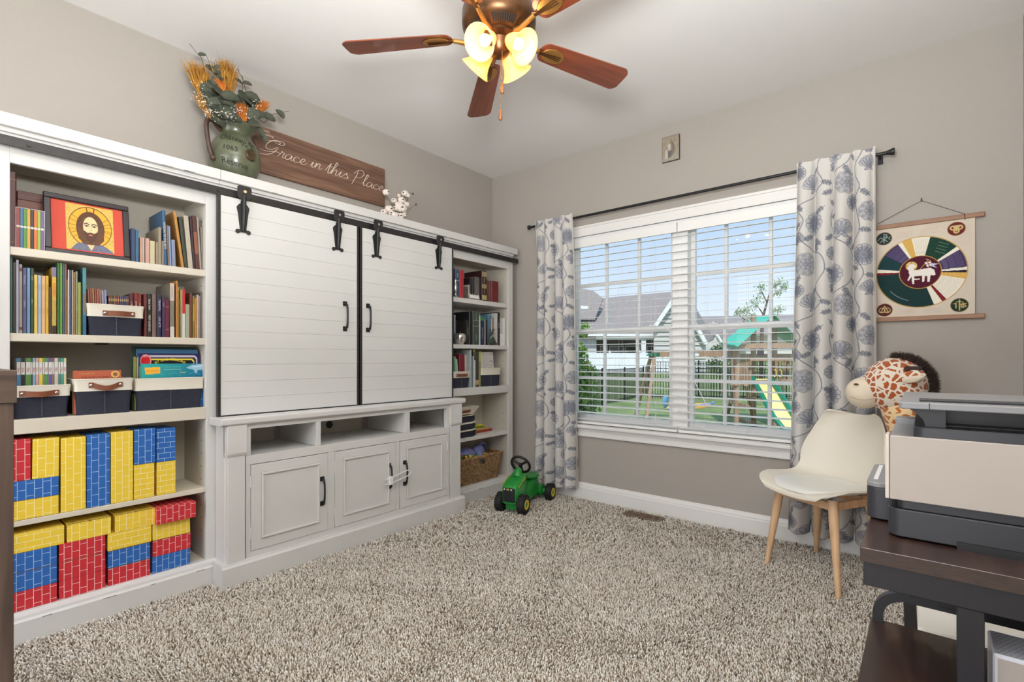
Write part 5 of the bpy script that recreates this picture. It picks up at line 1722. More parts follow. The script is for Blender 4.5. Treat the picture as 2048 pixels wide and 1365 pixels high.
px_row(rows, z, XR_, 'corner-bookcase top shelf', 'books on the top shelf of the corner bookcase', 0.2)
sf = thing('photo_frame', 'small silver frame with printed card leaning on the corner bookcase top shelf', 'frame', loc=(0.301, on_x(939.5, 604, .30).y, z))
sf.rotation_euler = (0, -0.32, 0.0)
wf = on_x(961, 604, .30).y - on_x(939.5, 604, .30).y
mb = MB(); hf = 0.108
mb.box(-0.006, 0, 0, 0, wf, 0.012).box(-0.006, 0, hf - 0.012, 0, wf, hf).box(-0.006, 0, 0.012, 0, 0.011, hf - 0.012).box(-0.006, wf - 0.011, 0.012, 0, wf, hf - 0.012)
mb.build('frame', M_STEEL, sf, bevel=0.002)
MB().box(-0.005, 0.011, 0.012, -0.003, wf - 0.011, hf - 0.012).build('card', mat('card_white', (236, 236, 230), 0.7), sf)
mb = MB()
for k in range(6):
    mb.box(-0.003, 0.026 + 0.003 * (k % 3), 0.030 + k * 0.010, -0.0027, wf - 0.026 - 0.004 * (k % 2), 0.0318 + k * 0.010)
mb.build('printed_lines', mat('ink_grey', (120, 118, 116), 0.8), sf, kind='stuff')
cl = thing('figurine', 'silver standing figurine on corner bookcase top shelf beside the door edge', 'figurine', loc=(0.292, on_x(910.5, 598, .292).y, z))
MB().lathe([(0.0, 0), (0.022, 0), (0.024, 0.006), (0.016, 0.012), (0.010, 0.022), (0.013, 0.03)], (0, 0, 0), 18).build('base', M_STEEL, cl, smooth=60)
MB().lathe([(0.006, 0.028), (0.014, 0.045), (0.017, 0.075), (0.013, 0.10), (0.007, 0.112), (0.0105, 0.12), (0.0105, 0.132), (0.0, 0.142)], (0, 0, 0), 18).build('figure', M_STEEL, cl, smooth=60)

z = 1.2132
rows = [
 (907.4, 910.6, 637, 'D4D0C8', 'white paperback', {'near': 'nearest the door edge', 'xf': 0.19}), (911, 915.2, 639, 'BEB8AC', 'off-white paperback', {'xf': 0.19}),
 (918.4, 925, 631, '3C5688', 'blue paperback', {'title': [('MERTON', 0.4, 'D0D4E0')], 'tsize': 0.010, 'xf': 0.195}), (925.4, 927.4, 632, 'D0CEC8', 'thin white', {'xf': 0.195}),
 (927.8, 932.2, 642, '1E1C20', 'short black', {'xf': 0.195}),
 (932.8, 938.4, 641, '26241F', 'black title-lettered', {'title': [('FELLOWSHIP', 0.55, 'C8C4B8')], 'tsize': 0.010}),
 (938.8, 945.4, 624, '17171A', 'tall black hardback', {'hard': True}),
 (946, 958.6, 623, '47564C', 'thick grey-green', {'hard': True, 'bands': ((0.55, 0.56, 'C8C4A0'), (0.72, 0.73, 'C8C4A0')), 'title': [('CATECHISM', 0.84, 'D0CCA8'), ('CHURCH', 0.22, 'D0CCA8')], 'tsize': 0.012}),
 (959, 960.8, 631, 'D8DCD8', 'very thin white', {}),
 (961.2, 968, 634, '1C2C5A', 'green-capped navy', {'bands': ((0.86, 1.0, '3A9448'),), 'title': [('School Thesaurus', 0.42, 'E8E8EC')], 'tsize': 0.013}),
 (968.4, 971.8, 639, '8C867C', 'slim grey', {}), (972.2, 979.4, 640, '24242C', 'charcoal', {'xf': 0.26}),
 (980, 986.6, 629, '5A88A8', 'steel-blue', {'xf': 0.26}), (987, 989.2, 638, 'CFC0A4', 'cream thin', {'xf': 0.26}), (989.5, 992, 637, '96786A', 'light brown', {'xf': 0.26}),
 (992.6, 995, 627, 'DAD6D0', 'thin white jacketed', {}),
 (995.4, 1000, 625, '2C2C2C', 'black and white lettered', {'title': [('BEN HUR', 0.6, 'E0E0E0')], 'tsize': 0.011}),
]
px_row(rows, z, XR_, 'corner-bookcase second shelf', 'books on the second shelf of the corner bookcase', 0.2)
ty = on_x(1001, 690, .29).y
fl = thing('file_holder', 'white upright file holder at the right end of the corner bookcase second shelf', 'file holder', loc=(0.06, ty, z))
MB().box(0, 0, 0, 0.225, 0.002, 0.235).box(0, 0.06, 0, 0.225, 0.062, 0.235).box(0.0, 0.002, 0, 0.225, 0.06, 0.002).box(0.223, 0.002, 0.002, 0.225, 0.06, 0.10).box(0, 0.002, 0.002, 0.002, 0.06, 0.235).build('holder', M_WHITEPL, fl)
ap = thing('silver_apple', 'polished silver apple ornament on the corner bookcase second shelf', 'ornament', loc=(0.250, on_x(920, 688, .25).y, z))
MB().lathe([(0.0, 0.006), (0.02, 0.0), (0.034, 0.004), (0.047, 0.025), (0.054, 0.05), (0.053, 0.072), (0.044, 0.090), (0.028, 0.096), (0.012, 0.089), (0.0, 0.078)], (0, 0, 0), 28).build('fruit', mat('polished_silver', (225, 222, 216), 0.08, metal=1.0), ap, smooth=80)
MB().tube([(0, 0, 0.078), (0.002, 0.002, 0.10), (0.008, 0.004, 0.112)], [0.002, 0.002, 0.003], 6).build('stem', M_STEEL, ap)
ap.scale = (0.9, 0.9, 0.95)
# small soft toy hanging in front of the spines
M_FELT = mat('grey_green_felt', (70, 76, 68), 0.95, bump=0.4, bscale=400)
el = thing('soft_toy', 'small dark grey felt donkey sitting against the spines, corner bookcase', 'soft toy', loc=(0.292, on_x(983, 690, .29).y, z))
MB().ball((0, 0, 0.036), (0.012, 0.038, 0.036), 14, k=8).build('body', M_FELT, el, smooth=80)
MB().ball((0.004, -0.014, 0.092), (0.011, 0.020, 0.020), 12, k=7).ball((0.006, -0.03, 0.082), (0.009, 0.014, 0.011), 10, k=6).build('head', M_FELT, el, smooth=80)
for s, c in ((-1, M_FELT), (1, M_FELT)):
    MB().tube([(0.004, -0.012 + s * 0.006, 0.10), (0.006, -0.005 + s * 0.018, 0.125), (0.006, s * 0.03, 0.135)], [0.004, 0.007, 0.002], 8).build('ear', c, el, smooth=80)
for s in (-1, 1):
    MB().tube([(0.006, s * 0.02, 0.03), (0.010, s * 0.036, 0.016), (0.011, s * 0.046, 0.010)], [0.012, 0.011, 0.009], 8).build('leg', M_FELT, el, smooth=80)
MB().prism([(0.013, -0.034, 0.060), (0.013, -0.008, 0.085), (0.013, -0.002, 0.078), (0.013, -0.028, 0.052)], (0.0012, 0, 0)).prism([(0.013, 0.002, 0.08), (0.013, 0.012, 0.086), (0.013, 0.042, 0.050), (0.013, 0.034, 0.044)], (0.0012, 0, 0)).build('scarf', mat('scarf_grey', (170, 168, 160), 0.9), el)

z = 0.8792
canvas_bin('small canvas bin with leather handle in the corner bookcase, third shelf', 0.08, 0.292, on_x(906.5, 770, .29).y, on_x(940, 770, .29).y, z, on_x(925, 744, .29).z - z, 0.042, (on_x(911.5, 750, .29).y, on_x(935, 750, .29).y, on_x(923, 751, .29).z, 0.0))
canvas_bin('canvas bin with a patterned card in it, corner bookcase third shelf', 0.08, 0.292, on_x(962.5, 770, .29).y, on_x(1001, 770, .29).y, z, on_x(982, 737, .29).z - z, 0.05)
px_row([(908, 911, 712, '3E7A5C', 'dark mint notebook', {'lpx': -2.5, 'near': 'leaning at bin left end'}), (911.4, 914.6, 714, '86C8A8', 'mint notebook', {'lpx': -3}), (915, 918.6, 719, 'A8D8C4', 'pale mint notebook', {'lpx': -4}), (919, 929.6, 709, '8C1C2C', 'thick crimson binder', {'hard': True}), (930, 932.4, 710, 'D8C8C0', 'pinkish-white folder', {}), (932.7, 935.4, 711, 'C0B8AC', 'beige folder', {})],
       z + 0.004, 0.262, 'corner small bin', 'notebooks in the corner bookcase bin', 0.14)
px_row([(941, 943.2, 700, 'B8C4C8', 'tall glassy-grey folder', {'near': 'right of the small bin'}), (943.5, 945.8, 712, '4E6E80', 'blue-grey folder', {}), (946, 948.6, 713, 'C8CCC8', 'silver-white folder', {}), (948.8, 951, 721, 'E0DEDA', 'short white folder', {}),
        (951.2, 957.6, 704, '4A4438', 'dark photo magazine', {'bands': ((0.06, 0.20, 'C0A878'),)}), (958, 961.6, 704, '9C9C5C', 'yellow-topped magazine', {'bands': ((0.72, 1.0, 'C8CC50'),)})],
       z, 0.288, 'corner-bookcase third shelf', 'folders on the third shelf of the corner bookcase', 0.2)
MB().box(0.27, on_x(947, 706, .27).y, z, 0.272, on_x(950, 706, .27).y, on_x(948, 699, .27).z).build('book', bmat('C8D048'), None, label='tall thin lime folder standing behind the white folders, corner bookcase', cat='book')
t, W_, H_ = cover_book('white card with grey floral print leaning in the corner canvas bin', 0.270, on_x(964, 737, .27).y, on_x(990, 737, .27).y, z + 0.004, on_x(976, 704, .27).z, 'CFCCC6', 0.003, 5)
cv = Canvas(60, 110, (212, 210, 206)); rr = np.random.RandomState(8)
for k in range(16):
    cv.line([(8 + rr.rand() * 4, 8 + k * 4.2), (38 + rr.rand() * 12, 8 + k * 4.2)], 1.1, (140, 136, 136), 0.7)
for k in range(60):
    cv.ell(44 + rr.rand() * 16, rr.rand() * 110, 1.5 + rr.rand() * 2, 1.5 + rr.rand() * 2, (120, 116, 112), 0.4)
print_cover(t, W_, H_, cv)

# fourth shelf: folded canvas bins and picture books
z = 0.4932
sy0 = on_x(905, 860, .3).y
def folded(label, zb, w, dark, light, yoff=0.0):
    t = thing('folded_bin', label, 'bin', 'folded canvas bins', loc=(0.17, sy0 + w / 2 + yoff, zb))
    r = random.Random(int(zb * 1000))
    def slab(x0, x1, ww, z0, z1, m, nm, ph):
        mb = MB()
        def fn(u, v):
            a = 2 * PI * u
            cx_ = math.copysign(abs(math.cos(a)) ** 0.25, math.cos(a)) * (x1 - x0) / 2 + (x0 + x1) / 2
            cy_ = math.copysign(abs(math.sin(a)) ** 0.25, math.sin(a)) * ww / 2
            return cx_, cy_
        n = 32
        lv = []
        for zz, e in ((z0, 0.97), ((z0 + z1) / 2, 1.0), (z1, 0.97)):
            ring = []
            for j in range(n):
                a, b = fn((j + 0.5) / n, 0)
                ring.append((a * e, b * e, zz + 0.003 * math.sin(b * 50 + ph) + 0.002 * math.sin(a * 40 + ph)))
            lv.append(ring)
        vs = [p for l in lv for p in l]
        fs = [(i * n + j, i * n + (j + 1) % n, (i + 1) * n + (j + 1) % n, (i + 1) * n + j) for i in range(2) for j in range(n)]
        fs += [tuple(reversed(range(n))), tuple(range(2 * n, 3 * n))]
        mb._add(vs, fs)
        return mb.build(nm, m, t, smooth=50)
    slab(-0.11, 0.12, w, 0.003, dark, M_NAVY, 'body', 1)
    slab(-0.11, 0.128, w * 0.98, dark + 0.001, dark + light, M_CANVAS, 'cuff', 2)
    return t
zz = z
folded('lowest folded navy and cream bin in the pile on the corner bookcase', zz, 0.285, 0.045, 0.012); zz += 0.061
folded('middle folded navy and cream bin in the pile on the corner bookcase', zz, 0.280, 0.040, 0.014); zz += 0.058
folded('topmost folded navy bin in the pile, under the open cream one', zz, 0.275, 0.045, 0.002); zz += 0.051
t = thing('storage_bin', 'open cream canvas tray with leather handle on top of folded bins', 'bin', loc=(0.17, sy0 + 0.145, zz))
mb = MB()
for (b0, b1, t0, t1) in (((0.095, -0.12), (0.095, 0.115), (0.125, -0.145), (0.125, 0.155)), ((-0.095, 0.115), (-0.095, -0.12), (-0.115, 0.155), (-0.115, -0.145)), ((0.095, 0.115), (-0.095, 0.115), (0.125, 0.155), (-0.115, 0.155)), ((-0.095, -0.12), (0.095, -0.12), (-0.115, -0.145), (0.125, -0.145))):
    mb.prism([(b0[0], b0[1], 0.004), (b1[0], b1[1], 0.004), (t1[0], t1[1], 0.062), (t0[0], t0[1], 0.062)], (0, 0, 0.0035))
mb.box(-0.095, -0.12, 0.004, 0.095, 0.115, 0.0075)
mb.build('body', M_CANVAS, t)
MB().prism([(0.1125, -0.03, 0.018), (0.1125, 0.06, 0.020), (0.124, 0.058, 0.044), (0.124, -0.03, 0.040)], (0.003, 0, 0)).build('leather_handle', M_LEATH, t, bevel=0.002)
bz = z
for i, (c, nm, w0, w1, th) in enumerate((('D8D4CC', 'white', 0.0, 0.20, 0.016), ('B83A30', 'red', 0.0, 0.185, 0.020), ('C8B85A', 'mustard', 0.0, 0.15, 0.014))):
    o = thing('book', '%s-spined picture book lying %s beside the folded bins' % (nm, ('lowest', 'second', 'third')[i]), 'book', 'picture books lying beside the folded bins', loc=(0.07, sy0 + 0.288, bz))
    MB().box(0, 0, 0, 0.215 - i * 0.01, w1, 0.0012).box(0, 0, th - 0.0015, 0.215 - i * 0.01, w1, th - 0.0003).box(0.214 - i * 0.01, 0, 0, 0.2155 - i * 0.01, w1, th - 0.0003).build('cover', bmat(c), o)
    MB().box(0.002, 0.002, 0.0013, 0.2135 - i * 0.01, w1 - 0.002, th - 0.0016).build('pages', M_PAGES, o)
    if i < 2:
        mb = MB(); mb.text('STORY TREASURY' if i else 'Animal Friends', 0.008, (0.2162 - i * 0.01, w1 * 0.5, th / 2), (0, 1, 0), (0, 0, 1)); mb.build('title', mat('ink_dark', (60, 50, 50), 0.7), o)
    bz += th
rl = thing('play_cloth', 'rolled green and yellow patterned cloth on the mustard picture book', 'cloth', loc=(0.17, sy0 + 0.30, bz))
M_ROLL = mat('green_yellow_cloth', (120, 176, 60), 0.8, col2=(226, 196, 60), vscale=40)
MB().tube([(0.05, 0.0, 0.014), (0.05, 0.06, 0.015), (0.05, 0.115, 0.013)], [0.013, 0.0145, 0.012], 12).build('roll', M_ROLL, rl, smooth=60)

# wicker basket and toys on the bottom shelf
z = 0.1175
M_WICK = mat('wicker_strand', (186, 150, 108), 0.75, col2=(120, 86, 56), vscale=45)
M_WICK2 = mat('wicker_dark', (120, 84, 54), 0.8, var=0.3, vscale=60)
wb0, wb1 = on_x(897, 960, .30).y, on_x(1006, 905, .30).y
by0, by1 = wb0 + 0.02, on_x(996, 948, .30).y
wk = thing('wicker_basket', 'brown wicker basket of toys on the corner bookcase bottom shelf', 'basket', loc=(0.155, 0, z))
# front runs along the shelf face; sides flare a little toward the rim
Hb = 0.205
def side_y(f, e): return (by0 * (1 - f) + (wb0 + 0.0) * f) if e == 0 else (by1 * (1 - f) + (wb1 - 0.004) * f)
nrow = 24
per = [(0.135, 0), (0.135, 1), (-0.115, 1), (-0.115, 0)]
def corner(k, f):
    x, e = per[k % 4]
    return Vector((x * (0.92 + 0.08 * f) if x > 0 else x, side_y(f, e), 0))
spacing = 0.011
allpts = []
mb = MB()
for r_ in range(nrow):
    f = (r_ + 0.5) / nrow
    zz_ = 0.004 + f * (Hb - 0.012)
    for k in range(4):
        a, b = corner(k, f), corner(k + 1, f)
        n = max(2, int((b - a).length / spacing))
        nrm = (b - a).normalized().cross(Vector((0, 0, 1)))
        pts = []
        for i in range(n + 1):
            p = a.lerp(b, i / n)
            amp = 0.0042 * (1 if (i + r_) % 2 == 0 else -1)
            p = p + nrm * amp
            # hand hole in the front face
            pts.append((p.x, p.y, zz_))
        if k == 0:
            hc = (a.y + b.y) / 2 + 0.075
            if 0.70 < f < 0.90:
                l = [q for q in pts if q[1] < hc - 0.028]; rr2 = [q for q in pts if q[1] > hc + 0.028]
                for seg_ in (l, rr2):
                    if len(seg_) > 1: mb.tube(seg_, 0.0036, 5)
                continue
        mb.tube(pts, 0.0036, 5)
mb.build('weave', M_WICK, wk, smooth=60, kind='stuff')
mb = MB()
for k in range(4):
    for f in [0]:
        p0, p1 = corner(k, 0), corner(k, 1)
        mb.tube([(p0.x, p0.y, 0.0), (p1.x, p1.y, Hb)], 0.008, 8)
mb.build('corner_post', M_WICK2, wk, smooth=60)
mb = MB()
rim = [corner(k, 1.0) for k in range(4)]
for k in range(4):
    a, b = rim[k], rim[(k + 1) % 4]
    n = 26
    for s in (0, PI):
        mb.tube([(a.lerp(b, i / n).x + 0.006 * math.cos(i * 0.9 + s), a.lerp(b, i / n).y + (0 if abs((b - a).y) > 0.1 else 0.006 * math.cos(i * 0.9 + s)), Hb + 0.006 * math.sin(i * 0.9 + s)) for i in range(n + 1)], 0.0065, 6)
mb.build('braided_rim', M_WICK, wk, smooth=60)
MB().box(-0.11, by0 + 0.01, 0.0, 0.12, by1 - 0.01, 0.006).build('base', M_WICK2, wk)
# plush elephant lying in the basket
M_PLUSH = mat('periwinkle_plush', (132, 138, 196), 0.95, bump=0.5, bscale=300)
M_PLUSHD = mat('plush_dark', (70, 72, 120), 0.95)
ey = on_x(968, 890, .24).y
ep = thing('plush_elephant', 'periwinkle plush elephant lying on the toys in the wicker basket', 'soft toy', loc=(0.17, ey, z + 0.19))
MB().ball((0, 0.0, 0.035), (0.05, 0.060, 0.05), 18, k=10).build('head', M_PLUSH, ep, smooth=80)
MB().ball((-0.02, -0.13, 0.02), (0.07, 0.10, 0.055), 18, k=10).build('body', M_PLUSH, ep, smooth=80)
MB().tube([(0.03, -0.02, 0.02), (0.06, -0.035, 0.01), (0.075, -0.04, -0.015), (0.08, -0.03, -0.04)], [0.025, 0.018, 0.014, 0.011], 10).build('trunk', M_PLUSH, ep, smooth=80)
MB().ball((-0.005, 0.065, 0.045), (0.012, 0.048, 0.055), 16, k=8).build('ear', M_PLUSH, ep, smooth=80)
MB().ball((0.006, 0.065, 0.043), (0.004, 0.034, 0.040), 16, k=8).build('ear_lining', M_PLUSHD, ep, smooth=80)
MB().ball((0.042, 0.005, 0.050), 0.006, 8).build('eye', M_BLACK, ep, smooth=80)
toyc = [('f0c030', 'yellow', -0.02), ('e06a20', 'orange', 0.035), ('3a8ac0', 'blue', -0.07), ('58a83a', 'green', -0.10), ('d83a2a', 'red', -0.05), ('e8d040', 'bright yellow', 0.075)]
spots = [(0.215, 950), (0.235, 962), (0.21, 938), (0.225, 926), (0.19, 944), (0.24, 974)]
for i, (c, nm, _) in enumerate(toyc):
    x_, px_ = spots[i]
    y_ = on_x(px_, 912, x_).y
    t = thing('rattle_toy', '%s plastic rattle on top of the wicker basket toys' % nm, 'toy', 'toys in the wicker basket', loc=(x_, y_, z + 0.187 + 0.006 * (i % 3)), rz=0.6 * i)
    MB().tube([(-0.03, 0, 0.0), (0.03, 0, 0.0)], 0.007, 8).build('bar', mat('toy_' + c, c, 0.4), t, smooth=60)
    MB().ball((-0.035, 0, 0), 0.016, 12, k=8).build('knob', mat('toy_' + toyc[(i + 2) % 6][0], toyc[(i + 2) % 6][0], 0.4), t, smooth=80)
    MB().lathe([(0.010, -0.006), (0.017, 0), (0.010, 0.006), (0.006, 0), (0.010, -0.006)], (0.036, 0, 0), 14).build('ring', mat('toy_' + toyc[(i + 1) % 6][0], toyc[(i + 1) % 6][0], 0.4), t, smooth=60)
for i, (c, nm) in enumerate((('c84a2c', 'red'), ('4a6a34', 'green'))):
    x_ = 0.20; y_ = on_x(918 + i * 8, 900, x_).y
    t = thing('cloth_toy', '%s soft cloth ribbon toy at the left of the wicker basket' % nm, 'toy', 'cloth toys in the wicker basket', loc=(x_, y_, z + 0.19))
    MB().tube(bez([(0, -0.05, 0.0), (0.02, -0.02, 0.02), (0.0, 0.02, 0.025), (0.03, 0.05, 0.015)], 5), 0.009, 8).build('ribbon', mat('toy_' + c, c, 0.7), t, smooth=60)
    MB().ball((0.03, 0.05, 0.015), 0.013, 10).build('tassel', mat('toy_e8d040', 'e8d040', 0.4), t, smooth=60)
MB().box(-0.10, 0, 0.10, 0.11, 0.36, 0.175).build('toy_filling', mat('toy_pile', (90, 110, 80), 0.9, col2=(190, 120, 60), vscale=25), None, bevel=0.02, seg=3, kind='stuff', label='mixed small toys filling the wicker basket', cat='toys').location = (0.155, by0 + 0.03, z)
# ------------------------------------------------------------------ on top of the wall unit
ZT = 2.0425
vx, vy = 0.165, 1.135
va = thing('vase', 'large green crackled ceramic vase with brown handles and French lettering, on cabinet', 'vase', loc=(vx, vy, ZT))
M_VASE = mat('green_glaze', (98, 102, 78), 0.3, col2=(74, 80, 60), vscale=9, bump=0.05, bscale=60, coat=0.3)
prof = [(0.0, 0.0), (0.075, 0.0), (0.086, 0.008), (0.105, 0.05), (0.122, 0.10), (0.126, 0.14), (0.120, 0.180), (0.104, 0.213), (0.088, 0.236), (0.078, 0.252), (0.078, 0.262), (0.088, 0.282), (0.100, 0.300), (0.103, 0.306), (0.100, 0.310), (0.092, 0.304), (0.074, 0.268), (0.070, 0.25), (0.0, 0.19)]
MB().lathe(prof, (0, 0, 0), 48).build('body', M_VASE, va, smooth=80)
M_VH = mat('brown_glaze', (74, 52, 44), 0.45, var=0.2, vscale=30)
for ang0, s in ((math.radians(-76), 1), (math.radians(122), 1)):
    c, sn = math.cos(ang0), math.sin(ang0)
    pts = [(0.080, 0.262), (0.098, 0.270), (0.120, 0.290), (0.146, 0.290), (0.158, 0.265), (0.156, 0.225), (0.148, 0.17), (0.136, 0.125), (0.118, 0.100)]
    MB().tube(bez([(r * c, r * sn, z_) for r, z_ in pts], 5), 0.0115, 10).ball((0.122 * c, 0.122 * sn, 0.102), 0.018, 12).build('handle', M_VH, va, smooth=80)
def vase_r(z_):
    for (r0, z0), (r1, z1) in zip(prof[:13], prof[1:14]):
        if z0 <= z_ <= z1 and z1 > z0:
            return r0 + (r1 - r0) * (z_ - z0) / (z1 - z0)
    return 0.12
def vase_text(s, size, a_deg, zc, slope=0.0):
    def w(x, y):
        z_ = zc + y + slope * x
        r = vase_r(max(0.01, min(0.30, z_))) + 0.0022
        a = math.radians(a_deg) + x / 0.122
        return (r * math.cos(a), r * math.sin(a), z_)
    mb = MB(); mb.text(s, size, (0, 0, 0), (0, 1, 0), (0, 0, 1), warp=w)
    return mb
M_VINK = mat('vase_ink', (30, 34, 22), 0.7)
vase_text('Château de', 0.042, -17, 0.205, -0.10).build('lettering', M_VINK, va)
vase_text('Vin du', 0.030, 8, 0.176, -0.15).build('lettering', M_VINK, va)
vase_text('1063', 0.036, -33, 0.150, -0.12).build('lettering', M_VINK, va)
vase_text('Réserve', 0.042, -22, 0.078, -0.16).build('lettering', M_VINK, va)
a = math.radians(14)
md = MB().lathe([(0.0, 0.010), (0.020, 0.010), (0.027, 0.013), (0.030, 0.008), (0.031, 0.0), (0.0, 0.0)], (0, 0, 0), 28, axis='X').build('medallion', mat('bronze_medallion', (84, 66, 44), 0.4, metal=0.3, var=0.3, vscale=50), va, smooth=50)
md.location = (0.1215 * math.cos(a), 0.1215 * math.sin(a), 0.135); md.rotation_euler = (0, 0, a)
mb = MB(); mb.text('RC', 0.024, (0.0105, 0, 0), (0, 1, 0), (0, 0, 1)); o = mb.build('emblem', M_VINK, va); o.location = md.location; o.rotation_euler = md.rotation_euler

# bouquet: every stem stands in the vase mouth
M_EUC = mat('eucalyptus_leaf', (84, 88, 72), 0.7, col2=(56, 62, 50), vscale=20)
M_TWIG = mat('dry_twig', (86, 70, 54), 0.9)
M_WHEAT = mat('golden_wheat', (190, 138, 50), 0.8, col2=(146, 96, 30), vscale=30)
M_WHEAT2 = mat('orange_grass', (206, 124, 40), 0.8, col2=(176, 92, 28), vscale=30)
M_TINYW = mat('tiny_white_flower', (226, 220, 210), 0.8)
VM = Vector((vx, vy, ZT + 0.30))
def vp(px, py, dx=0.0):
    """a bouquet point seen at a pixel, dx metres in front of the vase axis"""
    return on_x(px, py, vx + dx)
def leaf_mesh(L, W, cup=0.1):
    mb = MB()
    n = 10
    pts = []
    for i in range(n):
        a = 2 * PI * i / n
        x = L / 2 - L / 2 * math.cos(a)
        y = W / 2 * math.sin(a)
        pts.append((x, y, cup * W * (math.sin(a) ** 2) + 0.15 * L * math.sin(x / L * PI) * 0.4))
    vs = [(L * 0.02, 0, 0.0)] + pts + [(L * 0.5, 0, 0.15 * L * 0.4 - 0.002)]
    c = len(vs) - 1
    fs = [(1 + i, 1 + (i + 1) % n, c) for i in range(n)]
    mb._add(vs, fs)
    return mb
_lm = {}
def add_leaf(par, base, dirn, up, L, W, m, name='leaf'):
    key = (round(L, 3), round(W, 3), m.name)
    if key not in _lm:
        o = leaf_mesh(L, W).build(name, m, par, smooth=180); _lm[key] = o.data
    else:
        o = bpy.data.objects.new(name, _lm[key]); COL.objects.link(o); o.parent = par
    d = Vector(dirn).normalized(); u = Vector(up); s = u.cross(d)
    if s.length < 1e-4: s = d.orthogonal()
    s.normalize(); u = d.cross(s)
    M = Matrix((d, s, u)).transposed().to_4x4()
    M.translation = Vector(base)
    o.matrix_local = M
    return o
r = random.Random(5)
def stem_thing(name, label, cat, grp, pts, m=M_TWIG, rad=(0.0022, 0.0012)):
    base = VM + Vector((0.0, 0.0, -0.10)) + (pts[0] - VM) * 0.12
    base.z = VM.z - 0.10
    t = thing(name, label, cat, grp, loc=base)
    mouth = VM + (pts[0] - VM) * 0.35; mouth.z = VM.z + 0.004
    d = mouth - VM; d.z = 0
    if d.length > 0.065: mouth = VM + d.normalized() * 0.065 + Vector((0, 0, 0.004))
    P = bez([Vector((0, 0, 0)), mouth - base] + [p - base for p in pts], 5)
    n = len(P)
    MB().tube(P, [rad[0] + (rad[1] - rad[0]) * i / (n - 1) for i in range(n)], 5).build('stem', m, t, smooth=60)
    return t, base, P
def euc(label, pts, leaves):
    t, base, P = stem_thing('eucalyptus_stem', label, 'stem', None, [vp(*p) for p in pts])
    for (px, py, sz, dx, ang) in leaves:
        c = vp(px, py, dx) - base
        a = math.radians(ang)
        # leaf face turned toward the room, long axis at angle ang in the wall plane
        dr = Vector((0.25, math.cos(a), math.sin(a)))
        add_leaf(t, c - dr.normalized() * sz * 0.65, dr, Vector((0.8, 0.1 * r.uniform(-3, 3), 0.5)), round(sz * 1.3, 2), round(sz * 1.1, 2), M_EUC)
    return t
euc('eucalyptus stem rising highest at the left with one curling bare tip', [(440, 190, 0), (412, 150, 0.0), (404, 118, 0), (392, 104, 0), (379, 87, 0)], [(404, 110, .03, 0.01, 20), (398, 144, .03, 0.0, 180), (430, 160, .04, 0.03, 70), (424, 142, .05, 0.0, 170), (437, 140, .045, 0.02, 40)])
euc('eucalyptus stem in the middle with dark leaves beside the golden wheat', [(470, 200, .04), (450, 170, .04), (432, 140, .03), (428, 122, .02)], [(440, 188, .06, .06, 160), (460, 195, .07, .08, 10), (452, 205, .07, .07, 190), (430, 192, .05, .04, 120), (446, 154, .04, .03, 30), (424, 172, .05, .03, 200)])
euc('eucalyptus stem right of the wheat, forked top above broad round leaves', [(492, 200, .02), (490, 175, .0), (486, 160, 0), (480, 148, 0), (476, 138, 0)], [(478, 164, .04, .0, 170), (495, 168, .04, .0, 0), (504, 196, .07, .03, -20), (484, 196, .06, .03, 120), (498, 205, .06, .05, 160)])
euc('eucalyptus stem arching far right with three round leaves over the sign', [(510, 235, .04), (528, 245, .04), (545, 230, .03), (560, 226, .03), (578, 222, .03)], [(518, 232, .06, .05, 20), (536, 236, .06, .05, -10), (560, 228, .045, .03, -50), (506, 228, .05, .07, 60)])
euc('drooping eucalyptus stem trailing down over the wooden sign', [(512, 250, .07), (520, 262, .08), (530, 280, .08), (536, 290, .08)], [(518, 262, .05, .09, -60), (526, 275, .035, .09, -50), (510, 248, .05, .08, 200)])
euc('low eucalyptus stem of broad leaves spilling over the vase mouth', [(450, 245, .05), (440, 232, .08), (425, 222, .08)], [(440, 225, .07, .09, 170), (452, 232, .07, .10, 10), (436, 242, .06, .09, -30), (428, 212, .06, .07, 100), (468, 238, .06, .09, 0), (455, 215, .06, .08, 60)])
euc('short eucalyptus stem crowding the left of the bouquet', [(440, 230, .02), (424, 205, .02), (412, 185, .02)], [(412, 180, .05, .03, 100), (420, 196, .06, .05, 200), (426, 216, .06, .06, 150), (434, 205, .05, .07, 20)])
euc('short eucalyptus stem filling the back right of the bouquet', [(488, 235, -.02), (498, 222, -.02), (506, 212, -.02)], [(494, 222, .06, .0, 30), (502, 214, .05, .0, 60), (486, 240, .06, .05, 0), (476, 205, .06, .02, 90)])
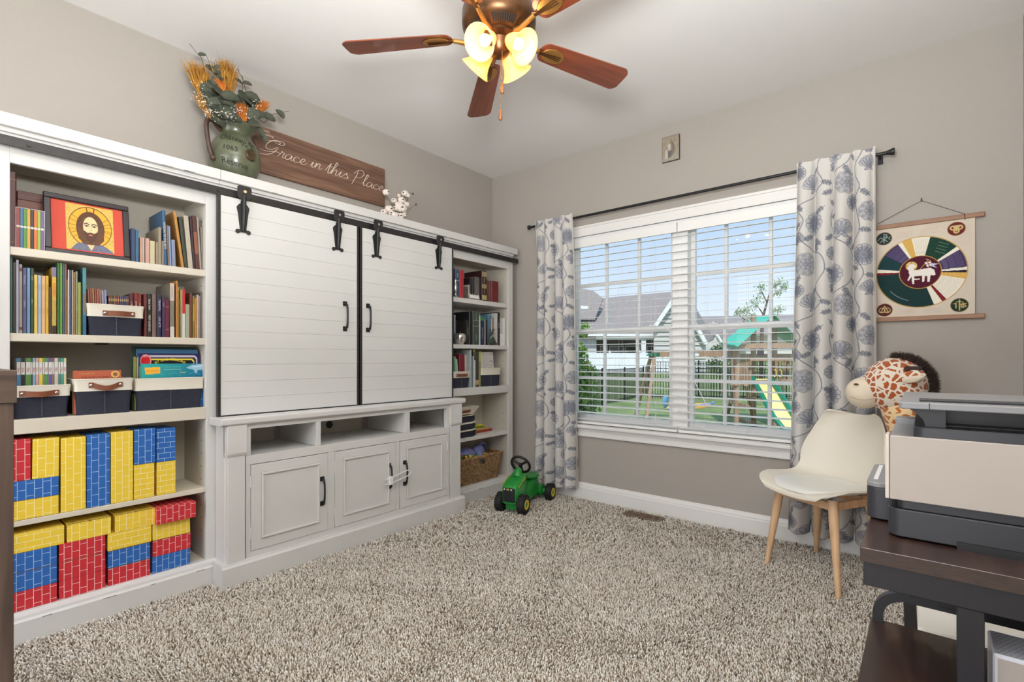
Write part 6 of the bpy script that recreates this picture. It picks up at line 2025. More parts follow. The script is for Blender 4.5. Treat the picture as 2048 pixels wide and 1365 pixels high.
def wheat(label, base_px, top_px, dx, w, m, n=70, seed=1):
    """bundle of bearded ears: fine awns"""
    t, base, P = stem_thing('wheat_bundle', label, 'dried wheat', 'dried wheat bundles in the vase', [vp(base_px[0], base_px[1], dx)], m)
    rr_ = random.Random(seed)
    b, tp = vp(base_px[0], base_px[1], dx) - base, vp(top_px[0], top_px[1], dx * 0.5) - base
    ax = (tp - b)
    for k in range(7):
        mb = MB()
        for q in range(int(n * 1.5) // 7):
            o0 = Vector((rr_.gauss(0, w * 0.18), rr_.gauss(0, w * 0.25), 0))
            f = rr_.uniform(0.0, 0.5)
            p0 = b + ax * f * 0.8 + o0 * (0.5 + f)
            p1 = b + ax * rr_.uniform(0.55, 0.8) + o0 * 2.6 + Vector((rr_.gauss(0, w * .2), rr_.gauss(0, w * .3), 0))
            p2 = b + ax * rr_.uniform(0.85, 1.15) + o0 * 3.6 + Vector((rr_.gauss(0, w * .25), rr_.gauss(0, w * .4), 0))
            mb.tube([p0, p1, p2], [0.0018, 0.0021, 0.0003], 4)
        mb.build('ear', m, t, smooth=60)
    return t
wheat('golden bearded wheat bundle fanning up at the far left of the vase', (414, 222), (396, 136), 0.0, 0.026, M_WHEAT, 230, 1)
wheat('pale golden wheat bundle standing tall in the middle of the vase', (455, 205), (452, 128), 0.02, 0.030, M_WHEAT, 160, 2)
wheat('orange wheat bundle at the centre front of the vase mouth', (488, 262), (486, 212), 0.07, 0.015, M_WHEAT2, 110, 3)
wheat('small orange wheat tuft poking out right, above the sign', (512, 232), (528, 205), 0.02, 0.018, M_WHEAT2, 90, 4)
wheat('low golden wheat bundle leaning left over the handle', (424, 240), (402, 195), 0.05, 0.02, M_WHEAT, 90, 5)
wheat('short orange wheat tuft behind the middle eucalyptus', (450, 185), (436, 160), 0.05, 0.014, M_WHEAT2, 70, 6)
def filler(label, pts, spots, dx):
    t, base, P = stem_thing('filler_sprig', label, 'sprig', 'white filler sprigs in the vase', [vp(px, py, dx) for px, py in pts], M_TWIG, (0.0014, 0.0008))
    rr_ = random.Random(len(label))
    mb = MB()
    for px, py, n in spots:
        c = vp(px, py, dx + 0.01) - base
        for k in range(int(n * 0.7)):
            mb.ball((c.x + rr_.gauss(0, .012), c.y + rr_.gauss(0, .014), c.z + rr_.gauss(0, .010)), rr_.uniform(.0016, .0030), 5, k=3)
    mb.build('florets', M_TINYW, t, kind='stuff')
filler('white filler sprig hanging at the left over the golden wheat', [(440, 235), (412, 215), (392, 198)], [(392, 197, 16), (400, 200, 14), (408, 194, 14), (414, 208, 12), (405, 205, 10), (398, 165, 8), (394, 172, 8)], 0.09)
filler('white filler sprig low at the front left of the vase mouth', [(450, 246), (430, 232), (415, 222)], [(415, 220, 18), (417, 230, 16), (424, 223, 14), (432, 226, 14), (438, 227, 10)], 0.12)
filler('white filler sprig low at the centre front of the vase mouth', [(470, 246), (460, 234), (452, 230)], [(450, 229, 14), (458, 231, 14), (464, 233, 10), (474, 216, 12), (478, 222, 12), (489, 216, 8), (488, 230, 8)], 0.12)
filler('white filler sprig at the right of the vase behind the orange wheat', [(500, 245), (506, 225), (514, 205)], [(506, 222, 10), (508, 212, 10), (514, 204, 12), (500, 236, 12), (498, 244, 8), (516, 212, 8)], 0.06)
for i, pts in enumerate(([(428, 150), (421, 132), (416, 118), (413, 112)], [(436, 150), (434, 132), (431, 118)], [(444, 145), (440, 132), (437, 122)], [(486, 165), (481, 150), (475, 138)])):
    stem_thing('bare_twig', ['thin crooked twig beside the highest eucalyptus leaf', 'straight dark twig left of the middle wheat', 'short dark twig touching the middle wheat', 'forked thin twig right of the middle wheat'][i], 'twig', 'bare twigs in the vase', [vp(a_, b__, 0.01) for a_, b__ in pts], M_TWIG, (0.0018, 0.0012))

# wooden sign with hand-lettered words
M_SIGN = wood('sign_wood', (94, 68, 54), (134, 101, 81), 'Y', 2.4, 0.6, 14, c3=(114, 83, 66))
sg = thing('wooden_sign', 'dark wood plank sign with white script hanging above the cabinets', 'sign', loc=(0.003, 1.205, 2.200))
SW, SH = 1.006, 0.272
MB().box(0, 0, 0, 0.018, SW, SH).build('board', M_SIGN, sg, bevel=0.0015)
G = {
 'a': (1.25, [[(.95, .78), (.62, 1.0), (.2, .75), (.12, .3), (.35, .0), (.7, .25), (.95, .9), (.9, .25), (1.05, .0), (1.3, .3)]]),
 'c': (1.05, [[(.85, .75), (.62, 1.0), (.22, .78), (.12, .35), (.35, .0), (.75, .08), (1.1, .4)]]),
 'e': (1.0, [[(.0, .25), (.5, .5), (.68, .85), (.45, 1.02), (.18, .7), (.15, .3), (.4, .0), (.75, .1), (1.05, .4)]]),
 'r': (.95, [[(.0, .1), (.3, .8), (.35, 1.15), (.45, .95), (.75, .9), (.62, .4), (.72, .02), (1.0, .3)]]),
 'i': (.65, [[(.0, .2), (.3, 1.0), (.22, .3), (.36, .0), (.7, .3)], [(.40, 1.38), (.42, 1.42)]]),
 'n': (1.2, [[(.0, .3), (.2, 1.0), (.16, .05), (.2, .35), (.55, 1.0), (.75, .8), (.7, .15), (.85, .0), (1.2, .35)]]),
 't': (.75, [[(.0, .3), (.45, 1.9), (.38, .6), (.42, .05), (.55, .0), (.8, .3)], [(.1, 1.25), (.8, 1.35)]]),
 'h': (1.2, [[(.0, .3), (.5, 1.6), (.6, 2.2), (.42, 2.35), (.3, 1.6), (.14, .0), (.3, .6), (.62, 1.0), (.8, .75), (.75, .12), (.9, .0), (1.2, .35)]]),
 's': (.9, [[(.0, .2), (.5, 1.05), (.5, .75), (.78, .35), (.6, .02), (.2, .1)], [(.70, .05), (.95, .3)]]),
 'l': (.75, [[(.0, .3), (.5, 1.5), (.62, 2.15), (.45, 2.35), (.28, 1.6), (.22, .4), (.4, .0), (.75, .3)]]),
 'G': (2.35, [[(1.75, 2.0), (1.95, 2.35), (1.6, 2.65), (1.0, 2.45), (.45, 1.8), (.35, 1.05), (.75, .75), (1.4, 1.1), (1.75, 1.6)], [(.0, 2.6), (.35, 2.2), (1.3, 2.5), (2.1, 2.75), (2.5, 2.45), (2.2, 2.1), (1.3, 2.2)], [(1.9, 1.5), (1.5, .5), (.8, -.15), (-.1, -.35)], [(-.3, .45), (.6, .35), (1.9, .75), (2.4, .5)]]),
 'P': (1.7, [[(.45, 2.5), (.35, 1.3), (.05, -.35)], [(-.1, 1.7), (.3, 2.5), (1.0, 2.75), (1.45, 2.2), (1.1, 1.4), (.45, 1.1)]]),
}
def script(word, x0, zb_, sz, slope, nm, par, mt, xoff=0.0186, th=0.0015, fit=None):
    mb = MB(); x = x0
    for ch_ in word:
        w, st = G[ch_]
        for s in st:
            P = [(xoff, x + (px * 0.9 + 0.22 * pz) * sz, zb_ + slope * (x - x0) + pz * sz) for px, pz in s]
            Q = bez(P, 5)
            n = len(Q)
            mb.tube(Q, [th * (0.55 + 0.45 * math.sin(PI * i / (n - 1))) for i in range(n)], 4)
        x += w * sz * 0.82
    if fit:
        a = min(v[1] for v in mb.v); b = max(v[1] for v in mb.v)
        mb.v = [(v[0], fit[0] + (v[1] - a) / (b - a) * (fit[1] - fit[0]), v[2]) for v in mb.v]
    mb.build(nm, mt, par, kind='stuff')
    return x
M_SCR = mat('sign_white_paint', (226, 214, 202), 0.7)
def sy(px): return on_x(px, 320, 0.021).y - 1.205
for wd, p0, p1, bx_px in (('Grace', 519, 614, (592, 325)), ('in', 620, 645, (632, 337)), ('this', 650, 698, (672, 351)), ('Place', 703, 769, (745, 377))):
    bz_ = on_x(bx_px[0], bx_px[1], 0.021).z - 2.200
    script(wd, 0.0, bz_, 0.036, 0, 'script_word', sg, M_SCR, fit=(sy(p0), sy(p1)))
mb = MB(); mb.text("there's", 0.020, (0.0186, 0.150, 0.252), (0, 1, 0), (0, 0, 1), slant=0.3); mb.text('nothing', 0.018, (0.0186, 0.175, 0.232), (0, 1, 0), (0, 0, 1), slant=0.3)
mb.build('small_lettering', M_SCR, sg, kind='stuff')
MB().box(-0.003, 0.1, 0.2, 0, 0.14, 0.24).box(-0.003, 0.86, 0.2, 0, 0.9, 0.24).build('hanging_plate', M_BLACK, sg)

# cotton stems lying on the cabinet
cb = Vector((0.17, 2.235, ZT))
M_COTTON = mat('cotton_boll', (232, 222, 214), 0.95, bump=0.3, bscale=150)
M_HUSK = mat('cotton_husk', (96, 66, 50), 0.9)
def cpt(px, py, dx=0.17): return on_x(px, py, dx)
bolls = [(772, 386, .17, .019), (788, 402, .16, .016), (797, 413, .18, .026), (803, 402, .16, .022), (810, 388, .15, .020), (816, 392, .16, .013), (804, 418, .20, .027), (812, 410, .17, .018), (778, 420, .19, .024), (768, 425, .20, .018),
         (789, 432, .21, .022), (800, 434, .21, .022), (792, 418, .17, .018), (808, 430, .19, .016), (783, 428, .20, .018), (797, 392, .15, .012)]
stems = [([0, 1, 3, 15], 'cotton stem reaching up left in front of the sign edge'), ([2, 4, 5, 7, 6], 'cotton stem rising at the right with clustered white bolls'), ([8, 9, 10, 14, 11, 12, 13], 'low cotton stem spreading along the cabinet top')]
for ids, lab in stems:
    t = thing('cotton_stem', lab, 'cotton stem', 'cotton stems by the sign', loc=cb)
    for k in ids:
        px, py, dx, rd = bolls[k]; rd *= 1.3
        c = cpt(px, py, dx) - cb
        c.z = max(c.z, rd * 0.85)
        MB().tube(bez([Vector((0, 0.0, 0.004)), Vector((0, 0.0, 0.03)).lerp(c, 0.4), c - Vector((0, 0, rd * 0.6))], 4), 0.0015, 5).build('twig', M_TWIG, t)
        mb = MB()
        for j in range(4):
            a = j * PI / 2 + k
            mb.ball((c.x + math.cos(a) * rd * .38, c.y + math.sin(a) * rd * .38, c.z + rd * 0.08), (rd * .66, rd * .66, rd * .8), 9, k=6)
        bo = mb.build('boll', M_COTTON, t, smooth=80, kind='stuff')
        for j in range(3):
            a = j * 2.1 + k * 1.3
            add_leaf(t, c - Vector((0, 0, rd * .75)), Vector((math.cos(a), math.sin(a), 0.7)), Vector((0, 0, 1)), round(rd * 1.6, 3), round(rd * .7, 3), M_HUSK, 'husk')
    if ids[0] == 2:
        for a_, b_2 in (((812, 384), (826, 388)), ((818, 420), (832, 409))):
            MB().tube([cpt(a_[0], a_[1], .16) - cb, cpt(b_2[0], b_2[1], .14) - cb], 0.0012, 5).ball(tuple(cpt(b_2[0], b_2[1], .14) - cb), (.006, .006, .009), 8).build('bare_tip', M_HUSK, t)

# ------------------------------------------------------------------ ceiling fan
fan = thing('ceiling_fan', 'bronze ceiling fan with five cherry wood blades and four lit glass shades', 'ceiling fan', loc=(1.680, 1.555, 2.430))
fan.rotation_euler = (-0.0208, -0.0222, 0)
M_BRONZE = mat('aged_bronze', (92, 62, 38), 0.35, metal=0.75, var=0.3, vscale=14)
M_BRASS = mat('antique_brass', (176, 130, 70), 0.35, metal=0.8)
M_BLADE = wood('cherry_blade', (92, 42, 24), (132, 66, 38), 'X', 2.0, 0.32, 16, coat=0.3)
MB().lathe([(0.0, 0.31), (0.075, 0.31), (0.082, 0.29), (0.070, 0.25), (0.040, 0.225), (0.0, 0.22)], (0, 0, 0), 32).build('canopy', M_BRONZE, fan, smooth=40)
MB().cyl((0, 0, 0.14), (0, 0, 0.24), 0.016, n=16).build('downrod', M_BRONZE, fan, smooth=60)
MB().lathe([(0.0, 0.165), (0.06, 0.165), (0.10, 0.155), (0.135, 0.13), (0.150, 0.095), (0.152, 0.055), (0.150, 0.035), (0.132, 0.012), (0.098, -0.008), (0.092, -0.012), (0.06, -0.014), (0.0, -0.014)], (0, 0, 0), 48).build('motor_housing', M_BRONZE, fan, smooth=40)
for k in range(5):
    for j in range(11):
        a = math.radians(68.7 - 36 + 72 * k - 22 + j * 4.4)
        c, s = math.cos(a), math.sin(a)
        q = [(0.104, -0.0065), (0.131, 0.0095)]
        w = 0.0022
        P = [(q[0][0] * c - s * w, q[0][0] * s + c * w, q[0][1]), (q[0][0] * c + s * w, q[0][0] * s - c * w, q[0][1]), (q[1][0] * c + s * w * 1.4, q[1][0] * s - c * w * 1.4, q[1][1]), (q[1][0] * c - s * w * 1.4, q[1][0] * s + c * w * 1.4, q[1][1])]
        MB().prism(P, (0, 0, 0.002)).build('vent_slot', mat('vent_dark', (26, 20, 16), 0.8), fan).location = (0, 0, -0.0035)
MB().lathe([(0.088, -0.012), (0.090, -0.024), (0.056, -0.030), (0.050, -0.045), (0.040, -0.07), (0.028, -0.082), (0.012, -0.09), (0.0, -0.092)], (0, 0, 0), 36).build('switch_housing', M_BRONZE, fan, smooth=40)
blade = None
for k in range(5):
    a = math.radians(68.7 + 72 * k)
    M = Matrix.Rotation(a, 4, 'Z')
    def W3(x, y, z_): return M @ Vector((x, y, z_))
    if blade is None:
        x0, x1 = 0.195, 0.660
        pts = []
        def prof_w(x):
            t = (x - x0) / (x1 - x0)
            return 0.047 + 0.018 * t
        n = 10
        up = []
        for i in range(7):
            an = PI / 2 + (PI / 2) * i / 6
            up.append((x0 + 0.035 + 0.035 * math.cos(an), prof_w(x0) * math.sin(an)))
        up = up[::-1]
        for i in range(1, 9):
            x = x0 + 0.035 + (x1 - 0.045 - x0 - 0.035) * i / 8
            up.append((x, prof_w(x)))
        for i in range(1, 6):
            an = PI / 2 - (PI / 2) * i / 6
            up.append((x1 - 0.045 + 0.045 * math.cos(an), 0.028 + (prof_w(x1) - 0.028) * math.sin(an)))
        out = up + [(x1, 0.0)] + [(x, -y) for x, y in up[::-1]]
        pit = 0.21
        P = [(x, y, -y * math.tan(pit)) for x, y in out]
        mb = MB(); mb.prism(P, (0, 0, 0.006))
        blade = mb.build('blade', M_BLADE, fan, bevel=0.0015)
        bo = blade
        ir = MB()
        ir.tube([(0.085, 0, -0.018), (0.12, 0, -0.022), (0.16, 0, -0.012), (0.19, 0, -0.004)], [0.012, 0.011, 0.010, 0.009], 8)
        iron = ir.build('blade_iron', M_BRASS, bo, smooth=60)
        ip = []
        for i in range(21):
            t = i / 20 * PI
            ip.append((0.255 + 0.055 * math.cos(PI - t) * 1.0 + 0.01, 0.034 * math.sin(t)))
        ip = [(0.185, 0.012)] + [(x, y) for x, y in ip if x > 0.21] + [(0.318, 0.0)]
        ip = ip + [(x, -y) for x, y in ip[::-1][1:]]
        MB().prism([(x, y, -y * math.tan(pit) - 0.006) for x, y in ip], (0, 0, 0.005)).build('iron_plate', M_BRASS, bo, bevel=0.001)
        for yy_ in (-0.010, 0.0, 0.010):
            MB().tube([(0.19, yy_ * 0.4, -yy_ * 0.4 * math.tan(pit) - 0.008), (0.30, yy_, -yy_ * math.tan(pit) - 0.008)], 0.0018, 5).build('iron_rib', M_BRONZE, bo)
    else:
        bo = copy_tree(blade, fan)
    bo.rotation_euler = (0, 0, a)
# light kit
M_SHADE = bpy.data.materials.new('frosted_amber_glass')
M_SHADE.use_nodes = True
_nt = M_SHADE.node_tree
_b = _nt.nodes['Principled BSDF']
_b.inputs['Base Color'].default_value = (*srgb((252, 232, 190)), 1)
_b.inputs['Roughness'].default_value = 0.35
_tr = _n(_nt, 'ShaderNodeBsdfTranslucent'); _tr.inputs[0].default_value = (*srgb((255, 222, 160)), 1)
_mx = _n(_nt, 'ShaderNodeMixShader'); _mx.inputs[0].default_value = 0.6
_nt.links.new(_b.outputs[0], _mx.inputs[1]); _nt.links.new(_tr.outputs[0], _mx.inputs[2]); _nt.links.new(_mx.outputs[0], _nt.nodes['Material Output'].inputs[0])
_b.inputs['Emission Color'].default_value = (*srgb((255, 196, 104)), 1)
_b.inputs['Emission Strength'].default_value = 0.08
M_BULB = mat('lit_bulb', (255, 244, 220), 0.4, emit=(255, 226, 170), estr=3.0)
for k, adeg in enumerate((4, -86, 184, 94)):
    a = math.radians(adeg)
    tilt = math.radians(52)
    hd = Vector((math.cos(a), math.sin(a), 0))
    ax = hd * math.sin(tilt) - Vector((0, 0, 1)) * math.cos(tilt)
    s0 = Vector((0, 0, -0.022)) + hd * 0.034
    # arm and socket
    MB().tube([Vector((0, 0, -0.016)) + hd * 0.02, s0, s0 + ax * 0.030], [0.010, 0.011, 0.017], 12).build('socket', M_BRASS, fan, smooth=60)
    q = Vector((0, 0, 1)).rotation_difference(ax).to_matrix().to_4x4()
    mb = MB(); q.translation = s0 + ax * 0.012
    mb.M = q
    sp = [(0.022, 0.006), (0.026, 0.012), (0.033, 0.030), (0.038, 0.050), (0.042, 0.068), (0.050, 0.086), (0.062, 0.102), (0.068, 0.108), (0.066, 0.109), (0.060, 0.103), (0.048, 0.087), (0.040, 0.069), (0.036, 0.050), (0.031, 0.030), (0.024, 0.013)]
    mb.lathe(sp, (0, 0, 0), 36)
    mb.build('glass_shade', M_SHADE, fan, smooth=80)
    mb = MB(); mb.M = q
    mb.lathe([(0.010, 0.02), (0.012, 0.034), (0.020, 0.048), (0.0235, 0.062), (0.021, 0.076), (0.012, 0.085), (0.0, 0.087)], (0, 0, 0), 20)
    mb.build('bulb', M_BULB, fan, smooth=80)
    w = Vector(fan.location) + s0 + ax * 0.135
    lamp('fan_bulb_light', 'POINT', w, (0, 0, 0), 0.5, (1.0, 0.72, 0.42), shadow_soft_size=0.02)
for dxy, L_, nm in (((0.030, -0.016), 0.125, 0), ((-0.006, 0.014), 0.21, 1)):
    mb = MB()
    zz0 = -0.085
    n = int(L_ / 0.006)
    for i in range(n):
        mb.ball((dxy[0], dxy[1], zz0 - i * 0.006), 0.0021, 5, k=3)
    mb.build('pull_chain', M_BRASS, fan, kind='stuff')
    ze = zz0 - L_
    MB().lathe([(0.0, 0.0), (0.003, -0.002), (0.0055, -0.022), (0.0085, -0.036), (0.007, -0.046), (0.0, -0.050)], (dxy[0], dxy[1], ze), 14).build('pull_knob', mat('wood_pull', (128, 76, 34), 0.4), fan, smooth=60)

# ------------------------------------------------------------------ curtain rod, curtains with printed flowers
rod = thing('curtain_rod', 'thin black curtain rod with round end knobs above the window', 'curtain rod', loc=(0.515, 3.312, 2.196))
RL = 2.872 - 0.515
MB().cyl((0, 0, 0), (RL, 0, 0), 0.0095, n=14).build('pole', M_BLACK, rod, smooth=60)
for x, s in ((0, -1), (RL, 1)):
    MB().lathe([(0.0095, 0), (0.012, 0.003 * s), (0.012, 0.010 * s), (0.016, 0.018 * s), (0.019, 0.030 * s), (0.017, 0.036 * s), (0, 0.037 * s)], (x, 0, 0), 18, axis='X').build('finial', M_BLACK, rod, smooth=50)
for x in (0.04, RL - 0.03):
    MB().box(x - 0.006, 0.0, -0.004, x + 0.006, 0.086, 0.004).box(x - 0.012, 0.080, -0.03, x + 0.012, 0.086, 0.03).build('bracket', M_BLACK, rod)

def cloth_print(w_m, h_m, cell, seed, shift):
    TH = 0.67
    Wc, Hc = int(w_m / cell), int(TH / cell)
    cv = Canvas(Wc, Hc, (226, 223, 219), wrap=True)
    ink, wash, wash2 = (112, 116, 132), (168, 172, 186), (150, 154, 172)
    S = TH / 0.86 / cell
    rr_ = random.Random(seed)
    def vine(pts):
        Q = [(p.x, p.y) for p in bez([(x, y, 0) for x, y in pts], 8)]
        cv.line(Q, 1.9, ink, 0.9)
    def leaf(x, y, a, L):
        c, s = math.cos(a), math.sin(a)
        pts = []
        for t in range(13):
            u = t / 12
            pts.append((x + c * L * u - s * math.sin(u * PI) * L * 0.26, y + s * L * u + c * math.sin(u * PI) * L * 0.26))
        for t in range(12, -1, -1):
            u = t / 12
            pts.append((x + c * L * u + s * math.sin(u * PI) * L * 0.26, y + s * L * u - c * math.sin(u * PI) * L * 0.26))
        cv.poly(pts, wash, 0.6); cv.line(pts, 1.3, ink, 0.85)
        cv.line([(x, y), (x + c * L * 0.9, y + s * L * 0.9)], 1.0, ink, 0.7)
    def sprig(x, y, a, L, n=4):
        c, s = math.cos(a), math.sin(a)
        cv.line([(x, y), (x + c * L, y + s * L)], 1.4, ink, 0.85)
        for i in range(n):
            u = (i + 1) / (n + 0.5)
            for sg_ in (-1, 1):
                leaf(x + c * L * u, y + s * L * u, a + sg_ * 0.9, L * 0.34)
        leaf(x + c * L, y + s * L, a, L * 0.3)
    def petal(x, y, a, r0, r1, wd, al=0.5, col=None):
        c, s = math.cos(a), math.sin(a)
        pts = []
        for u, w in ((0, .35), (.35, .8), (.7, 1.0), (.9, .7), (1.0, 0.0), (.9, -.7), (.7, -1.0), (.35, -.8), (0, -.35)):
            rr2 = r0 + (r1 - r0) * u
            pts.append((x + c * rr2 - s * w * wd, y + s * rr2 + c * w * wd))
        pts = [(p.x, p.y) for p in bez([(q[0], q[1], 0) for q in pts], 3)]
        cv.poly(pts, col or wash, al * .62); cv.line(pts, 1.1, ink, 0.85)
        cv.line([(x + c * r0, y + s * r0), (x + c * (r0 + (r1 - r0) * .75), y + s * (r0 + (r1 - r0) * .75))], 0.9, ink, 0.55)
    def dahlia(x, y, R, rot=0):
        for q, (f0, f1, n) in enumerate(((.45, 1.0, 13), (.25, .72, 11), (.08, .45, 8))):
            for k in range(n):
                petal(x, y, rot + 2 * PI * (k + q * .5) / n, R * f0, R * f1, R * f1 * PI / n * .95, .55 if q != 1 else .75, wash2 if q == 1 else wash)
        cv.ell(x, y % Hc, R * .1, R * .1, ink, .7)
    def lotus(x, y, R, rot=-PI / 2):
        for k, w in ((-3, .2), (3, .2), (-2, .24), (2, .24), (-1, .26), (1, .26), (0, .28)):
            petal(x, y, rot + k * .33, R * .1, R * (1.05 - .05 * abs(k)), R * w, .55, wash2 if abs(k) % 2 else wash)
        for k in (-2, 2):
            leaf(x, y, rot + PI + k * .5, R * .45)
    def peony(x, y, R, rot=0):
        for k in range(9):
            a = rot + 2 * PI * k / 9
            cx_, cy_ = x + math.cos(a) * R * .62, y + math.sin(a) * R * .62
            for e_ in (.38, .26):
                cv.line([(cx_ + math.cos(a + t) * R * e_, cy_ + math.sin(a + t) * R * e_) for t in np.linspace(-1.9, 1.9, 11)], 1.2, ink, .8)
            cv.poly([(cx_ + math.cos(t) * R * .34, cy_ + math.sin(t) * R * .34) for t in np.linspace(0, 6.2, 12)], wash, .35)
        for k in range(6):
            petal(x, y, rot + PI * k / 3, R * .05, R * .5, R * .2, .6, wash2)
    dahlia(.20 * S, .13 * S, .085 * S); lotus(.47 * S, .24 * S, .10 * S); peony(.12 * S, .43 * S, .085 * S); dahlia(.40 * S, .52 * S, .08 * S, .2)
    lotus(.18 * S, .74 * S, .10 * S, -PI / 2 - .3); peony(.50 * S, .74 * S, .08 * S); dahlia(.56 * S, .02 * S, .06 * S); dahlia(.06 * S, .62 * S, .055 * S); peony(.36 * S, .36 * S, .05 * S); lotus(.36 * S, .03 * S + .60 * S, .05 * S, -1.0); lotus(.02 * S + .03 * S, .26 * S, .07 * S, -1.2); dahlia(.66 * S, .40 * S, .075 * S); peony(.70 * S, .10 * S, .07 * S); lotus(.70 * S, .66 * S, .08 * S)
    vine([(.02 * S, .0), (.10 * S, .10 * S), (.07 * S, .22 * S), (.16 * S, .32 * S), (.27 * S, .36 * S), (.30 * S, .48 * S), (.24 * S, .60 * S), (.28 * S, .72 * S), (.10 * S, .84 * S), (.02 * S, .86 * S)])
    vine([(.40 * S, .0), (.34 * S, .10 * S), (.38 * S, .22 * S), (.52 * S, .34 * S), (.56 * S, .46 * S), (.50 * S, .60 * S), (.38 * S, .68 * S), (.36 * S, .78 * S), (.40 * S, .86 * S)])
    vine([(.60 * S, .0), (.64 * S, .22 * S), (.58 * S, .34 * S), (.66 * S, .52 * S), (.60 * S, .66 * S), (.64 * S, .78 * S), (.60 * S, .86 * S)])
    for x, y, a in ((.09, .12, 2.6), (.10, .26, -.5), (.25, .35, -1.6), (.30, .47, .2), (.25, .60, 2.9), (.27, .70, .3), (.34, .10, -.3), (.37, .22, 2.8), (.50, .33, -1.2), (.56, .46, .4), (.48, .61, 1.4), (.36, .77, 2.9), (.05, .58, -1.2), (.33, .84, .6), (.30, .02, 2.4), (.63, .22, .4), (.60, .30, 2.7), (.66, .54, .3), (.60, .60, -2.6), (.64, .80, .5), (.04, .84, .8), (.22, .24, .6)):
        sprig(x * S, y * S, a + rr_.uniform(-.3, .3), .062 * S, 3)
    reps = int(math.ceil(h_m / TH)) + 1
    big = np.concatenate([cv.a] * reps, 0)
    k = int(shift / cell)
    return np.ascontiguousarray(big[k:k + int(h_m / cell)])

M_CURT = vcol_mat('printed_curtain_cloth', 0.85, transl=0.22, bump=0.15)
def curtain(name, label, x0t, x1t, x0b, x1b, zt, zb, folds, amp, w_m, shift, seed):
    t = thing(name, label, 'curtain', 'pair of floral curtains', loc=((x0t + x1t) / 2, 3.312, zb))
    cx_ = (x0t + x1t) / 2
    pr = cloth_print(w_m, zt - zb, 0.0025, seed, shift)
    rs = np.random.RandomState(seed)
    ph = rs.uniform(0, 6.28, 4)
    def fn(U, V):
        x = (x0t + (x0b - x0t) * V) * (1 - U) + (x1t + (x1b - x1t) * V) * U
        Z = zt + (zb - zt) * V
        am = amp * (0.75 + 0.5 * V)
        uu = U + 0.012 * np.sin(5 * V + ph[0])
        wv = np.sin(2 * PI * folds * uu + ph[1] * 0.3)
        # sharper pleats near the head, softer swells below
        head = np.exp(-V * 9)
        sh = np.sign(wv) * np.abs(wv) ** (1 - 0.35 * head)
        y = am * (sh + 0.35 * np.sin(2 * PI * folds * 0.5 * uu + ph[2] + 1.5 * V)) * np.clip(1.15 - 0.45 * head, 0.5, 1.2)
        x = x + 0.010 * np.cos(2 * PI * folds * uu + ph[1] * 0.3) * (1 + 0.3 * V)
        Z = Z + 0.006 * np.sin(2 * PI * folds * uu) * head
        y = y * (1 - 0.62 * np.exp(-V * 14)) - 0.030 * np.exp(-V * 6) + 0.014 * (1 - np.exp(-V * 5))
        return x - cx_, y, Z - zb
    printed_grid('cloth', pr, fn, M_CURT, t)
    # stitched head tabs behind the rod pocket and bottom hem
    mb = MB()
    def hem(u, v):
        U, V = np.array([[u]]), np.array([[1.0 - 0.022 * (1 - v)]])
        x, y, z_ = fn(U, V)
        return (float(x[0, 0]), float(y[0, 0]) + 0.0025, float(z_[0, 0]))
    mb.grid(hem, 60, 1)
    mb.build('hem', mat('curtain_hem', (214, 211, 208), 0.9), t, smooth=60)
curtain('curtain', 'grey floral printed curtain hanging beside the corner bookcase', 0.562, 0.938, 0.505, 0.960, 2.226, 0.085, 4.5, 0.030, 0.62, 0.15, 4)
curtain('curtain', 'grey floral printed curtain hanging between window and religious banner', 2.452, 2.836, 2.392, 2.846, 2.232, 0.088, 4.3, 0.035, 0.62, 0.42, 9)

# ------------------------------------------------------------------ wall plaque
pq = thing('icon_plaque', 'small square wooden icon plaque high on the wall over the window', 'plaque', loc=(1.606, YB, 2.476))
PW, PH = 0.124, 0.176
MB().box(0, -0.014, 0, PW, 0, PH).build('board', mat('plaque_edge', (84, 52, 44), 0.6), pq, bevel=0.002)
cv = Canvas(62, 88, (158, 146, 128)); rr = np.random.RandomState(3)
for k in range(420):
    cv.ell(rr.rand() * 62, rr.rand() * 88, 2.5, 2.5, ((140, 124, 100), (168, 160, 148), (128, 116, 96))[k % 3], 0.3)
cv.poly([(0, 60), (62, 56), (62, 88), (0, 88)], (160, 160, 152), 0.5)
cv.poly([(34, 16), (42, 24), (46, 44), (42, 66), (24, 78), (20, 50), (26, 34)], (112, 106, 100), 0.8)
cv.ell(30, 26, 6, 7, (140, 130, 116)); cv.ell(26, 34, 6, 8, (196, 190, 180), 0.8); cv.poly([(18, 38), (34, 40), (31, 52), (23, 52)], (190, 182, 172), 0.7)
cv.poly([(11, 48), (19, 46), (20, 78), (11, 78)], (196, 190, 180), 0.7); cv.poly([(22, 52), (34, 50), (32, 74), (21, 76)], (104, 100, 100), 0.8)
cv.line([(34, 12), (35, 30)], 1.2, (90, 84, 78)); cv.line([(49, 48), (50, 66)], 1.6, (120, 116, 108), 0.7)
cv.line([(4, 4), (58, 4)], 1, (120, 110, 96), 0.6)
cv.speck(0.15)
printed_grid('icon_print', cv.a, lambda U, V: (0.003 + U * (PW - 0.006), U * 0 - 0.0146, PH - 0.003 - V * (PH - 0.006)), M_PRINT, pq)

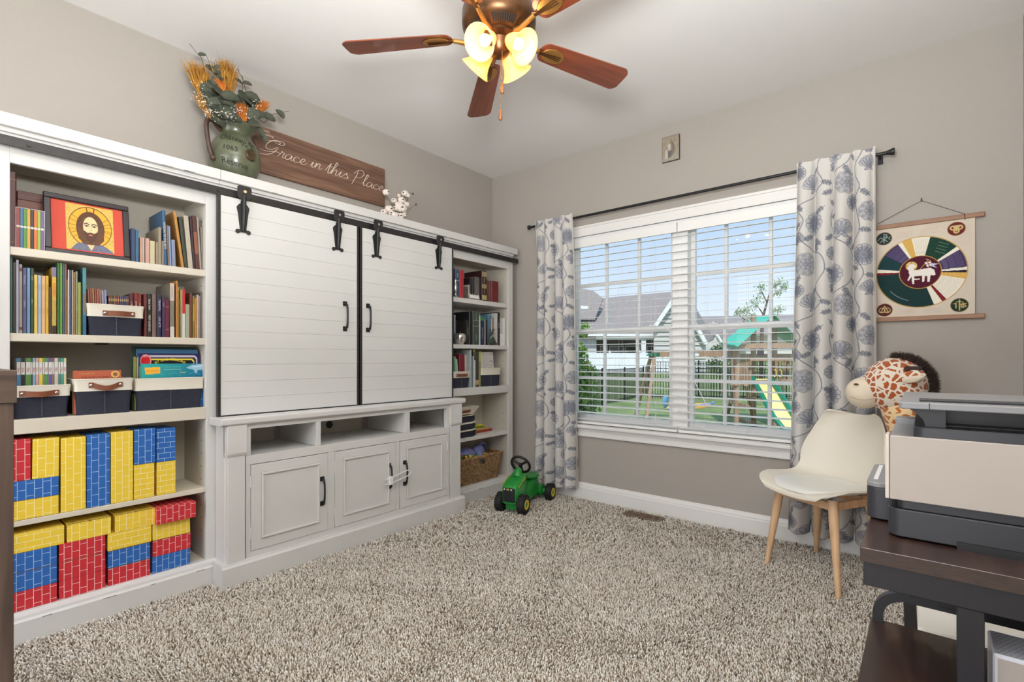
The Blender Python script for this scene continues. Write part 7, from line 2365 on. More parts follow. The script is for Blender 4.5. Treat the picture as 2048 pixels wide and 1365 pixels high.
# ------------------------------------------------------------------ hanging banner
bn = thing('wall_banner', 'cream religious banner with lamb medallion hung on wood rails', 'banner', loc=(2.772, YB, 1.305))
M_RAIL = wood('banner_rail_wood', (138, 102, 80), (166, 130, 104), 'X', 3, 0.6)
BW, BHt = 0.488, 0.0
for z0, z1 in ((0.0, 0.024), (0.502, 0.526)):
    MB().box(0, -0.020, z0, 0.486, -0.006, z1).build('rail', M_RAIL, bn, bevel=0.003)
sx0, sx1, sz0, sz1 = 0.024, 0.450, 0.012, 0.510
CWd, CHt = 224, 262
cv = Canvas(CWd, CHt, (212, 200, 184))
rr = np.random.RandomState(12)
for k in range(60):
    cv.ell(rr.rand() * CWd, rr.rand() * CHt, 10 + rr.rand() * 26, 8 + rr.rand() * 20, ((224, 216, 204), (196, 176, 160), (202, 186, 168))[k % 3], 0.12)
def bx_(x, z_): return ((x - sx0) / (sx1 - sx0) * CWd, (sz1 - z_) / (sz1 - sz0) * CHt)
cx_, cz_ = 3.009 - 2.772, 1.560 - 1.305
ccx, ccy = bx_(cx_, cz_)
Rr = 0.182 / (sx1 - sx0) * CWd
cv.ell(ccx, ccy, Rr + 2.2, Rr + 2.2, (190, 150, 60)); cv.ell(ccx, ccy, Rr, Rr, (236, 230, 212))
G_, Pp, Go, Wt, Rd, Dk = (30, 62, 48), (66, 54, 92), (214, 172, 92), (236, 230, 214), (126, 36, 44), (36, 34, 48)
# wedges: degrees clockwise from the right, y down
for a0, a1, c in ((72, 180, (30, 56, 56)), (180, 184, Rd), (184, 190, Wt), (190, 215, (34, 62, 68)), (215, 240, Pp), (240, 246, Wt), (246, 259, Go), (259, 283, Wt), (283, 322, (32, 64, 52)), (322, 328, Wt), (328, 358, Pp), (358, 363, Wt), (3, 7, Dk), (7, 17, Go), (17, 55, Wt), (55, 61, Rd), (61, 72, Wt)):
    cv.ell(ccx, ccy, Rr, Rr, c, 1.0, a0, a1)
for a0, a1, n, c in ((216, 240, 9, (150, 142, 176)), (329, 357, 11, (150, 142, 176)), (261, 282, 8, (170, 160, 140)), (19, 54, 13, (170, 160, 140))):
    for k in range(n):
        a = math.radians(a0 + (a1 - a0) * (k + .5) / n)
        for f0, f1 in ((.52, .62), (.65, .78), (.80, .95)):
            cv.line([(ccx + math.cos(a) * Rr * f0, ccy + math.sin(a) * Rr * f0), (ccx + math.cos(a) * Rr * f1, ccy + math.sin(a) * Rr * f1)], 0.7, c, 0.7)
for k in range(4):
    cv.line([(ccx + Rr * (.42 - .03 * k), ccy - Rr * (.80 - .08 * k)), (ccx + Rr * (.62 - .03 * k), ccy - Rr * (.70 - .08 * k))], 0.9, (150, 180, 160), 0.6)
cv.line([(ccx + math.cos(a) * Rr * .84, ccy + math.sin(a) * Rr * .84) for a in np.linspace(1.9, 2.5, 12)], 1.2, (170, 190, 196), 0.7)
cv.ell(ccx, ccy, Rr * .46 + 1.6, Rr * .46 + 1.6, (196, 156, 70)); cv.ell(ccx, ccy, Rr * .46, Rr * .46, (82, 28, 46))
L_ = lambda x, y: (ccx + x * Rr * .46, ccy + y * Rr * .46)
cv.ell(*L_(-.42, -.42), Rr * .13, Rr * .13, (220, 188, 120)); cv.line([L_(-.42, -.68), L_(-.42, -.2)], 1.4, Rd, .8); cv.line([L_(-.7, -.42), L_(-.2, -.42)], 1.4, Rd, .8)
lam = (238, 232, 224)
cv.poly([L_(-.50, -.10), (L_(-.30, -.14)), L_(.1, -.18), L_(.5, -.22), (L_(.68, -.06)), L_(.74, .24), L_(.60, .28), L_(.55, .22), L_(.50, .30), L_(.46, .64), L_(.36, .64), L_(.36, .28), L_(.24, .26), L_(.20, .62), L_(.10, .62), L_(.10, .24), L_(-.28, .24), L_(-.28, .72), L_(-.38, .72), L_(-.40, .24), L_(-.56, .50), L_(-.62, .46), L_(-.50, .14), L_(-.56, -.02)], lam)
cv.poly([L_(-.28, .38), L_(-.02, .40), L_(-.02, .47), L_(-.28, .46)], lam)
cv.poly([L_(-.54, -.06), L_(-.62, -.36), L_(-.52, -.52), L_(-.34, -.54), L_(-.18, -.40), L_(-.22, -.32), L_(-.32, -.30), L_(-.30, -.08)], lam)
cv.line([L_(-.05, -.1), L_(.40, -.72)], 1.2, (210, 180, 110)); cv.line([L_(.30, -.78), L_(.50, -.66)], 1.2, (210, 180, 110))
cv.poly([L_(.22, -.58), L_(.50, -.62), L_(.60, -.34), L_(.34, -.28)], lam); cv.line([L_(.36, -.60), L_(.46, -.31)], 1.8, Rd); cv.line([L_(.28, -.44), L_(.56, -.48)], 1.8, Rd)
cv.poly([L_(.50, -.50), L_(.90, -.42), L_(.66, -.34), L_(.82, -.16), L_(.52, -.32)], (196, 200, 224))
def roundel(px, py, c, fn_):
    X0, Y0 = bx_(*(lambda q: (q.x - 2.772, q.z - 1.305))(on_y(px, py, YB - 0.012)))
    Rx = 17.5
    cv.ell(X0, Y0, Rx + 1, Rx + 1, (176, 140, 96)); cv.ell(X0, Y0, Rx, Rx, c)
    fn_(X0, Y0)
gd = (206, 180, 122)
def chi(x, y):
    g2 = (150, 160, 150)
    cv.line([(x, y - 12), (x, y + 12)], 2, g2); cv.line([(x - 8, y - 4), (x + 8, y + 9)], 2, g2); cv.line([(x + 8, y - 4), (x - 8, y + 9)], 2, g2)
    cv.line([(x, y - 12), (x + 6, y - 11), (x + 6, y - 5), (x, y - 4)], 2, g2); cv.line([(x + 14, y - 4), (x + 10, y), (x + 14, y + 4)], 1.6, g2); cv.line([(x - 14, y + 4), (x - 10, y - 2)], 1.6, g2)
def tre(x, y):
    for dx_, dy_ in ((-7, -3), (7, -3), (0, 6)):
        cv.ell(x + dx_, y + dy_, 6.5, 6.5, gd); cv.ell(x + dx_, y + dy_, 3, 3, (110, 40, 44))
    cv.poly([(x - 9, y - 9), (x + 9, y - 9), (x, y + 8)], gd)
def tri(x, y):
    cv.line([(x, y - 11), (x + 9, y + 6), (x - 9, y + 6), (x, y - 11)], 1.8, gd)
    for dx_, dy_ in ((-6, 1), (6, 1)):
        cv.line([(x + dx_ + 7 * math.cos(t), y + dy_ + 7 * math.sin(t)) for t in np.linspace(0, 6.3, 16)], 1.6, gd)
def ihs(x, y):
    for dx_ in (-7, 0, 7):
        cv.line([(x + dx_, y - 6), (x + dx_, y + 7)], 2.2, gd)
    cv.line([(x, y - 14), (x, y + 13)], 2.2, gd); cv.line([(x - 5, y - 9), (x + 5, y - 9)], 2, gd); cv.line([(x, y), (x + 4, y - 3), (x + 4, y + 7)], 1.8, gd)
    cv.line([(x - 12, y - 4), (x - 7, y - 5)], 1.6, gd); cv.line([(x + 13, y - 4), (x + 8, y - 3), (x + 13, y + 3), (x + 8, y + 6)], 2, gd)
roundel(1768, 478, (44, 58, 58), chi); roundel(1912, 458, (104, 40, 44), tre); roundel(1769, 620, (84, 40, 44), tri); roundel(1918, 610, (34, 56, 44), ihs)
for k in range(3):
    cv.line([(60, 20 + 6 * k), (96, 20 + 6 * k)], 0.8, (176, 160, 144), .5); cv.line([(112, 18 + 6 * k), (150, 18 + 6 * k)], 0.8, (176, 160, 144), .5)
    cv.line([(64, CHt - 26 + 5 * k), (104, CHt - 26 + 5 * k)], 0.8, (176, 160, 144), .5); cv.line([(118, CHt - 26 + 5 * k), (160, CHt - 26 + 5 * k)], 0.8, (176, 160, 144), .5)
cv.speck(0.05)
printed_grid('cloth_print', cv.a, lambda U, V: (sx0 + U * (sx1 - sx0), -0.0125 - 0.004 * np.sin(PI * V) * np.cos(2 * PI * U), sz1 - V * (sz1 - sz0)), vcol_mat('banner_cloth', 0.85), bn)
nx, nz_ = 3.016 - 2.772, 1.934 - 1.305
MB().tube([(0.04, -0.013, 0.528), (nx, -0.006, nz_), (0.41, -0.013, 0.528)], 0.0012, 5).tube([(0.41, -0.0215, 0.528), (0.413, -0.0215, 0.495)], 0.0014, 5).build('hanging_cord', mat('brown_cord', (70, 54, 44), 0.9), bn)
MB().cyl((nx, 0, nz_), (nx, -0.012, nz_), 0.0015, n=6).cyl((nx, -0.012, nz_), (nx, -0.013, nz_), 0.004, n=8).box(nx - 0.003, -0.004, nz_ - 0.004, nx + 0.003, 0, nz_ + 0.014).build('nail', M_BLACK, bn)

# ------------------------------------------------------------------ floor register
vt = thing('floor_vent', 'brown slotted metal floor register in the carpet below the window', 'vent', loc=(1.385, 3.205, 0.0))
M_VENT = mat('brown_vent_metal', (116, 92, 74), 0.5)
mb = MB(); mb.box(0, 0, 0.010, 0.27, 0.014, 0.016).box(0, 0.096, 0.010, 0.27, 0.110, 0.016).box(0, 0.014, 0.010, 0.014, 0.096, 0.016).box(0.256, 0.014, 0.010, 0.27, 0.096, 0.016).box(0.130, 0.014, 0.010, 0.140, 0.096, 0.016)
mb.build('frame', M_VENT, vt, bevel=0.001)
MB().box(0.0, 0.0, 0.001, 0.27, 0.11, 0.006).build('duct', M_BLACK, vt)
for k in range(24):
    x = 0.017 + k * 0.0103
    if 0.128 < x < 0.140: continue
    MB().box(x, 0.014, 0.007, x + 0.004, 0.096, 0.0145).build('slat', M_VENT, vt)
MB().box(0.127, 0.048, 0.016, 0.143, 0.062, 0.022).build('lever', M_VENT, vt)
# ------------------------------------------------------------------ white shell chair
CC = Vector((2.635, 3.01, 0))
CR = math.radians(-32)
ch = thing('shell_chair', 'white moulded shell chair with padded seat and beech legs by the curtain', 'chair', loc=CC, rz=CR)
def c_local(x, y, z_=0.0):
    v = Matrix.Rotation(-CR, 3, 'Z') @ (Vector((x, y, z_)) - Vector((CC.x, CC.y, 0)))
    return v
M_SHELL = mat('warm_lit_shell', (226, 220, 206), 0.42, bump=0.06, bscale=500)  # white shell; cream tint from the room lighting put into its colour
M_PAD = mat('white_leatherette', (232, 232, 226), 0.38, bump=0.08, bscale=300)
M_BEECH = wood('beech_leg', (204, 164, 124), (222, 186, 148), 'Z', 3, 0.5, 10)
spine = [(-.240, .418, .150), (-.236, .436, .185), (-.205, .449, .222), (-.14, .452, .240), (-.06, .444, .243), (.03, .438, .238), (.10, .447, .232), (.150, .478, .226), (.176, .525, .228), (.194, .59, .222), (.210, .655, .208), (.224, .715, .190), (.235, .765, .168), (.240, .797, .148), (.242, .810, .118)]
def shell_pt(u, v, off=0.0):
    f = v * (len(spine) - 1)
    i = min(int(f), len(spine) - 2); t = f - i
    p0, p1, p2, p3 = (Vector(spine[max(0, i - 1)]), Vector(spine[i]), Vector(spine[i + 1]), Vector(spine[min(len(spine) - 1, i + 2)]))
    q = 0.5 * ((2 * p1) + (p2 - p0) * t + (2 * p0 - 5 * p1 + 4 * p2 - p3) * t * t + (3 * p1 - p0 - 3 * p2 + p3) * t ** 3)
    s = (u - 0.5) * 2
    seat = 1 - min(1, max(0, (v - 0.40) / 0.3))
    y, z_, w = q.x, q.y, q.z
    cup = abs(s) ** 2.2
    z_ += cup * (0.032 * seat + 0.012)
    front = max(0, 1 - v / 0.22)
    z_ -= cup * 0.03 * front
    mid = math.exp(-((v - 0.55) / 0.16) ** 2)
    y -= cup * (0.070 * (1 - seat) + 0.045 * mid)
    z_ += cup * 0.03 * mid
    return (s * w, y, z_ + off)
def shell_off(u, v, th):
    e = 0.01
    p = Vector(shell_pt(u, v)); a = Vector(shell_pt(min(1, u + e), v)) - Vector(shell_pt(max(0, u - e), v)); b = Vector(shell_pt(u, min(1, v + e))) - Vector(shell_pt(u, max(0, v - e)))
    n = a.cross(b)
    n = n.normalized() if n.length > 1e-9 else Vector((0, 0, 1))
    return tuple(p - n * th)
mb = MB()
NU, NV = 28, 44
mb.grid(lambda u, v: shell_pt(u, v), NU, NV)
mb.grid(lambda u, v: shell_off(u, v, 0.009), NU, NV, flip=True)
w = NU + 1; tot = w * (NV + 1)
edge = [j for j in range(w)] + [w * k + NU for k in range(1, NV + 1)] + [w * NV + NU - k for k in range(1, w)] + [w * (NV - k) for k in range(1, NV)]
for i in range(len(edge)):
    a, b = edge[i], edge[(i + 1) % len(edge)]
    mb.f.append((b, a, a + tot, b + tot)); mb.mi.append(0)
mb.build('shell', M_SHELL, ch, smooth=70)
def pad(u, v):
    a = u * 2 * PI
    r_ = v
    x = 0.218 * r_ * math.copysign(abs(math.cos(a)) ** 0.85, math.cos(a)); y = -0.048 + 0.182 * r_ * math.copysign(abs(math.sin(a)) ** 0.85, math.sin(a))
    h = 0.446 + 0.026 * (abs(x) / 0.24) ** 2.2 + 0.03 * max(0, (y - 0.05) / 0.1) ** 1.5
    puff = 0.024 * (1 - r_ ** 5) ** 0.5 if r_ < 1 else 0
    return (x, y, h + puff)
mb = MB(); mb.grid(pad, 40, 14)
mb.build('seat_pad', M_PAD, ch, smooth=80)
feet = {'fl': (2.374, 2.942), 'fr': (2.724, 2.725), 'bl': (2.553, 3.294), 'br': (2.888, 3.071)}
tops = {'fl': (-.150, -.135), 'fr': (.150, -.135), 'bl': (-.135, .115), 'br': (.135, .115)}
for k, (x, y) in feet.items():
    f_ = c_local(x, y); tx, ty = tops[k]
    P0, P1 = Vector((tx, ty, 0.428)), Vector((f_.x, f_.y, 0.0))
    mb = MB()
    mb.tube([P0, P0.lerp(P1, 0.25), P0.lerp(P1, 0.6), P1], [0.021, 0.0215, 0.0165, 0.0115], 14)
    mb.build('leg', M_BEECH, ch, smooth=50)
for a, b in (('fl', 'fr'), ('bl', 'br'), ('fl', 'bl'), ('fr', 'br')):
    A = Vector((*tops[a], 0.398)); B = Vector((*tops[b], 0.398))
    d = (B - A).normalized(); s = Vector((-d.y, d.x, 0)) * 0.009
    MB().hexa([tuple(A - s - Vector((0, 0, .02))), tuple(B - s - Vector((0, 0, .02))), tuple(B + s - Vector((0, 0, .02))), tuple(A + s - Vector((0, 0, .02)))],
              [tuple(A - s + Vector((0, 0, .018))), tuple(B - s + Vector((0, 0, .018))), tuple(B + s + Vector((0, 0, .018))), tuple(A + s + Vector((0, 0, .018)))]).build('seat_rail', M_BEECH, ch, bevel=0.002)
MB().lathe([(0, 0.412), (0.06, 0.412), (0.07, 0.43), (0, 0.43)], (0, 0, 0), 20).build('mounting_hub', M_WHITEPL, ch, smooth=40)

# ------------------------------------------------------------------ plush giraffe
def patch_mat(name, base, patch, scale, thr=0.11):
    m = bpy.data.materials.new(name); m.use_nodes = True
    nt = m.node_tree; b = nt.nodes['Principled BSDF']; b.inputs['Roughness'].default_value = 0.95; b.inputs['Sheen Weight'].default_value = 0.3
    t = _n(nt, 'ShaderNodeTexCoord'); vo = _n(nt, 'ShaderNodeTexVoronoi', feature='DISTANCE_TO_EDGE'); vo.inputs['Scale'].default_value = scale
    nz = _n(nt, 'ShaderNodeTexNoise'); nz.inputs['Scale'].default_value = 30
    mp = _n(nt, 'ShaderNodeVectorMath', operation='MULTIPLY_ADD'); mp.inputs[1].default_value = (0.018, 0.018, 0.018)
    nt.links.new(nz.outputs['Color'], mp.inputs[0]); nt.links.new(t.outputs['Object'], mp.inputs[2]); nt.links.new(mp.outputs[0], vo.inputs['Vector'])
    nt.links.new(t.outputs['Object'], nz.inputs['Vector'])
    r = _n(nt, 'ShaderNodeMapRange'); r.inputs['From Min'].default_value = thr; r.inputs['From Max'].default_value = thr + 0.03
    mx = _n(nt, 'ShaderNodeMix', data_type='RGBA'); mx.inputs['A'].default_value = (*srgb(base), 1); mx.inputs['B'].default_value = (*srgb(patch), 1)
    nt.links.new(vo.outputs['Distance'], r.inputs['Value']); nt.links.new(r.outputs['Result'], mx.inputs['Factor']); nt.links.new(mx.outputs['Result'], b.inputs['Base Color'])
    n2 = _n(nt, 'ShaderNodeTexNoise'); n2.inputs['Scale'].default_value = 500
    bp = _n(nt, 'ShaderNodeBump'); bp.inputs['Strength'].default_value = 0.5; bp.inputs['Distance'].default_value = 0.003
    nt.links.new(t.outputs['Object'], n2.inputs['Vector']); nt.links.new(n2.outputs['Fac'], bp.inputs['Height']); nt.links.new(bp.outputs[0], b.inputs['Normal'])
    return m
M_GIR = patch_mat('giraffe_plush', (228, 218, 202), (170, 84, 32), 32)
M_GIRN = patch_mat('giraffe_neck_plush', (234, 206, 160), (186, 102, 40), 26)
M_MUZ = mat('muzzle_plush', (226, 214, 192), 0.95, bump=0.5, bscale=350)
M_MANE = mat('mane_brown', (64, 48, 42), 0.95)
go = Vector((3.02, 3.08, 0))
gi = thing('plush_giraffe', 'large plush giraffe with orange patches and brown mane behind the shell chair', 'soft toy', loc=go)
def gl(px, py, y=3.0):
    p = on_y(px, py, y); return p - go
def skin_body(name, verts, edges, radii, m, par, root=0, sub=2):
    me = bpy.data.meshes.new(name)
    me.from_pydata([tuple(v) for v in verts], edges, [])
    o = bpy.data.objects.new(name, me); COL.objects.link(o); o.parent = par
    sk = o.modifiers.new('skin', 'SKIN')
    lay = me.skin_vertices[0].data if len(me.skin_vertices) else None
    if lay is None:
        return None
    for i, r_ in enumerate(radii):
        lay[i].radius = (r_, r_) if not isinstance(r_, tuple) else r_
    lay[root].use_root = True
    o.modifiers.new('sub', 'SUBSURF').levels = sub
    o.modifiers['sub'].render_levels = sub
    me.materials.append(m)
    return o
# one continuous body: rump, belly, neck, folded legs, built as a smooth metaball-like loft
def loft(path, rad, n=18, caps=True):
    P = bez(path, 5); k = len(P)
    R = [q.x for q in bez([(r_, 0, 0) for r_ in rad], 5)]
    return P, R
body = MB()
P, R = loft([(0.10, 0.10, 0.02), (0.09, 0.09, 0.14), (0.07, 0.07, 0.28), (0.04, 0.04, 0.42)], [0.06, 0.15, 0.155, 0.10])
body.tube(P, R, 20)
P, R = loft([(0.05, 0.05, 0.38), (0.01, 0.02, 0.50), tuple(gl(1822, 890, 3.02)), tuple(gl(1812, 850, 3.01)), tuple(gl(1806, 815, 3.0)), tuple(gl(1800, 790, 3.0))], [0.105, 0.088, 0.072, 0.078, 0.088, 0.07])
body.tube(P, R, 20)
for s in (-1, 1):
    P, R = loft([(0.07 + s * 0.08, 0.04, 0.10), (0.07 + s * 0.10, -0.02, 0.06), (0.07 + s * 0.11, -0.08, 0.045), (0.07 + s * 0.11, -0.12, 0.05)], [0.06, 0.048, 0.042, 0.045])
    body.tube(P, R, 12)
bo = body.build('body', M_GIRN, gi, smooth=80)
hc = gl(1790, 771)
hd_ = MB(); hd_.ball((0, 0, 0), (0.128, 0.115, 0.132), 36, k=22)
h_o = hd_.build('head', M_GIR, gi, smooth=80); h_o.location = hc
# brow narrowing toward the muzzle
sn = gl(1748, 780)
mb = MB(); mb.ball((0, 0, 0), (0.085, 0.078, 0.080), 28, k=16)
o = mb.build('cheek', M_GIR, h_o, smooth=80); o.location = sn - hc
mz = gl(1729, 786, 2.985)
mb = MB(); mb.ball((0, 0, 0), (0.080, 0.075, 0.076), 32, k=18)
o = mb.build('muzzle', M_MUZ, h_o, smooth=80); o.location = mz - hc
npx = gl(1717, 769, 2.92)
mb = MB(); mb.ball((0, 0, 0), (0.011, 0.004, 0.005), 12, k=6)
o2 = mb.build('nostril', mat('nostril_brown', (96, 56, 44), 0.8), h_o, smooth=80); o2.location = Vector((mz.x - 0.028, mz.y - 0.064, mz.z + 0.043)) - hc
mb = MB(); mb.tube(bez([(-0.05, -0.058, -0.018), (-0.01, -0.077, -0.030), (0.03, -0.074, -0.026), (0.06, -0.05, -0.01)], 5), 0.0012, 5)
o2 = mb.build('mouth_seam', mat('seam_tan', (180, 160, 136), 0.9), h_o); o2.location = mz - hc
# ears
e0 = gl(1795, 752, 2.90)
for s, (bx0, ex) in enumerate((((0.02, -0.10, 0.035), (0.115, -0.125, 0.055)), ((0.03, 0.09, 0.05), (0.11, 0.13, 0.08)))):
    b0, e_ = Vector(bx0), Vector(ex)
    def ear(u, v, k=1.0):
        d = (e_ - b0); L = d.length; d = d.normalized(); up = Vector((0, 0, 1)); sd = up
        wv = 0.030 * math.sin(PI * min(1, v * 0.92 + 0.08)) ** 0.7
        s_ = (u - 0.5) * 2
        return tuple(b0 + d * L * v + sd * s_ * wv * k + Vector((0, -1 if bx0[1] < 0 else 1, 0)) * (0.014 * (1 - s_ * s_)) * k)
    mb = MB(); mb.grid(lambda u, v: ear(u, v), 10, 12); mb.grid(lambda u, v: tuple(Vector(ear(u, v)) + Vector((0, 0.006, 0.0))), 10, 12, flip=True)
    eo = mb.build('ear', M_GIR, h_o, smooth=80)
    mb = MB(); mb.grid(lambda u, v: tuple(Vector(ear(0.12 + u * 0.5, 0.1 + v * 0.85)) + Vector((0, -0.004 if bx0[1] < 0 else 0.004, -0.003))), 8, 10)
    mb.build('ear_lining', M_MUZ, h_o, smooth=80)
for s in (-1, 1):
    pass
    pass
# mane: thick short fur along the crown and nape
mr = random.Random(2)
mb = MB()
for i in range(2600):
    t = mr.random()
    a = math.radians(94 - 160 * t)
    rr_ = 0.118 + 0.012 * math.sin(t * PI)
    if t > 0.9:
        pass
    bx1 = (math.cos(a) * rr_ * 1.0, mr.uniform(-0.034, 0.034) * (1 if t > .1 else .6), math.sin(a) * rr_ * 1.02)
    L = 0.026 + 0.020 * mr.random()
    dr = Vector((math.cos(a) + mr.gauss(0, .4), mr.gauss(0, .45), math.sin(a) + mr.gauss(0, .4))).normalized()
    p = Vector(bx1); q = p + dr * L
    sd = dr.orthogonal().normalized() * 0.0028
    s2 = dr.cross(sd).normalized() * 0.0028
    mb._add([tuple(p + sd), tuple(p - sd * .5 + s2 * .87), tuple(p - sd * .5 - s2 * .87), tuple(q)], [(0, 1, 3), (1, 2, 3), (2, 0, 3)])
mb.build('mane', M_MANE, h_o, kind='stuff')
MB().box(0.035, -0.112, 0.072, 0.10, -0.075, 0.092).build('forelock', M_MANE, h_o, bevel=0.008, seg=3)

# ------------------------------------------------------------------ ride-on tractor
M_GREEN = mat('tractor_green', (34, 136, 54), 0.32, bump=0.03, bscale=30)
M_GRIM = mat('wheel_yellow', (226, 200, 56), 0.4)
M_TYRE = mat('tyre_black', (28, 28, 30), 0.7)
to = Vector((0.700, 2.972, 0.0))
tt = thing('toy_tractor', 'green ride-on toy tractor with black wheels beside the curtain', 'toy tractor', loc=to, rz=math.radians(13.3))
def xsec(y, w, z0, z1, r_, n=3):
    pts = []
    for sx_, sz_, a0 in ((1, 1, 0), (-1, 1, 90), (-1, -1, 180), (1, -1, 270)):
        for k in range(n + 1):
            a = math.radians(a0 + 90 * k / n)
            cx_ = (w - r_) * sx_; cz_ = (z1 - r_) if sz_ > 0 else (z0 + r_)
            pts.append((cx_ + r_ * math.cos(a), y, cz_ + r_ * math.sin(a)))
    return pts
def loftsec(secs, m, nm, par, caps=True, smooth=50):
    n = len(secs[0]); mb = MB()
    vs = [p for s in secs for p in s]
    fs = [(i * n + (j + 1) % n, i * n + j, (i + 1) * n + j, (i + 1) * n + (j + 1) % n) for i in range(len(secs) - 1) for j in range(n)]
    if caps: fs += [tuple(range(n)), tuple(reversed(range((len(secs) - 1) * n, len(secs) * n)))]
    mb._add(vs, fs)
    return mb.build(nm, m, par, smooth=smooth)
loftsec([xsec(-.255, .050, .075, .190, .014), xsec(-.245, .058, .070, .203, .018), xsec(-.20, .062, .065, .222, .02), xsec(-.13, .063, .06, .248, .022), xsec(-.09, .060, .06, .262, .022), xsec(-.065, .050, .062, .22, .02)], M_GREEN, 'hood', tt)
loftsec([xsec(-.225, .042, .028, .10, .014), xsec(-.18, .045, .030, .10, .014), xsec(.12, .045, .045, .10, .014), xsec(.20, .05, .045, .12, .014)], M_GREEN, 'chassis', tt)
MB().lathe([(.036, 0), (.032, .03), (.022, .058), (.018, .062), (0, .063)], (0, 0, 0), 20).build('steering_column', M_GREEN, tt, smooth=60)
sc = tt.children[-1]; sc.location = (0, -.115, .240); sc.rotation_euler = (math.radians(-20), 0, 0)
loftsec([xsec(-.06, .030, .06, .12, .01), xsec(.0, .032, .06, .14, .012), xsec(.06, .042, .06, .185, .014), xsec(.16, .046, .06, .185, .014), xsec(.19, .040, .06, .15, .014)], M_GREEN, 'seat_base', tt)
st = MB().lathe([(0, .0), (.055, .0), (.070, .010), (.074, .020), (.068, .030), (.045, .027), (0, .024)], (0, 0, 0), 28).build('seat', M_GREEN, tt, smooth=60)
st.location = (0, .105, .186); st.scale = (1.0, 1.15, 1)
gr = MB().box(-.047, -.2615, .088, .047, -.2535, .188).build('grille', M_BLACK, tt, bevel=0.003)
mb = MB()
for i in range(13):
    x = -.041 + i * .0068
    mb.box(x - .0012, -.2635, .093, x + .0012, -.2612, .168)
mb.build('grille_bar', mat('grille_grey', (48, 46, 50), 0.5), gr, kind='stuff')
for x in (-.033, .022):
    MB().cyl((x, -.2612, .178), (x, -.2645, .178), 0.0065, n=14).build('headlight', mat('headlight_grey', (190, 196, 200), 0.3), gr)
mb = MB(); mb.box(-.016, -.2645, .172, .005, -.2612, .184); mb.build('badge', mat('badge_yellow', (214, 204, 60), 0.4), gr, bevel=0.003)
MB().box(-.011, -.2650, .1755, .0, -.2644, .1805).build('badge_emblem', M_GREEN, gr)
for s in (-1, 1):
    lf = MB(); lf.prism([(s * .0632, -.235, .188), (s * .0642, -.235, .196), (s * .0645, -.12, .250), (s * .0640, -.115, .236)][::s], (s * .0008, 0, 0)); lf.build('side_stripe', M_GRIM, tt)
    mb = MB(); mb.text('DEERE', 0.0105, (s * .0655, -.178, .2175), Vector((0, s * .92, s * .0)) + Vector((0, 0, .40 * s)), Vector((0, -.40, .92)) if s > 0 else Vector((0, .4, .92)))
    mb.build('stripe_lettering', mat('ink_dark', (60, 50, 50), 0.7), tt)
sw = MB(); sw.tube([(0.072 * math.cos(a), 0.072 * math.sin(a), 0) for a in [2 * PI * i / 32 for i in range(32)]], 0.0100, 10, closed=True)
for a in (90, 210, 330):
    a = math.radians(a); sw.tube([(0, 0, -.004), (0.07 * math.cos(a), 0.07 * math.sin(a), 0)], [0.011, 0.008], 8)
sw.lathe([(0, .006), (.014, .005), (.017, -.006), (.010, -.022), (0, -.022)], (0, 0, 0), 16)
so = sw.build('steering_wheel', M_BLACK, tt, smooth=60); so.location = (0, -.060, .318); so.rotation_euler = (math.radians(-60), 0, 0)
def wheel(x, y, r_, w, nm):
    wq = thing(nm, None, None); wq.parent = tt; wq.location = (x, y, r_)
    s = 1 if x > 0 else -1
    MB().lathe([(r_ * .50, -w / 2), (r_ * .86, -w / 2), (r_ * .95, -w * .38), (r_ * .96, 0), (r_ * .95, w * .38), (r_ * .86, w / 2), (r_ * .50, w / 2)], (0, 0, 0), 28, axis='X').build('tyre', M_TYRE, wq, smooth=50)
    mb = MB()
    for i in range(18):
        a = 2 * PI * i / 18
        for sd, off in ((-1, 0), (1, PI / 18)):
            c0, s0_ = math.cos(a + off), math.sin(a + off)
            R = Matrix.Rotation(a + off, 4, 'X')
            mb.M = R
            mb.box(min(sd * w * .05, sd * w * .46), -r_ * .07, r_ * .93, max(sd * w * .05, sd * w * .46), r_ * .07, r_ * 1.0)
    mb.M = None
    mb.build('tread', M_TYRE, wq, kind='stuff')
    MB().lathe([(r_ * .50, s * w * .50), (r_ * .50, s * w * .56), (r_ * .34, s * w * .56), (r_ * .34, s * w * .40), (0, s * w * .40)][::s], (0, 0, 0), 24, axis='X').build('rim', M_GRIM, wq, smooth=40)
    MB().cyl((s * w * .40, 0, 0), (s * w * .52, 0, 0), r_ * .26, r_ * .20, 16).build('hub_cap', M_GREEN, wq)
    if s < 0 or True:
        MB().cyl((-w * .5 * s, 0, 0), (-w * .49 * s, 0, 0), r_ * .5, n=20).build('inner_disc', M_TYRE, wq)
for x in (-1, 1):
    wheel(x * .088, -.205, .070, .052, 'front_wheel')
    wheel(x * .128, .205, .066, .048, 'rear_wheel')
MB().cyl((-.09, -.205, .07), (.09, -.205, .07), .012).build('axle', M_TYRE, tt)
MB().cyl((-.11, .205, .07), (.11, .205, .07), .020).cyl((-.07, .205, .075), (.07, .205, .075), .044, n=24).build('axle', M_GREEN, tt, smooth=40)

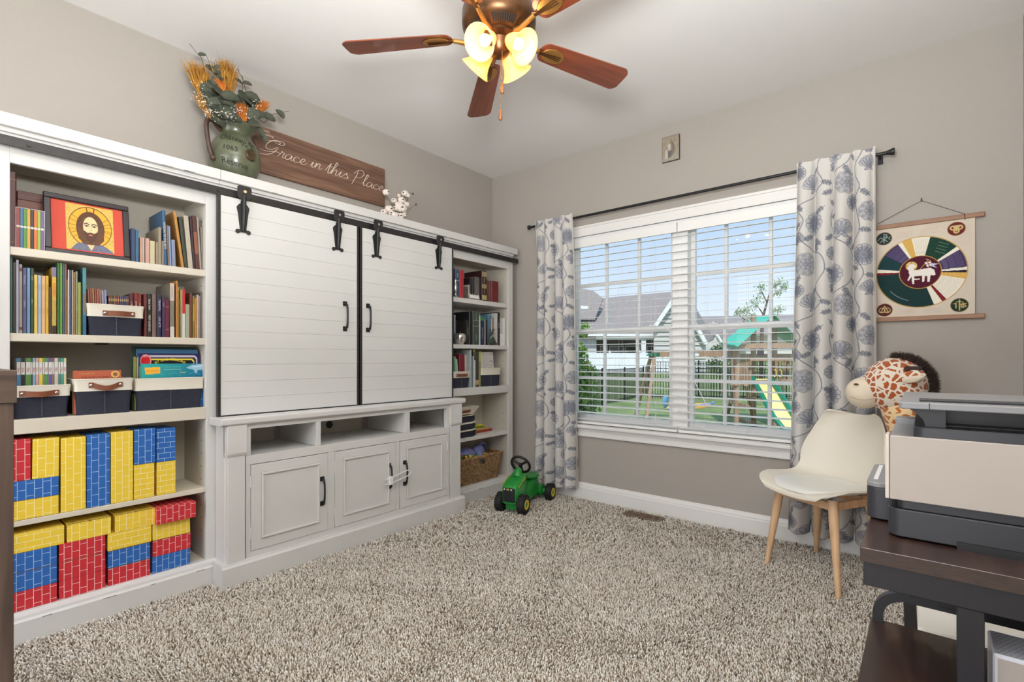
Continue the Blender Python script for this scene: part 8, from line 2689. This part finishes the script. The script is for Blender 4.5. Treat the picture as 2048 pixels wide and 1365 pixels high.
# ------------------------------------------------------------------ printer table
M_DTOP = wood('dark_table_wood', (46, 33, 29), (82, 60, 50), 'Y', 2.2, 0.28, 12, c3=(60, 43, 37), coat=0.2)
M_DEDGE = mat('dark_edge_band', (62, 46, 38), 0.5, var=0.3, vscale=40, stretch=(1, 1, 14))
M_DMET = mat('table_black_metal', (34, 32, 35), 0.4, bump=0.05, bscale=200)
TX0, TY0, TY1, TZ = 2.936, 1.150, 1.76, 0.750
tb_ = thing('printer_table', 'dark wood and black metal printer table against the wall at right', 'table', loc=(TX0, TY0, 0))
TW, TD = XR - 0.03 - TX0, TY1 - TY0
MB().box(0, 0, TZ - 0.026, TW, TD, TZ).build('tabletop', M_DTOP, tb_, bevel=0.001)
MB().box(-0.0006, -0.0008, TZ - 0.0255, TW, 0.0, TZ - 0.0008).box(-0.0008, 0, TZ - 0.0255, 0, TD, TZ - 0.0008).build('edge_band', M_DEDGE, tb_)
mb = MB(); mb.box(0.004, 0.006, TZ - 0.072, TW - 0.004, 0.034, TZ - 0.0265).box(0.004, TD - 0.034, TZ - 0.072, TW - 0.004, TD - 0.006, TZ - 0.0265).box(0.004, 0.034, TZ - 0.060, 0.030, TD - 0.034, TZ - 0.0265)
mb.build('apron', M_DMET, tb_, bevel=0.001)
MB().box(3.073 - TX0, 0.008, 0, 3.108 - TX0, 0.038, TZ - 0.072).build('leg', M_DMET, tb_, bevel=0.001)
MB().box(TW - 0.04, 0.008, 0, TW - 0.008, 0.038, TZ - 0.072).build('leg', M_DMET, tb_, bevel=0.001)
MB().hexa([(0.066, TD - 0.045, 0), (0.092, TD - 0.045, 0), (0.092, TD - 0.015, 0), (0.066, TD - 0.015, 0)], [(0.040, TD - 0.045, TZ - 0.07), (0.068, TD - 0.045, TZ - 0.07), (0.068, TD - 0.015, TZ - 0.07), (0.040, TD - 0.015, TZ - 0.07)]).build('leg', M_DMET, tb_)
MB().box(TW - 0.04, TD - 0.045, 0, TW - 0.008, TD - 0.015, TZ - 0.072).build('leg', M_DMET, tb_, bevel=0.001)
SH_ = 0.500; SY1 = 1.442 - TY0
MB().box(-0.004, -0.30, SH_ - 0.018, TW, SY1, SH_).build('shelf', M_DTOP, tb_, bevel=0.001)
mb = MB()
arc = [(0.010, SY1 - 0.006, SH_ - 0.03), (0.010, SY1 - 0.006, SH_ + 0.018)]
for i in range(1, 9):
    a = PI - (PI / 2) * i / 8
    arc.append((0.064 + 0.054 * math.cos(a), SY1 - 0.006, SH_ + 0.018 + 0.052 * math.sin(a)))
arc.append((TW - 0.02, SY1 - 0.006, SH_ + 0.070))
vs, fs = [], []
for i, p in enumerate(arc):
    t = (Vector(arc[min(i + 1, len(arc) - 1)]) - Vector(arc[max(i - 1, 0)])).normalized()
    nn = Vector((-t.z, 0, t.x))
    for a_, b_2 in ((-1, -1), (1, -1), (1, 1), (-1, 1)):
        vs.append(tuple(Vector(p) + nn * 0.010 * a_ + Vector((0, 1, 0)) * 0.011 * b_2))
for i in range(len(arc) - 1):
    for k in range(4):
        fs.append((i * 4 + k, i * 4 + (k + 1) % 4, i * 4 + 4 + (k + 1) % 4, i * 4 + 4 + k))
fs += [(3, 2, 1, 0), tuple(range(len(vs) - 4, len(vs)))]
mb._add(vs, fs); mb.build('arched_rail', M_DMET, tb_, smooth=40)
MB().box(3.054 - TX0, SY1 - 0.020, SH_ + 0.07, 3.084 - TX0, SY1 + 0.008, TZ - 0.06).build('upright', M_DMET, tb_, bevel=0.001)

# ------------------------------------------------------------------ printer
M_PGREY = mat('printer_grey', (46, 46, 51), 0.42, bump=0.05, bscale=600)
M_PLITE = mat('printer_light_grey', (132, 132, 134), 0.38, bump=0.05, bscale=600)
M_PBEIGE = mat('printer_beige', (172, 162, 153), 0.45, bump=0.04, bscale=600)
M_PDARK = mat('printer_dark_glass', (14, 14, 20), 0.35)
pr_ = thing('printer', 'grey and beige multifunction printer on the dark table', 'printer', loc=(2.976, 1.250, 0.750))
PWd, PDp = 0.36, 0.40
def rbox(x0, y0, z0, x1, y1, z1, r_, m, nm, par=pr_, seg=4):
    pts = []
    for cx_, cy_, a0 in ((x1 - r_, y1 - r_, 0), (x0 + r_, y1 - r_, 90), (x0 + r_, y0 + r_, 180), (x1 - r_, y0 + r_, 270)):
        for k in range(seg + 1):
            a = math.radians(a0 + 90 * k / seg)
            pts.append((cx_ + r_ * math.cos(a), cy_ + r_ * math.sin(a), z0))
    return MB().prism(pts, (0, 0, z1 - z0)).build(nm, m, par, smooth=50, bevel=0.0015)
rbox(-0.004, 0.004, 0.004, PWd, PDp, 0.058, 0.022, M_PGREY, 'base')
rbox(0.012, 0.012, 0.058, PWd, PDp, 0.080, 0.012, M_PGREY, 'base_upper')
MB().box(0.10, -0.001, 0.0, PWd, 0.006, 0.014).build('base_slot', M_BLACK, pr_)
MB().box(0.0, 0.0, 0.077, PWd, 0.012, 0.203).build('side_cover', M_PBEIGE, pr_, bevel=0.001)
MB().box(0.002, PDp - 0.012, 0.077, PWd, PDp, 0.203).build('side_cover', M_PBEIGE, pr_, bevel=0.001)
MB().box(-0.0075, 0.001, 0.077, -0.001, 0.05, 0.204).build('front_bezel', mat('printer_bezel', (206, 196, 184), 0.4), pr_, bevel=0.001)
MB().box(0.0, 0.012, 0.080, PWd, PDp - 0.012, 0.198).build('body', M_PLITE, pr_)
MB().box(0.0, 0.012, 0.198, 0.05, PDp - 0.012, 0.202).build('top_ledge', M_PLITE, pr_)
MB().box(0.0, 0.24, 0.200, 0.05, 0.30, 0.216).build('hinge_block', M_PLITE, pr_, bevel=0.002)
rbox(0.036, 0.010, 0.198, PWd, PDp - 0.02, 0.222, 0.02, M_PGREY, 'scanner_lid')
MB().box(0.085, 0.06, 0.222, PWd, PDp - 0.06, 0.2245).build('output_tray_recess', M_PDARK, pr_)
mb = MB()
pts = []
for i in range(9):
    f = i / 8
    pts.append((0.050 - 0.028 * (f ** 2.2) + 0.004, 0.0, 0.222 + 0.036 * f))
prof2 = [(x, 0.03, z_) for x, _, z_ in pts] + [(0.085, 0.03, 0.258), (0.085, 0.03, 0.222)]
mb.prism(prof2[::-1], (0, PDp - 0.10, 0)); mb.build('feeder_pillar', M_PGREY, pr_, smooth=40)
MB().box(0.085, 0.10, 0.2246, PWd, PDp - 0.06, 0.258).build('feeder_inner', M_PDARK, pr_)
fd = rbox(0.014, 0.0, 0.258, PWd, PDp, 0.2705, 0.008, M_PLITE, 'feeder_cover')
MB().box(0.045, 0.042, 0.2705, PWd, 0.052, 0.2712).build('feeder_slot', M_BLACK, pr_)
MB().box(0.045, 0.052, 0.2705, PWd, 0.09, 0.2745).build('feeder_flap', M_PGREY, pr_, bevel=0.001)
MB().box(0.060, -0.0006, 0.2585, 0.0612, 0.002, 0.2703).build('cover_seam', M_BLACK, pr_)
# output tray jutting toward the room
rbox(-0.047, 0.110, 0.004, 0.02, 0.36, 0.072, 0.022, M_PGREY, 'paper_tray')
rbox(-0.047, 0.110, 0.0725, 0.0, 0.36, 0.083, 0.022, M_PLITE, 'tray_lid')
MB().box(-0.036, 0.15, 0.083, -0.028, 0.34, 0.0838).build('tray_label', M_WHITEPL, pr_)

# small white perforated device on the lower shelf
dv = thing('ventilated_box', 'white box with finely perforated top on the lower table shelf', 'box', loc=(3.120, 1.190, 0.500))
mb = MB(); mb.box(0, 0, 0, 0.24, 0.10, 0.100)
mb.build('case', mat('device_white', (214, 214, 222), 0.35), dv, bevel=0.003)
mb = MB()
for i in range(30):
    for j in range(12):
        x = 0.008 + i * 0.0072 + (0.0036 if j % 2 else 0); y = 0.008 + j * 0.0074
        mb.cyl((x, y, 0.1001), (x, y, 0.1004), 0.0012, n=5)
mb.build('perforation', mat('perforation_grey', (120, 120, 130), 0.8), dv, kind='stuff')
MB().box(0.006, -0.0012, 0.004, 0.236, 0.0, 0.094).build('front_panel', M_PBEIGE, dv)

# beige box with folded white sheet behind the table
bx2 = thing('storage_box', 'beige fabric storage box on the floor behind the printer table', 'box', loc=(3.005, 1.93, 0))
MB().box(0, 0, 0.014, 0.36, 0.46, 0.285).build('body', mat('beige_fabric', (206, 188, 170), 0.9, bump=0.2, bscale=400), bx2, bevel=0.012, seg=3)
MB().box(-0.003, -0.003, 0.25, 0.363, 0.463, 0.262).build('hem_band', mat('beige_hem', (188, 170, 152), 0.9), bx2)
sh = thing('folded_sheet', 'crumpled white sheet lying over the beige storage box', 'sheet', loc=(3.0, 1.92, 0.287))
rs = np.random.RandomState(6)
def sheet(u, v):
    x, y = -0.012 + u * 0.385, -0.012 + v * 0.50
    h = 0.012 + 0.010 * noise.noise(Vector((x * 9, y * 9, 1))) + 0.012 * abs(noise.noise(Vector((x * 5, y * 4, 4))))
    if u < 0.05 or v < 0.045: h = -0.07 + 0.03 * noise.noise(Vector((x * 7, y * 7, 2)))
    return (x, y, h)
mb = MB(); mb.grid(sheet, 44, 52); mb.build('cloth', mat('white_sheet', (236, 232, 224), 0.9), sh, smooth=80)

# ------------------------------------------------------------------ brown wood cabinet at the near left
M_BRN = wood('weathered_brown_wood', (62, 48, 42), (98, 80, 70), 'Z', 2.6, 0.6, 10, c3=(80, 64, 56))
M_BRNH = wood('weathered_brown_top', (72, 58, 50), (108, 90, 78), 'Y', 2.6, 0.6, 10)
wc = thing('wood_cabinet', 'weathered brown wood cabinet end panel at the near left edge', 'cabinet', loc=(1.20, -0.55, 0))
MB().box(0, 0, 1.018, 0.432, 0.694, 1.083).build('top', M_BRNH, wc, bevel=0.001)
MB().box(0.005, 0.002, 0.014, 0.428, 0.690, 1.018).build('side_panel', M_BRN, wc, bevel=0.001)
MB().box(0.0, 0.0, 0, 0.42, 0.68, 0.014).build('plinth', M_BRN, wc)
